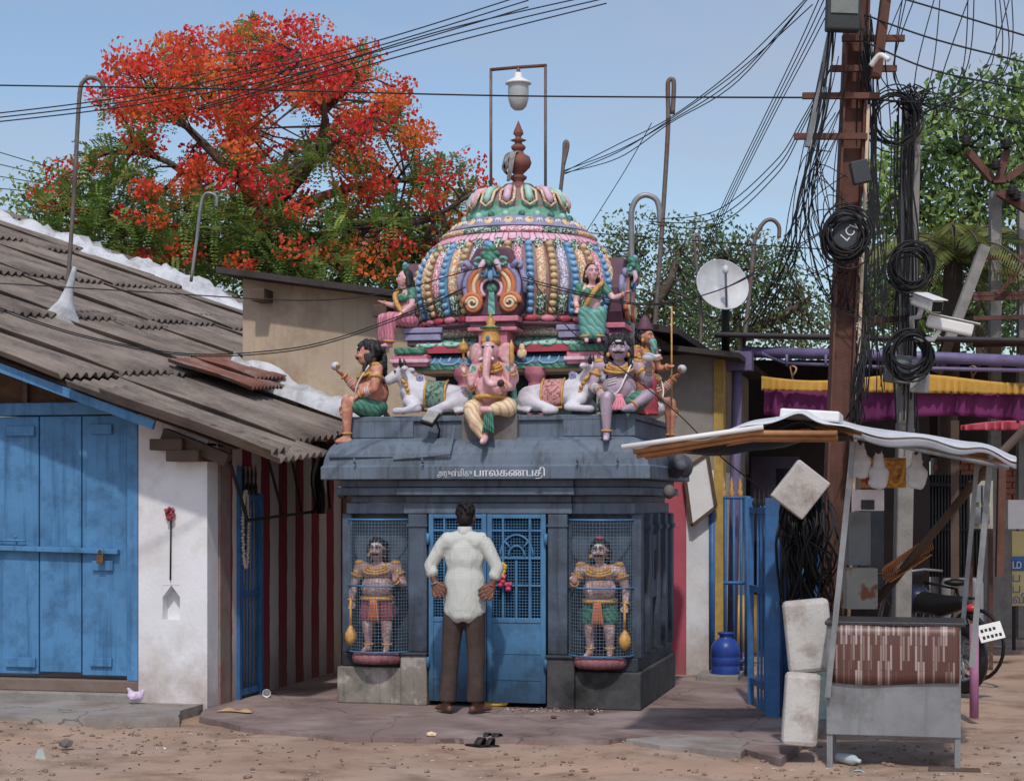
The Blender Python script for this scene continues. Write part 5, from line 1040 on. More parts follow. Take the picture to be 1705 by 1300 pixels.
coil(1408, 392, 13.25, .18, 'thick coil of black cable around the lettered box on the rusty pole', 16)
coil(1490, 200, 14.0, .21, 'wide loose coil of black cable near the top of the concrete pole', 10, .006)
coil(1516, 446, 13.9, .17, 'tight coil of black cable on the concrete pole above the cameras', 16)
coil(1514, 590, 13.9, .165, 'ragged coil of black cable on the concrete pole beside the cameras', 16)
cp_ = thing('concrete_pole', 'grey concrete pole wrapped in black cables behind the stall', 'pole', D(1500, 1171, 14.3))
b = MB(); b.bar(D(1498, 1180, 14.3), D(1518, 158, 14.3), .13, .15, up=(vd.x, vd.y, 0)); b.build('shaft', m_conc, cp_, bevel=.015)
rr = random.Random(11)
for i in range(13):
    x = 1508+rr.uniform(-14, 16); MB().tube(smoothpath([D(x+rr.uniform(-6, 6), y, 14.15+rr.uniform(-.05, .05)) for y in range(160+rr.randint(0, 60), 700+rr.randint(-80, 60), 90)], 4), .007, 5).build('cable', m_cable, cp_)
b = MB()
for i in range(40):
    p = D(1516+rr.uniform(-16, 22), 160+rr.uniform(-12, 24), 14.1); b.tube(smoothpath([p, p+Vector((rr.uniform(-.12, .12), rr.uniform(-.08, .08), rr.uniform(-.1, .1))), p+Vector((rr.uniform(-.15, .15), rr.uniform(-.08, .08), rr.uniform(-.15, .1)))], 3), .006, 4)
b.build('cable_knot', m_cable, cp_, kind='stuff')
MB().bar(D(1448, 534, 14.2), D(1510, 530, 14.2), .045, .045).build('cross_arm', m_steelrust, cp_); MB().bar(D(1447, 522, 14.2), D(1447, 548, 14.2), .03, .03).build('cross_arm_end', m_steelrust, cp_)
jbox(1498, 615, 14.1, .24, .22, 6, 'meter_box', 'grey meter box strapped low on the concrete pole', m_grbox, yaw=.25)
jbox(1532, 626, 14.05, .13, .26, 4, 'meter_box', 'pale louvred box beside the grey meter box on the concrete pole', mat('pale_box', S(170, 172, 174), .6), yaw=-.5)
# security cameras
def cctv(px, py, rotm, label):
    r = thing('security_camera', label, 'camera', D(px, py, 13.8)); M = Matrix.Translation(D(px, py, 13.8)) @ rotm
    b = MB(); b.box(-.055, .055, -.2, .16, -.05, .05, M); b.build('housing', m_paintwhite, r, bevel=.02)
    b = MB(); b.box(-.065, .065, -.24, .15, .052, .06, M); b.build('sun_shield', m_paintwhite, r, bevel=.004)
    b = MB(); b.box(-.043, .043, -.206, -.2, -.04, .035, M); b.build('lens_plate', m_black, r, bevel=.01)
    b = MB(); b.tube([M @ Vector((0, .05, -.05)), M @ Vector((0, .08, -.13)), M @ Vector((0, .2, -.16)), D(1520, 560, 14.1)], .02, 8); b.build('arm', m_paintwhite, r)
cctv(1541, 503, Matrix.Rotation(T+R(14), 4, 'Z') @ Matrix.Rotation(R(16), 4, 'X'), 'white security camera pointing straight at the street')
cctv(1578, 541, Matrix.Rotation(T+R(74), 4, 'Z') @ Matrix.Rotation(R(14), 4, 'X'), 'white security camera turned to the right on a curved arm')
# cables hanging in a dark bundle behind the gate
hb = thing('cable_bundle', 'thick hanging bundle of black cables between the gate and the rusty pole', 'cable', D(1360, 1000, 13.4))
for i in range(70):
    x0 = 1330+rr.uniform(-20, 50); MB().tube(smoothpath([D(x0, 812+rr.uniform(-10, 30), 13.4), D(x0+rr.uniform(-25, 25), 870+rr.uniform(-10, 20), 13.3+rr.uniform(-.15, .15)), D(x0+rr.uniform(-30, 30), 930, 13.3+rr.uniform(-.15, .2)), D(x0+rr.uniform(-20, 25), 985+rr.uniform(-20, 50), 13.35)], 4), rr.choice([.006, .008, .011]), 5).build('cable', m_cable, hb)
h2 = thing('cable_bundle', 'sheaf of thin dark cables hanging beside the rusty pole above the tarpaulin', 'cable', D(1425, 690, 13.2))
for i in range(30):
    x0 = 1432+rr.uniform(-10, 8); MB().tube(smoothpath([D(x0+8, 560+rr.uniform(-10, 40), 13.2), D(x0+rr.uniform(-12, 12), 640, 13.2+rr.uniform(-.06, .06)), D(x0-6+rr.uniform(-14, 10), 705+rr.uniform(-20, 15), 13.2)], 4), .006, 4).build('cable', m_cable, h2)
MB().box(-.145, .145, -.05, .05, -.17, .17, Matrix.Translation(D(1332, 815, 13.2)) @ Matrix.Rotation(T, 4, 'Z') @ Matrix.Rotation(R(38), 4, 'Y')).build('white_board', m_foam, bevel=.01, label='white square board tilted on its corner before the rusty pole', cat='board')
# ---------------------------------------------------------------- food stall
st = thing('food_stall', 'small street stall with steel counter and sagging white tarpaulin roof', 'stall', G(1490, 1265))
Y0 = -2.36
A0 = P(1376, 1226, Y0); B0 = P(1600, 1242, Y0); zt = P(1390, 1040, Y0).z; xl, xr = A0.x, B0.x; zb = .16; dp = .52
MB().box(xl, xr, Y0, Y0+.02, zb, zt).build('steel_front', m_galv, st, bevel=.004); MB().box(xl, xl+.02, Y0+.02, Y0+dp, zb, zt).build('steel_side', m_galv, st); MB().box(xr-.02, xr, Y0+.02, Y0+dp, zb, zt).build('steel_side', m_galv, st)
MB().box(xl-.01, xr+.03, Y0-.02, Y0+dp, zt, zt+.025).build('counter_top', mat('granite_top', S(58, 56, 60), .4, .5, 80, .1), st, bevel=.006)
m_mos = bpy.data.materials.new('strip_mosaic_print'); m_mos.use_nodes = True; nt = m_mos.node_tree; L = nt.links.new; bs = nt.nodes['Principled BSDF']; bs.inputs['Roughness'].default_value = .45
g = N(nt, 'ShaderNodeNewGeometry'); sp = N(nt, 'ShaderNodeSeparateXYZ'); L(g.outputs['Position'], sp.inputs[0]); cm = N(nt, 'ShaderNodeCombineXYZ'); L(sp.outputs[2], cm.inputs[0]); L(sp.outputs[0], cm.inputs[1])
br = N(nt, 'ShaderNodeTexBrick'); br.inputs['Scale'].default_value = 1; br.inputs['Brick Width'].default_value = .16; br.inputs['Row Height'].default_value = .0155; br.inputs['Mortar Size'].default_value = .0015; br.offset = .37; br.inputs['Color1'].default_value = (*S(96, 62, 54), 1); br.inputs['Color2'].default_value = (*S(216, 200, 194), 1); br.inputs['Mortar'].default_value = (*S(70, 50, 46), 1); br.inputs['Bias'].default_value = -.45
L(cm.outputs[0], br.inputs['Vector']); L(br.outputs[0], bs.inputs['Base Color'])
b = MB(); b.grid(lambda u, v: Vector((xl+.04+(xr-xl-.05)*u, Y0-.012-.012*math.sin(v*3)-.004*math.sin(u*9), zt+.004-(.37+.012*math.sin(u*5))*v)), 24, 6); b.build('printed_sheet', m_mos, st, solid=.004)
for x, y in ((xl+.02, Y0+.03), (xr-.02, Y0+.03), (xl+.02, Y0+dp-.03), (xr-.02, Y0+dp-.03)): MB().box(x-.018, x+.018, y-.018, y+.018, gz(x, y)-.02, zb+.02).build('leg', m_galv, st)
MB().box(xr-.2, xr+.12, Y0-.06, Y0+.05, -.08, -.03).build('leg_plank', m_wood, st, bevel=.006)
pz = lambda px, py, Y: P(px, py, Y)
for nm, p, q, w_ in (('post', pz(1378, 1160, Y0-.03), pz(1421, 735, Y0-.03), .036), ('post', pz(1604, 1030, Y0+dp), pz(1627, 770, Y0+dp), .03), ('post', pz(1618, 1110, Y0+.0), pz(1648, 772, Y0), .036), ('post', pz(1420, 1010, Y0+1.2), pz(1432, 740, Y0+1.2), .03)): MB().bar(p, q, w_).build(nm, m_galv, st)
# tarpaulin
prof = [(1046, 744), (1100, 734), (1180, 722), (1250, 706), (1318, 692), (1360, 702), (1420, 722), (1500, 730), (1580, 737), (1640, 744), (1692, 760)]
Yf = Y0-.25
pf = [P(x, y, Yf) for x, y in prof]; pf = smoothpath(pf, 3); n_ = len(pf)-1
def tarp(u, v):
    k = min(int(u*n_), n_-1); p = pf[k].lerp(pf[k+1], u*n_-k); return p+Vector((.02*math.sin(v*4), 1.35*v, .09*v*math.sin(u*3.1)-.02*math.sin(v*6.28+u*8)-.015*math.sin(u*40)*(1-v)))
b = MB(); b.grid(tarp, 66, 10); b.build('tarpaulin', mat('white_tarp', S(206, 208, 214), .55, .1, 4, .6, 14, S(140, 136, 134), 2.5, .6), st, solid=.008)
b = MB(); b.grid(lambda u, v: tarp(.62+.38*u, 0)+Vector((0, -.01-.01*math.sin(u*9), -.015-.035*v-.015*v*math.sin(u*6))), 30, 3); b.build('tarpaulin_flap', mat('grey_tarp', S(140, 142, 150), .6, .15, 5, .4), st, solid=.006)
b = MB(); b.grid(lambda u, v: tarp(.08+.5*u, .05+.8*v)+Vector((0, 0, -.06-.14*math.sin(u*3.14)*math.sin(v*3.14))), 20, 8); b.build('black_liner', m_black, st, solid=.006)
m_bam = mat('bamboo', S(176, 122, 74), .6, .2, 9, .3, 40, S(110, 74, 48), 5, .6)
for k, (dy, dz) in enumerate(((.02, -.02), (.06, -.045), (.1, -.03), (.14, -.055), (.19, -.03))):
    MB().tube([tarp(.02+.01*k, 0)+Vector((0, dy, dz)), tarp(.3, 0)+Vector((0, dy, dz-.03)), tarp(.56, 0)+Vector((0, dy, dz-.03))], .018, 8).build('bamboo_pole', m_bam, st)
MB().tube([tarp(0, 0)+Vector((-.04, -.01, .0)), tarp(.33, 0)+Vector((0, -.015, -.02))], .017, 8).build('white_pipe', m_paintwhite, st)
for k in range(4): v = .15+.25*k; MB().tube([tarp(.02, v)+Vector((0, 0, -.03)), tarp(.5, v)+Vector((0, 0, -.05)), tarp(.98, v)+Vector((0, 0, -.03))], .016, 6).build('bamboo_pole', m_bam, st)
MB().tube([tarp(.6, .02)+Vector((0, 0, -.05)), tarp(.97, .02)+Vector((0, 0, -.05))], .016, 6).build('roof_bar', m_galv, st); MB().tube([tarp(.92, .0)+Vector((0, 0, -.04)), tarp(.92, 1)+Vector((0, 0, -.04))], .02, 6).build('roof_bar', m_galv, st)
M_ = Matrix.Translation(P(1352, 694, Yf+.5)) @ Matrix.Rotation(R(4), 4, 'Y'); MB().box(-.19, .19, -.25, .25, -.035, .035, M_).build('foam_slab', m_paintwhite, bevel=.012, label='white foam slab lying on top of the tarpaulin roof', cat='slab')
# foam boxes leaning on the stall
for (px0, py0, px1, py1, w_, dep, lab) in ((1352, 1118, 1340, 998, .30, .16, 'large dirty white foam box lid standing upright left of the counter'), (1330, 1240, 1338, 1120, .23, .15, 'smaller white foam box standing in front of the larger one')):
    Yb = -1.95 if py0 < 1200 else -2.2; p = P(px0, py0, Yb); q = P(px1, py1, Yb); c_ = (p+q)/2; h = (q-p).length
    M_ = Matrix.Translation(c_) @ Matrix.Rotation(R(9), 4, 'Z') @ Matrix.Rotation(math.atan2(q.x-p.x, q.z-p.z), 4, 'Y'); MB().box(-w_/2, w_/2, -dep/2, dep/2, -h/2, h/2, M_).build('foam_box', m_foam, bevel=.03, label=lab, cat='box')
MB().box(-.13, .13, -.12, .12, 0, .46, Matrix.Translation(G(1352, 1195)) @ Matrix.Rotation(R(6), 4, 'Z')).build('paint_tin_crate', mat('pale_green_box', S(150, 176, 166), .7, .2, 5, .3, 40, DUST, 4, .6), bevel=.01, label='pale green box under the large foam lid', cat='box')
# things hanging and standing behind the counter
def quad(px0, py0, px1, py1, d, m, name, parent, th=.02, **kw): b = MB(); b.grid(lambda u, v: D(px0+(px1-px0)*u, py0+(py1-py0)*v, d), 1, 1, False); return b.build(name, m, parent, solid=th, **kw)
quad(1410, 852, 1446, 940, 12.6, m_grbox, 'control_box', None, .16, label='grey steel control box behind the stall post', cat='box')
quad(1405, 945, 1456, 1012, 12.3, mat('rusty_cabinet', S(150, 146, 136), .7, .1, 5, .2, c2=S(130, 78, 50), c2s=5, c2t=(.55, .62)), 'rusty_cabinet', None, .22, label='pale steel cabinet with a round rust stain behind the counter', cat='cabinet')
cl_ = quad(1418, 815, 1472, 850, 11.6, mat('calendar_paper', S(206, 196, 196), .8, .1, 20), 'calendar', None, .004, label='white wall calendar sheet with dark print hung under the tarpaulin', cat='calendar')
quad(1434, 832, 1456, 848, 11.59, mat('calendar_print', S(60, 56, 60), .8, .5, 70), 'print', cl_, .002)
for px, lab in ((1450, 'framed bright picture with red garland hanging under the tarpaulin at left'), (1490, 'framed bright picture with yellow garland hanging under the tarpaulin at right')):
    r = quad(px-18, 762, px+18, 812, 11.9, mat('picture_gold', S(190, 140, 60), .6, .3, 30), 'framed_picture', None, .03, label=lab, cat='picture', group='framed pictures under the stall roof')
    quad(px-14, 767, px+14, 807, 11.87, mat('picture_red_%d' % px, S(160, 60, 60) if px < 1470 else S(190, 130, 40), .6, .5, 25, c2=S(220, 170, 90), c2s=30, c2t=(.5, .6)), 'picture', r, .004)
    b = MB()
    for k in range(40): a_ = math.pi*k/39; b.ell(D(px-16*math.cos(a_), 768+38*math.sin(a_), 11.84), .014, sub=1)
    b.build('garland', mat('garland_%d' % px, S(176, 52, 60) if px < 1470 else S(220, 160, 40), .8, .4, 60), r)
for px, py, lab in ((1432, 772, 'white plastic bag hanging at the left stall post'), (1462, 790, 'small white plastic bag hanging before the pictures'), (1526, 790, 'pale plastic bag hanging right of the pictures')):
    b = MB(); p = D(px, py, 11.5); b.caps([(*(p+Vector((-.02, 0, .15))), .008), (*(p+Vector((-.01, 0, .07))), .03)]); b.caps([(*(p+Vector((.02, 0, .15))), .008), (*(p+Vector((.015, 0, .07))), .03)]); b.caps([(*(p+Vector((-.035, 0, .02))), .04), (*(p+Vector((.03, 0, .01))), .045), (*(p+Vector((.02, 0, -.06))), .04), (*(p+Vector((-.03, 0, -.05))), .038)]); b.v = [Vector((v.x+.012*mn.noise(v*40), p.y+(v.y-p.y)*.6, v.z+.012*mn.noise(v*35))) for v in b.v]; b.build('plastic_bag', mat('thin_plastic', S(196, 196, 200), .35, .1, 15, .8, 20), remesh=.012, smooth=2, label=lab, cat='bag')
# diagonal prop and rope
MB().tube([D(1458, 1003, 12.4), D(1640, 782, 11.9), D(1720, 700, 11.7)], .028, 8).build('timber_prop', m_wood, label='grey timber prop leaning diagonally behind the counter', cat='timber')
b = MB(); c_ = D(1500, 942, 12.25)
for k in range(22): b.tube([c_+rd*(.05*math.cos(t)+.012*k-.08)+Vector((0, .05*math.sin(t*2), .06*math.sin(t)+.008*k-.05)) for t in [i*.7 for i in range(9)]], .0045, 5)
b.build('coir_rope', mat('coir', S(190, 118, 58), .95, .3, 30, .5), label='knot of orange coir rope binding the timber prop', cat='rope')

# painted name on the shrine fascia (letters as raised paint)
FY = -.2032
def pf_(px, py): q = P(px, py, FY); return q
fm = lambda px: Matrix.Translation(pf_(px, 792.5))
wpx = lambda a, b: (pf_(b, 790)-pf_(a, 790)).x
text_mesh('அருள்மிகு', fm(728), .07, m_letter, sh, 'name_lettering', wfit=wpx(728, 786))
for k_, dx_ in enumerate((-.0022, 0, .0022)): text_mesh('பாலகணபதி', Matrix.Translation(Vector((dx_, -.0005*k_, 0))) @ fm(790), .084, m_letter, sh, 'name_lettering', wfit=wpx(790, 907))
q = pf_(899, 792.5)-Vector((0, .001, 0)); MB().tube(smoothpath([q+Vector((.016, 0, .012)), q+Vector((.014, 0, -.008)), q+Vector((-.005, 0, -.016)), q+Vector((-.035, 0, -.016))], 4), .0042, 5).build('name_lettering', m_letter, sh)
# ================================================================ far right
bw = thing('brick_wall', 'red brick wall beyond the stall at the far right', 'wall', D(1640, 960, 24))
cB = D(1555, 830, 24); m_brk = mat('brick', S(150, 88, 66), .9, .25, 4, .4, 40, S(96, 60, 50), 3, .5)
MB().box(-.0, 2.6, .03, .2, -1.0, .55, Matrix.Translation(cB) @ Matrix.Rotation(T, 4, 'Z')).build('mortar', m_conc, bw)
bme = MB().box(-.108, .108, -.02, .06, -.034, .034).mesh('brick', m_brk)
for j in range(8):
    for i in range(11): link('brick', bme, bw, Matrix.Translation(cB) @ Matrix.Rotation(T, 4, 'Z') @ Matrix.Translation(Vector((.12+i*.232+(.116 if j % 2 else 0), rnd.uniform(-.006, .006), -.06+j*.08))))
MB().box(-.1, 2.7, -.06, .2, -.22, -.13, Matrix.Translation(cB) @ Matrix.Rotation(T, 4, 'Z')).build('ledge', m_conc, bw)
MB().box(-.0, 2.6, -.02, .2, -2.0, -.23, Matrix.Translation(cB) @ Matrix.Rotation(T, 4, 'Z')).build('base_wall', m_conc, bw)
fn2 = thing('tin_fence', 'dark corrugated tin fence behind the bicycle', 'fence', D(1575, 1060, 22))
for k in range(5):
    b = MB(); x0 = 1526+k*21; b.grid(lambda u, v: D(x0+21*u, 790+170*v, 22-.025*math.cos(u*25.13)), 32, 1); b.build('tin_panel', mat('fence_tin', S(78, 80, 82), .7, .2, 5, .2, 40, S(96, 60, 46), 2, .6), fn2, solid=.01)
for y in (806, 880): MB().bar(D(1520, y, 21.9), D(1634, y+2, 21.9), .04).build('rail', m_iron, fn2)
mp_ = thing('electricity_meter', 'pale electricity meter panel with fuses on an iron stand', 'meter', D(1632, 880, 18))
quad(1614, 800, 1652, 880, 18, mat('panel_pale', S(176, 170, 156), .7, .12), 'board', mp_, .06)
for k in range(4): quad(1620+(k % 2)*15, 808+(k//2)*36, 1632+(k % 2)*15, 836+(k//2)*36, 17.93, m_grbox, 'fuse_unit', mp_, .06)
for x in (1616, 1650): MB().bar(D(x, 880, 18), D(x, 1120, 18), .04).build('leg', m_steelrust, mp_)
quad(1672, 832, 1730, 880, 19, m_paintwhite, 'white_cabinet', None, .3, label='white steel cabinet at the far right edge beneath the bricks', cat='cabinet')
MB().bar(D(1590, 700, 17.5), D(1590, 1130, 17.5), .08).build('timber_post', m_wood, label='old timber post right of the tin fence', cat='post')
MB().bar(D(1668, 770, 17), D(1664, 960, 17), .07).build('rusty_post', m_steelrust, label='rusty steel post left of the white cabinet', cat='post')
sg = quad(1684, 884, 1760, 1008, 20, mat('sign_yellow', S(206, 190, 120), .6, .08), 'street_sign', None, .05, label='yellow painted sign board with blue letters at the right edge', cat='sign')
quad(1684, 926, 1760, 950, 19.965, mat('sign_blue', S(60, 110, 170), .6), 'blue_stripe', sg, .004)
mb_ = mat('sign_letter_blue', S(50, 90, 160), .6)
for k, (w_, y) in enumerate((('ம', 946), ('ப', 968), ('ப', 986), ('வி', 1004))): text_mesh(w_, Matrix.Translation(D(1686, y, 19.93)) @ Matrix.Rotation(T, 4, 'Z'), .14, m_letter if k == 0 else mb_, sg, 'lettering')
for x in (1688, 1750): MB().bar(D(x, 1008, 20), D(x, 1082, 20), .04).build('leg', m_iron, sg)
# rubble heap
b = MB()
for k in range(260):
    p = D(1600+rnd.uniform(0, 120), 0, 30+rnd.uniform(-3, 6)); r_ = rnd.uniform(.05, .2); h = max(0, .8-abs(p.x-7.)*.22)
    b.ell((p.x, p.y, rnd.uniform(-.05, h)), (r_*1.4, r_, r_*.7), (0, 0, rnd.uniform(0, 3)), 1, False)
b.build('rubble', mat('rubble', S(140, 96, 74), .95, .35, 2), label='heap of broken brick rubble beside the far road', cat='rubble', kind='stuff')
# plastic drum and crate behind
dm_ = D(1602, 985, 19); dm_.z = 0; MB().lathe([(.0, 0), (.2, 0), (.22, .05), (.22, .6), (.2, .66), (.0, .66)], dm_+Vector((0, 0, .18)), 20).build('plastic_drum', mat('drum_grey', S(150, 152, 154), .5), label='grey plastic drum behind the bicycle', cat='drum')
# ---------------------------------------------------------------- bicycle
def wheel(b, c, ax, r, t): 
    x = Vector((0, 0, 1)); y = Vector(ax).cross(x).normalized(); b.tube([Vector(c)+(x*math.cos(q*.2618)+y*math.sin(q*.2618))*r for q in range(24)], t, 6, closed=True); return x, y
by = thing('bicycle', 'black bicycle parked behind the counter', 'bicycle', D(1560, 1010, 17))
f0 = D(1525, 1000, 17); r0 = D(1625, 988, 16.4); f0.z = r0.z = .34; axb = (r0-f0).cross(Vector((0, 0, 1))).normalized(); m_blk = mat('bike_black', S(26, 26, 28), .45, .2)
for c in (f0, r0):
    b = MB(); x, y = wheel(b, c, axb, .32, .018); w1 = b.build('wheel', m_blk, by)
    b = MB()
    for k in range(16): b.tube([c, c+(x*math.cos(k*.3927)+y*math.sin(k*.3927))*.31], .002, 4)
    b.build('spokes', m_galv, w1)
sd_ = f0.lerp(r0, .68)+Vector((0, 0, .5)); hb_ = f0.lerp(r0, .14)+Vector((0, 0, .55)); bb = f0.lerp(r0, .55)
b = MB(); b.tube([f0, hb_], .016, 6); b.tube([hb_, bb, sd_, hb_], .016, 6); b.tube([bb, r0, sd_], .012, 6); b.build('frame', m_blk, by)
MB().ell(sd_+Vector((0, 0, .06)), (.12, .08, .035), (0, 0, T)).build('saddle', m_blk, by); MB().tube([hb_+axb*.25+Vector((0, 0, .1)), hb_+Vector((0, 0, .12)), hb_-axb*.25+Vector((0, 0, .1))], .012, 6).build('handlebar', m_galv, by)
MB().bar(r0+Vector((0, 0, .42)), r0.lerp(f0, .4)+Vector((0, 0, .42)), .12, .02).build('carrier', m_blk, by)
# ---------------------------------------------------------------- motorcycle
mc = thing('motorcycle', 'black motorcycle with number plate parked behind the stall', 'motorcycle', D(1640, 1150, 15.2))
rw = D(1604, 1100, 15.4); rw.z = .3; fw = rw+Vector((-.75, 1.0, 0)); fwd = (fw-rw).normalized(); axm = fwd.cross(Vector((0, 0, 1))).normalized()
for c in (rw, fw):
    b = MB(); x, y = wheel(b, c, axm, .25, .055); w1 = b.build('tyre', m_blk, mc); b = MB(); wheel(b, c, axm, .19, .02)
    for k in range(6): b.tube([c, c+(x*math.cos(k*1.047)+y*math.sin(k*1.047))*.19], .014, 5)
    b.build('rim', m_galv, w1)
U = lambda f, s, z: rw+fwd*f+axm*s+Vector((0, 0, z-.3))
b = MB(); b.caps([(*U(.0, 0, .78), .06), (*U(.3, 0, .74), .1), (*U(.6, 0, .76), .1)]); b.build('seat', m_blk, mc, remesh=.02, smooth=2)
b = MB(); b.caps([(*U(.65, 0, .78), .13), (*U(.95, 0, .8), .12)]); b.build('tank', mat('bike_tank', S(34, 36, 60), .3), mc, remesh=.02, smooth=2)
b = MB(); b.caps([(*U(.35, 0, .4), .12), (*U(.7, 0, .38), .15)]); b.build('engine', m_iron, mc, remesh=.025, smooth=1)
b = MB(); b.tube([U(0, .1, .3), U(.5, .1, .38)], .025, 6); b.tube([U(0, -.1, .3), U(.5, -.1, .38)], .025, 6); b.tube([U(1.25, .06, .3), U(1.0, .06, .95), U(1.0, -.06, .95), U(1.25, -.06, .3)], .02, 6); b.bar(U(.5, .1, .38), U(.5, -.1, .38), .02); b.bar(U(.5, 0, .38), U(1.0, 0, .9), .03); b.build('fork', m_galv, mc)
MB().tube([U(1.0, .33, 1.0), U(.98, 0, .98), U(1.0, -.33, 1.0)], .014, 6).build('handlebar', m_blk, mc)
b = MB(); b.caps([(*U(-.05, 0, .7), .05), (*U(-.2, 0, .64), .03), (*U(-.33, 0, .56), .025)]); b.build('mudguard', m_blk, mc, remesh=.012, smooth=2)
MB().ell(U(-.12, 0, .74), (.06, .06, .04)).build('tail_lamp', mat('tail_red', S(190, 30, 50), .3), mc)
pm = Matrix.Translation(U(-.36, 0, .55)) @ Matrix.Rotation(T+R(8), 4, 'Z') @ Matrix.Rotation(R(-12), 4, 'Y') @ Matrix.Rotation(R(-20), 4, 'X'); MB().bar(U(-.1, 0, .7), U(-.35, 0, .56), .05, .02).build('plate_bracket', m_blk, mc); pl = MB().box(-.11, .11, -.012, 0, -.075, .075, pm).build('number_plate', m_paintwhite, mc, bevel=.004)

for row, (n_, z_) in enumerate(((4, .02), (5, -.04))):       # blurred, unreadable characters
    for k in range(n_): MB().box(-.085+k*.037, -.062+k*.037, -.0145, -.012, z_-.012+.004*(k % 2), z_+.016, pm).build('plate_mark', m_black, pl)
MB().tube([G(1622, 1195), G(1622, 1195)+Vector((0, 0, .72))], .035, 10).build('pink_pipe', mat('pink_pvc', S(176, 110, 150), .5), label='pink plastic pipe standing at the right end of the counter', cat='pipe')
# ---------------------------------------------------------------- transformer poles
tr = thing('transformer_frame', 'concrete twin pole transformer frame with rusty V-shaped arms', 'power pole', D(1665, 1060, 22))
for x in (1655, 1702): MB().bar(D(x, 1060, 22), D(x+2, 320, 22), .13).build('concrete_post', m_conc, tr)
MB().bar(D(1560, 620, 20), D(1640, 410, 20), .11).build('stay_post', m_conc, tr)
vv = [D(1610, 252, 21.7), D(1652, 300, 21.7), D(1674, 300, 21.7), D(1720, 268, 21.7)]
for p, q in zip(vv, vv[1:]): MB().bar(p, q, .12, .08).build('v_arm', m_steelrust, tr)
MB().bar(D(1662, 300, 21.7), D(1676, 252, 21.7), .08).build('v_arm', m_steelrust, tr); MB().bar(D(1662, 320, 21.7), D(1720, 355, 21.7), .09).build('v_arm', m_steelrust, tr)
for x, y in ((1608, 236), (1676, 240), (1658, 275), (1685, 318), (1692, 326)): MB().lathe([(.03, 0), (.07, .02), (.04, .04), (.07, .06), (.04, .08), (.06, .1), (.02, .13)], D(x, y+8, 21.6), 10).build('insulator', m_iron, tr)
for y in (430, 490, 498, 530, 568, 575): MB().bar(D(1620, y, 21.7), D(1740, y-3, 21.7), .05).build('cross_rail', m_steelrust, tr)
MB().bar(D(1660, 490, 21.6), D(1725, 420, 21.6), .05).build('brace', m_steelrust, tr)
# ================================================================ masts, dish
mast(112, 470, 17.5, [(140, 135), (155, 130), (170, 138), (174, 160)], 'tall hooked pipe mast rising from a plaster cone on the roof', .022, m_pipe, top=(132, 165))
b = MB(); p = D(108, 500, 17.4); b.lathe([(.22, -.16), (.14, -.06), (.075, .04), (.045, .16), (.03, .3), (.024, .4)], p-Vector((0, 0, .06)), 20, M=Euler((.05, .3, 0)).to_matrix()); b.build('plaster_cone', m_whiteplaster, label='white plaster cone sealing the tall mast on the roof', cat='plaster')
mast(318, 455, 21, [(340, 325), (350, 322), (360, 328), (360, 345)], 'small hooked grey pipe mast before the red tree', .02, m_galv, top=(334, 345))
mast(1050, 700, 15.9, [(1052, 350), (1060, 332), (1075, 325), (1092, 332), (1098, 350), (1098, 372)], 'bent grey pipe mast curving over beside the right attendant', .026, m_galv, top=(1051, 380))
mast(1088, 560, 19, [(1112, 150), (1113, 136), (1118, 132), (1122, 140), (1120, 190)], 'very tall hooked pipe mast right of the dome', .025, m_pipe, top=(1112, 220))
mast(928, 345, 18, [(940, 240), (943, 236), (945, 245), (938, 275)], 'short hooked pipe mast behind the dome lamp frame', .02, m_pipe, top=(939, 260))
mast(1235, 590, 20, [(1262, 385), (1275, 368), (1288, 367), (1297, 378), (1297, 396)], 'hooked pipe mast leaning right of the satellite dish', .024, m_pipe, top=(1256, 405))
mast(1165, 590, 19, [(1156, 405), (1158, 394), (1164, 394), (1166, 420)], 'slim hooked pipe mast just left of the satellite dish', .018, m_pipe, top=(1166, 500))
ds = thing('satellite_dish', 'white round satellite dish on a post above the purple pavilion', 'dish', D(1205, 560, 19))
c_ = D(1200, 478, 19); q_ = (-vd+Vector((.25, 0, .35))).to_track_quat('Z', 'Y').to_matrix()
b = MB(); b.lathe([(0, 0), (.1, .006), (.2, .028), (.285, .065), (.29, .07)], c_, 28, M=q_); b.build('reflector', mat('dish_white', S(196, 198, 200), .5, .06, 6, .1, 40, S(150, 140, 132), 5, .4), ds, solid=.008)
tp = c_+q_ @ Vector((-.05, .05, .32)); MB().tube([c_+q_ @ Vector((.02, -.26, .05)), tp], .014, 6).build('feed_arm', m_galv, ds); MB().ell(tp, (.035, .035, .05)).build('feed_horn', m_paintwhite, ds)
MB().tube([D(1208, 600, 19.2), D(1208, 500, 19.2)], .045, 8).build('post', m_iron, ds); MB().tube([c_+vd*.02, D(1208, 505, 19.2)], .02, 6).build('bracket', m_iron, ds)
# ================================================================ wires
def wire(pts, label, r=.009, nm='cable', grp=None):
    MB().tube(smoothpath([D(*p) for p in pts], 8), r*.8, 5).build(nm, m_cable, label=label, cat='cable', group=grp)
wire([(-30, 142, 16), (400, 149, 15.6), (852, 160, 15), (1385, 163, 13.8)], 'long level cable crossing the sky in front of the lamp frame', .009)
wire([(1385, 163, 13.8), (1560, 175, 13.2), (1740, 215, 12.5)], 'dark cable running right from the rusty pole past the concrete pole', .009)
for k in range(3): wire([(-30, 192+k*7, 17), (200, 163+k*8, 17), (430, 118+k*10, 17), (640, 65+k*9, 17), (880, -10+k*11, 17)], 'one of the parallel cables rising across the red tree to the top', .008, grp='parallel cables over the red tree')
for k in range(3): wire([(330, 178+k*3, 16.6), (560, 105+k*9, 16.6), (760, 45+k*12, 16.6), (1010, -12+k*9, 16.6)], 'one of the parallel cables rising across the red tree to the top', .008, grp='parallel cables over the red tree')
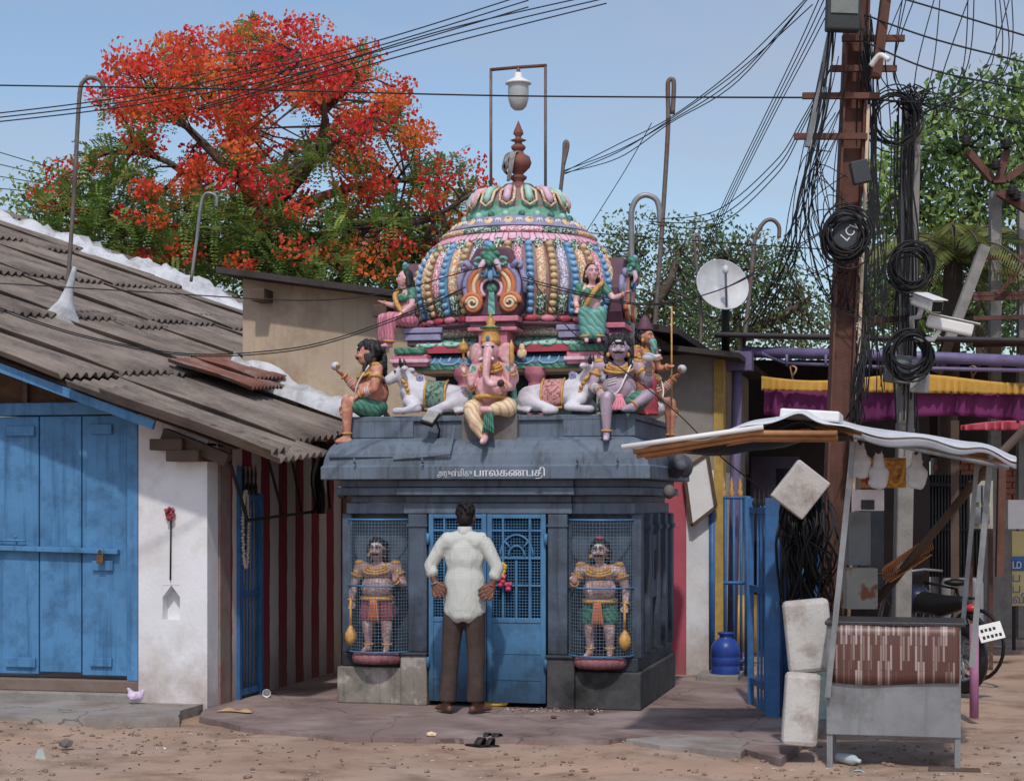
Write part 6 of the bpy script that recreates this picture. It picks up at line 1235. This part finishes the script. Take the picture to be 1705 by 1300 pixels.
wire([(-30, 470, 13.2), (240, 486, 13.4), (500, 500, 13.6), (640, 488, 13.8), (775, 452, 13.9), (830, 440, 14.2)], 'single black cable crossing the corrugated roof towards the dome', .006)
for k in range(2): wire([(-30, 502+k*4, 13.0), (130, 556+k*3, 13.2), (300, 588+k*3, 13.4), (450, 584+k*4, 13.6), (560, 563+k*4, 13.8), (700, 512+k*4, 14), (775, 478, 14.2)], ('upper' if k == 0 else 'lower')+' of the two brown cables sagging low over the corrugated roof', .006, grp='sagging pair of cables over the roof')
for k in range(2): wire([(870, 462+k*4, 14.1), (960, 485+k*4, 13.9), (1080, 506+k*2, 13.7), (1200, 482, 13.5), (1300, 425+k*6, 13.4), (1390, 372, 13.4)], ('upper' if k == 0 else 'lower')+' of the two cables from the dome past the dish to the rusty pole', .006, grp='pair of cables from dome to pole')
wire([(880, 455, 14.0), (945, 545, 13.6), (1050, 625, 13.2), (1130, 690, 12.6), (1200, 760, 12), (1270, 815, 12.5)], 'thin cable running down from the dome over the statues', .006)
for k, (y0, y1) in enumerate(((286, -5), (290, 8), (284, -20), (288, -32))): wire([(940, y0, 18), (1030, 240+k*5+8*(k % 2), 17), (1116, 196+k*3, 16), (1230, 110+k*8, 15), (1345+k*8, y1, 14)], ('third', 'lowest', 'second highest', 'highest')[k]+' of the loose cables from the dome mast up to the top right', .006, grp='loose cables from the dome mast')
for k in range(4): wire([(1170+k*3, 415, 20), (1215+k*4, 315, 18), (1275+k*5, 190, 16), (1330+k*7, 75, 14.5), (1372+k*9, -20, 13.6)], ('leftmost', 'second', 'third', 'rightmost')[k]+' of the four steep taut cables rising left of the rusty pole', .006, grp='steep cables left of the rusty pole')
for k in range(3): wire([(1080, 365+k*4, 17), (1190, 352+12*k, 16), (1290, 270+12*k, 15), (1335, 200+9*k, 14), (1385, 110, 13.6)], ('upper', 'middle', 'lower')[k]+' of the three slack cables looping up to the rusty pole', .006, grp='slack cables looping to the pole')
for k in range(9): wire([(1395+rr.uniform(-14, 6), -10, 13.3), (1372+rr.uniform(-10, 8), 170, 13.3), (1340+rr.uniform(-12, 14), 330, 13.4), (1312+rr.uniform(-14, 16), 430+rr.uniform(-20, 20), 13.6), (1270+rr.uniform(-40, 40), 545, 14.5)], 'one of the many cables hanging down the left of the rusty pole', .006, grp='hanging cables left of the rusty pole')
wire([(980, 388, 19), (1200, 404, 18), (1370, 415, 17)], 'thin level cable behind the dome and dish', .007)
wire([(975, 388, 17), (1040, 285, 17), (1085, 205, 16.5)], 'thin stay wire rising to the very tall mast', .005)
for k in range(3): wire([(1440, -20+k*45, 13.4), (1560, 15+k*52, 13.2), (1740, 70+k*42, 13)], ('upper', 'middle', 'lower')[k]+' of the three dark cables running off to the upper right', .009, grp='cables to the upper right')
for k in range(14): x = 1480+rr.uniform(-10, 210); wire([(x, -20, 13.6+rr.random()), (x-20+rr.uniform(-40, 30), 120, 14), (1520+rr.uniform(-12, 30), 190+rr.uniform(-20, 30), 14.1)], 'one of the cables fanning down onto the concrete pole', .006, grp='cables fanning onto the concrete pole')
for k in range(24): x = 1445+rr.uniform(-12, 30); wire([(x, 20+rr.uniform(0, 80), 13.4), (x+rr.uniform(-10, 20), 250, 13.6), (x+rr.uniform(-20, 25), 450, 13.6), (x-5+rr.uniform(-20, 30), 600+rr.uniform(-40, 70), 13.6)], 'one of the cables dropping between the two poles', .006, grp='cables between the two poles')
for k in range(24): x = 1375+rr.uniform(-8, 40); wire([(x, 150+rr.uniform(-60, 200), 13.4), (x-30+rr.uniform(-40, 30), 330+rr.uniform(-60, 60), 13.6), (x-20+rr.uniform(-60, 70), 470+rr.uniform(-40, 60), 13.6), (1400+rr.uniform(-10, 60), 400+rr.uniform(-20, 160), 13.4)], 'one of the loose drooping cables looping around the rusty pole', .005, grp='drooping loops at the rusty pole')
for k in range(4): wire([(-30, 245+k*22, 30), (160, 300+k*10, 30), (330, 335+k*4, 30)], ('highest', 'second', 'third', 'lowest')[k]+' of the faint far cables behind the tall roof mast', .01, grp='faint far cables at left')
# ================================================================ trees
def leaf_mat(name, c, c2, t=.3):
    m = mat(name, c, .6, .3, 1.5, 0, c2=c2, c2s=2.2, c2t=(.45, .6), leaf=.4, sat=.95); m.node_tree.nodes['Principled BSDF'].inputs['Subsurface Weight'].default_value = 0; return m
class Leaves:
    def __init__(s): s.v = []; s.f = []
    def quad(s, p, a, b):
        n = len(s.v); s.v += [p-a*.5, p+b*.5, p+a*.5, p-b*.5]; s.f.append((n, n+1, n+2, n+3))
    def build(s, nm, m, parent):
        me = bpy.data.meshes.new(nm); Mi = mw(parent).inverted(); me.from_pydata([tuple(Mi @ v) for v in s.v], [], s.f); me.materials.append(m); o = bpy.data.objects.new(nm, me); col.objects.link(o); o.parent = parent; MW[o.name] = mw(parent); return o
def rv(r): 
    while True:
        v = Vector((r.uniform(-1, 1), r.uniform(-1, 1), r.uniform(-1, 1)))
        if .05 < v.length < 1: return v
def frond(Lv, p, d, L, w_, n, r):
    d = d.normalized(); s = d.cross(Vector((0, 0, 1))); s = s.normalized() if s.length > .1 else Vector((1, 0, 0)); up = s.cross(d)
    for i in range(n):
        t = (i+.5)/n; q = p+d*L*t-Vector((0, 0, .35*L*t*t))
        for k in (-1, 1):
            a = (s*k+d*.35+up*r.uniform(-.2, .2)).normalized()*w_*(1-.5*abs(t-.4)); Lv.quad(q+a*.5, a, d*L/n*.75)
def tree_limb(b, pts, r0, r1): 
    P_ = smoothpath(pts, 4); b.tube(P_, [r0+(r1-r0)*i/(len(P_)-1) for i in range(len(P_))], 7)
rt = random.Random(21); TD = 29.
ft = thing('flame_tree', 'large flame tree covered in red blossom behind the houses', 'tree', D(440, 1000, TD))
bark = mat('bark', S(92, 78, 70), .95, .25, 4, .6, 20)
limbs = [[(450, 560), (440, 440), (445, 360), (470, 280), (480, 250)], [(445, 380), (400, 300), (395, 200), (400, 120)], [(450, 350), (520, 270), (540, 180), (500, 90)], [(440, 400), (350, 330), (280, 270), (200, 250)], [(450, 360), (560, 320), (660, 300), (740, 310)], [(470, 290), (560, 240), (620, 190)], [(400, 300), (320, 220), (260, 160)], [(445, 420), (330, 400), (200, 380), (90, 350)], [(450, 420), (580, 380), (700, 370), (790, 320)], [(450, 440), (560, 430), (680, 420)], [(395, 200), (330, 150), (320, 100)], [(540, 180), (600, 130)], [(445, 450), (380, 430), (300, 440)]]
nodes = []; b = MB()
for li, l in enumerate(limbs):
    pts = [D(x, y, TD+(math.sin(li*2.1)*1.6)*(k/(len(l)-1))) for k, (x, y) in enumerate(l)]; tree_limb(b, pts, .17 if li == 0 else .10, .025); nodes += smoothpath(pts, 6)
clus = []
def inside(x, y):
    po = [(212, 95), (300, 72), (400, 48), (480, 36), (560, 62), (640, 108), (682, 175), (705, 240), (770, 275), (825, 318), (825, 400), (780, 458), (50, 458), (25, 345), (70, 305), (135, 262), (190, 205), (168, 160)]
    c = False
    for (x1, y1), (x2, y2) in zip(po, po[1:]+po[:1]):
        if (y1 > y) != (y2 > y) and x < (x2-x1)*(y-y1)/(y2-y1)+x1: c = not c
    return c and mn.noise(Vector((x/70, y/55, 3.3))) > (-.22 if y < 330 else -.5)
tries = 0
while len(clus) < 460 and tries < 9000:
    tries += 1; x = rt.uniform(30, 830); y = rt.uniform(40, 460)
    if not inside(x, y): continue
    dd = rt.uniform(-2.6, 2.6)*math.sqrt(max(.05, 1-((x-460)/360)**2)); p = D(x, y, TD+dd)
    if any((p-q).length < .42 for q in clus): continue
    clus.append(p)
red = [Leaves(), Leaves(), Leaves()]; grn = Leaves(); grn2 = Leaves()
for p in clus:
    nb = min(nodes, key=lambda q: (q-p).length); mid = nb.lerp(p, .5)+rv(rt)*.12; b.tube([nb, mid, p], [.024, .016, .008], 5)
    l = (p-Vector((CAM.x, CAM.y, 0))); dep = l.dot(vd); px = 852.5+l.dot(rd)/dep*F; py = HZ-(p.z-CH)/dep*F
    pr = .86 if py < 250 else (.55 if py < 330 else (.3 if py < 390 else .18))
    if px < 190: pr *= .5
    if px > 640: pr = max(pr*.8, .42)
    isred = rt.random() < pr
    if isred:
        R_ = rt.uniform(.26, .44); Lq = red[rt.choice([0, 0, 1, 2])]
        for k in range(95):
            o = rv(rt); o.z *= .65; a = rv(rt).normalized()*rt.uniform(.055, .1); c = a.cross(rv(rt)).normalized()*rt.uniform(.045, .08); Lq.quad(p+o*R_+Vector((0, 0, .06)), a, c)
        for k in range(2): frond(grn, p+rv(rt)*.12-Vector((0, 0, .1)), rv(rt)+Vector((0, 0, -.1)), rt.uniform(.25, .4), .07, 7, rt)
    else:
        for k in range(19): frond(grn if rt.random() < .6 else grn2, p+rv(rt)*.16, rv(rt)+Vector((0, 0, .15)), rt.uniform(.3, .5), .08, 8, rt)
b.build('trunk', bark, ft)
crown = grn.build('crown', leaf_mat('flame_leaf', S(112, 148, 66), S(82, 120, 50)), ft); grn2.build('crown', leaf_mat('flame_leaf_light', S(160, 182, 96), S(124, 156, 72)), ft)
for k, c in enumerate((S(250, 88, 72), S(253, 124, 72), S(238, 68, 72))): red[k].build('blossom', mat('flame_blossom_%d' % k, c, .6, .25, 3, 0, leaf=.5, sat=1., c2=(S(240, 130, 50), S(240, 150, 50), S(226, 70, 50))[k], c2s=4., c2t=(.5, .65)), ft)
def leafy_tree(name, label, base, d, trunk, regions, n, leaf, cols, seed, per=46, spread=.42, gap=.33):
    r = thing(name, label, 'tree', D(*base, d)); q = random.Random(seed); b = MB(); nd = []
    for l in trunk: pts = [D(x, y, d+q.uniform(-.5, .5)) for x, y in l]; tree_limb(b, pts, .14, .03); nd += smoothpath(pts, 5)
    Ls = [Leaves() for _ in cols]; cl = []; t = 0
    while len(cl) < n and t < n*20:
        t += 1; cx, cy, rx, ry = q.choice(regions); a = q.uniform(0, 6.28); s = math.sqrt(q.random()); x, y = cx+rx*s*math.cos(a), cy+ry*s*math.sin(a); p = D(x, y, d+q.uniform(-1, 1)*rx/F*d*.8)
        if any((p-c).length < gap for c in cl): continue
        cl.append(p); nb = min(nd, key=lambda z: (z-p).length); b.tube([nb, nb.lerp(p, .5)+rv(q)*.1, p], [.025, .016, .007], 5); Lq = Ls[q.randrange(len(Ls))]
        for k in range(per):
            a_ = rv(q).normalized()*q.uniform(.7, 1.2)*leaf; c = a_.cross(rv(q)).normalized()*leaf*.5; Lq.quad(p+rv(q)*spread, a_, c)
    b.build('trunk', bark, r)
    for L_, c in zip(Ls, cols): L_.build('crown', c, r)
g1 = leaf_mat('leaf_mid', S(108, 140, 80), S(78, 108, 62)); g2 = leaf_mat('leaf_dark', S(78, 106, 66), S(58, 82, 54)); g3 = leaf_mat('leaf_light', S(160, 186, 104), S(122, 154, 80)); g4 = leaf_mat('leaf_olive', S(132, 140, 100), S(98, 108, 76))
leafy_tree('street_tree', 'bright green broad-leaved tree behind the concrete pole at right', (1640, 1010), 26, [[(1640, 700), (1630, 400), (1600, 260)], [(1632, 420), (1690, 300), (1720, 200)], [(1635, 450), (1540, 350), (1480, 330)]], [(1640, 230, 110, 90), (1690, 190, 90, 60), (1540, 340, 110, 80), (1590, 300, 110, 90), (1500, 440, 70, 110), (1690, 380, 60, 140), (1720, 240, 60, 100)], 300, .13, [g1, g3, g3, g2], 5)
leafy_tree('acacia_tree', 'tall thin-leaved tree right behind the dome', (1060, 1000), 30, [[(1055, 700), (1050, 520), (1060, 400)], [(1055, 560), (1110, 480), (1130, 420)]], [(1050, 410, 55, 45), (1040, 450, 60, 50), (1110, 440, 50, 60), (1060, 520, 70, 60), (1120, 540, 70, 60)], 170, .09, [g4, g2, g1], 8, 60)
leafy_tree('neem_tree', 'rounded olive tree behind the satellite dish', (1230, 1000), 33, [[(1240, 750), (1230, 560), (1220, 440)], [(1232, 560), (1310, 520), (1340, 500)]], [(1190, 440, 70, 60), (1250, 480, 80, 70), (1310, 530, 70, 60), (1200, 540, 80, 60), (1340, 560, 40, 40), (1160, 500, 60, 70)], 210, .1, [g4, g4, g2, g1], 9, 60)
leafy_tree('garden_tree', 'pale green tree rising left of the flame tree above the roof', (90, 1000), 30, [[(90, 700), (95, 430), (100, 350)]], [(95, 345, 75, 48), (60, 370, 50, 40), (150, 370, 60, 50), (230, 400, 70, 50)], 75, .1, [g3, g1], 12, 60)
leafy_tree('back_thicket_tree', 'dark green tree filling in beneath the flame tree', (520, 1000), 29, [[(520, 800), (520, 480), (500, 400)], [(520, 500), (640, 430), (700, 410)], [(520, 500), (380, 440), (300, 420)]], [(330, 420, 90, 45), (440, 440, 90, 45), (560, 440, 90, 45), (670, 430, 80, 45), (730, 400, 40, 50)], 150, .12, [g1, g3, g2], 14, 56, .5)
leafy_tree('roadside_tree', 'dim green tree low behind the pavilion roof', (1450, 1000), 31, [[(1420, 800), (1440, 560), (1450, 500)]], [(1460, 500, 60, 60), (1600, 520, 100, 50), (1690, 500, 60, 70)], 130, .12, [g2, g4], 15, 50)
# palm
pm_ = thing('coconut_palm', 'drooping yellow green palm crown behind the security cameras', 'palm', D(1575, 1050, 24))
MB().tube([D(1582, 1050, 24), D(1578, 700, 24), D(1588, 430, 22.6)], [.16, .13, .12], 8).build('trunk', bark, pm_)
q = random.Random(4)
for k in range(20):
    a = 6.28*k/20+q.uniform(-.1, .1); el = q.uniform(-.3, 1.2); c = D(1590, 425, 22.5); dv = Vector((math.cos(a), math.sin(a), 0))*math.cos(el)+Vector((0, 0, math.sin(el))); L_ = q.uniform(1.3, 1.8); pts = [c+dv*L_*t-Vector((0, 0, 1.0*t*t*L_*.6)) for t in [i/10 for i in range(11)]]
    Lv = Leaves(); s = dv.cross(Vector((0, 0, 1))).normalized()
    for i in range(34):
        t = i/33; j_ = min(int(t*10), 9); p = pts[j_].lerp(pts[j_+1], t*10-j_); d_ = (pts[j_+1]-pts[j_]).normalized()
        for sg_ in (-1, 1):
            a_ = (s*sg_*.8+d_*.7-Vector((0, 0, .45))).normalized()*.42*(1-.55*abs(t-.35)); Lv.quad(p+a_*.5, a_, d_*.035)
    f_ = Lv.build('frond', leaf_mat('palm_leaf', S(136, 140, 72), S(92, 106, 50)), pm_); MB().tube(pts, .012, 5).build('midrib', m_wood, f_)
# ================================================================ small things on the ground
def sandal(px, py, rz_, label):
    p = G(px, py, -.06); r = thing('sandal', label, 'sandal', p, rz=rz_, group='black sandals on the dirt'); zg = gz(p.x, p.y)+.075
    out = [(math.cos(t)*.13, math.sin(t)*(.045+.008*math.cos(t))) for t in [k*.314 for k in range(20)]]; b = MB(); b.add([(x, y, z+zg-.01) for z in (-.03, .012) for x, y in out], [list(range(20))[::-1], [20+i for i in range(20)]]+[(i, (i+1) % 20, 20+(i+1) % 20, 20+i) for i in range(20)]); b.build('sole', m_black, r, local=True, bevel=.005)
    for x, w_ in ((-.02, .05), (.055, .035)):
        b = MB(); b.grid(lambda u, v: Vector((x+w_*(v-.5)+.015*math.sin(u*3.14), .05*math.cos(u*3.14159), zg+.0+.05*math.sin(u*3.14159))), 10, 2); b.build('strap', mat('sandal_strap', S(44, 40, 40), .6), r, local=True, solid=.006)
sandal(803, 1246, R(-8), 'black strapped sandal lying on the dirt, the left of a pair'); sandal(826, 1240, R(168), 'black strapped sandal lying on the dirt, the right of a pair')
def litter(name, px, py, label, cat, fn, m, z=0., **kw): p = G(px, py, z); b = MB(); fn(b, p); return b.build(name, m, label=label, cat=cat, origin=p, **kw)
litter('paper_cup', 444, 1160, 'white paper cup lying on its side by the side gate', 'cup', lambda b, p: b.lathe([(0, -.04), (.028, -.04), (.036, .045), (.033, .045), (.026, -.035)], p+Vector((0, 0, .036)), 14, M=Euler((R(90), 0, R(20))).to_matrix()), m_paintwhite)
litter('dry_leaf', 392, 1186, 'curled dry banana leaf scrap on the pavement by the house corner', 'leaf', lambda b, p: b.grid(lambda u, v: p+Vector((.3*(u-.5), .06*(v-.5)+.03*math.sin(u*5), .012+.025*math.sin(u*6)**2*v)), 12, 3), mat('dry_leaf', S(190, 150, 108), .8, .2), solid=.003)
litter('foil_scrap', 718, 1226, 'small crumpled cream paper scrap at the pavement edge', 'paper', lambda b, p: b.ell(p+Vector((0, 0, .018)), (.045, .025, .02), sub=1, smooth=False), m_cream2)
litter('stone', 110, 1244, 'dark grey stone on the spoil heap at left', 'stone', lambda b, p: b.ell(p+Vector((0, 0, .03)), (.055, .045, .035), (0, 0, .5), 1, False), m_stone, z=-.03)
litter('glass_shard', 66, 1262, 'pale greenish broken glass piece standing in the dirt at left', 'glass', lambda b, p: b.prism([(p.x-.04, p.z-.01), (p.x+.045, p.z-.01), (p.x+.02, p.z+.07), (p.x-.015, p.z+.06)], p.y, p.y+.008), mat('shard', S(176, 190, 184), .2, .1), z=-.04)
litter('paper_scrap', 270, 1250, 'small white torn paper scrap on the dirt', 'paper', lambda b, p: b.grid(lambda u, v: p+Vector((.07*(u-.5), .05*(v-.5), .012+.015*math.sin(u*7+v*4))), 5, 4), m_paintwhite, z=-.06, solid=.002)
litter('coconut_husk', 985, 1190, 'small brown seed lying on the pavement before the right cage', 'seed', lambda b, p: b.ell(p+Vector((0, 0, .02)), (.026, .022, .02)), m_wood)
litter('coconut_husk', 922, 1196, 'small reddish seed lying nearer the pavement edge', 'seed', lambda b, p: b.ell(p+Vector((0, 0, .013)), (.026, .02, .013)), m_steelrust)
litter('twig', 900, 1284, 'short brown twig lying on the dirt in front', 'twig', lambda b, p: b.tube([p+Vector((-.1, 0, .01)), p+Vector((0, .02, .018)), p+Vector((.1, .0, .012))], [.008, .014, .006], 6), m_wood, z=-.07)
litter('banana', 826, 1176, 'yellow banana lying at the door sill behind the man', 'banana', lambda b, p: b.tube(smoothpath([p+Vector((-.1, 0, .03)), p+Vector((0, -.01, .02)), p+Vector((.1, 0, .035))], 4), [.008]+[.02]*7+[.008], 8), mat('banana', S(216, 170, 50), .6, .2))
litter('plastic_bottle', 1414, 1272, 'clear plastic bottle lying on its side under the stall', 'bottle', lambda b, p: b.lathe([(0, -.11), (.032, -.11), (.035, -.1), (.035, .05), (.014, .09), (.014, .11), (0, .11)], p+Vector((0, 0, .035)), 14, M=Euler((R(90), 0, R(40))).to_matrix()), mat('clear_plastic', S(186, 200, 206), .15, .1, spec=.6), z=-.05)
litter('plastic_wrapper', 1440, 1288, 'pale blue flattened bottle label on the dirt before the stall', 'wrapper', lambda b, p: b.grid(lambda u, v: p+Vector((.16*(u-.5), .04*(v-.5), .015+.01*math.sin(u*7))), 6, 3), mat('wrapper_blue', S(150, 200, 206), .4, .3), z=-.06, solid=.003)
litter('brick_lump', 1405, 1326, 'broken brown brick lump near the stall foot', 'brick', lambda b, p: b.ell(p+Vector((0, 0, .03)), (.09, .05, .04), sub=1, smooth=False), m_brk, z=-.05)
b = MB()
for k in range(60): p = G(840+rnd.uniform(0, 170), 1178+rnd.uniform(0, 8)); b.ell(p+Vector((0, 0, .006)), (rnd.uniform(.006, .016), .008, .006), (0, 0, rnd.uniform(0, 3)), 1, False)
for k in range(220): p = G(rnd.uniform(0, 1700), rnd.uniform(1215, 1298), -.06); b.ell((p.x, p.y, gz(p.x, p.y)+.004), (rnd.uniform(.008, .03), .008, .005), (0, 0, rnd.uniform(0, 3)), 1, False)
b.build('debris', mat('debris', S(120, 84, 66), .9, .5, 3, 0, c2=S(190, 170, 160), c2s=1.5, c2t=(.55, .58)), label='scattered petals, husks and paper bits on the ground', cat='litter', kind='stuff')
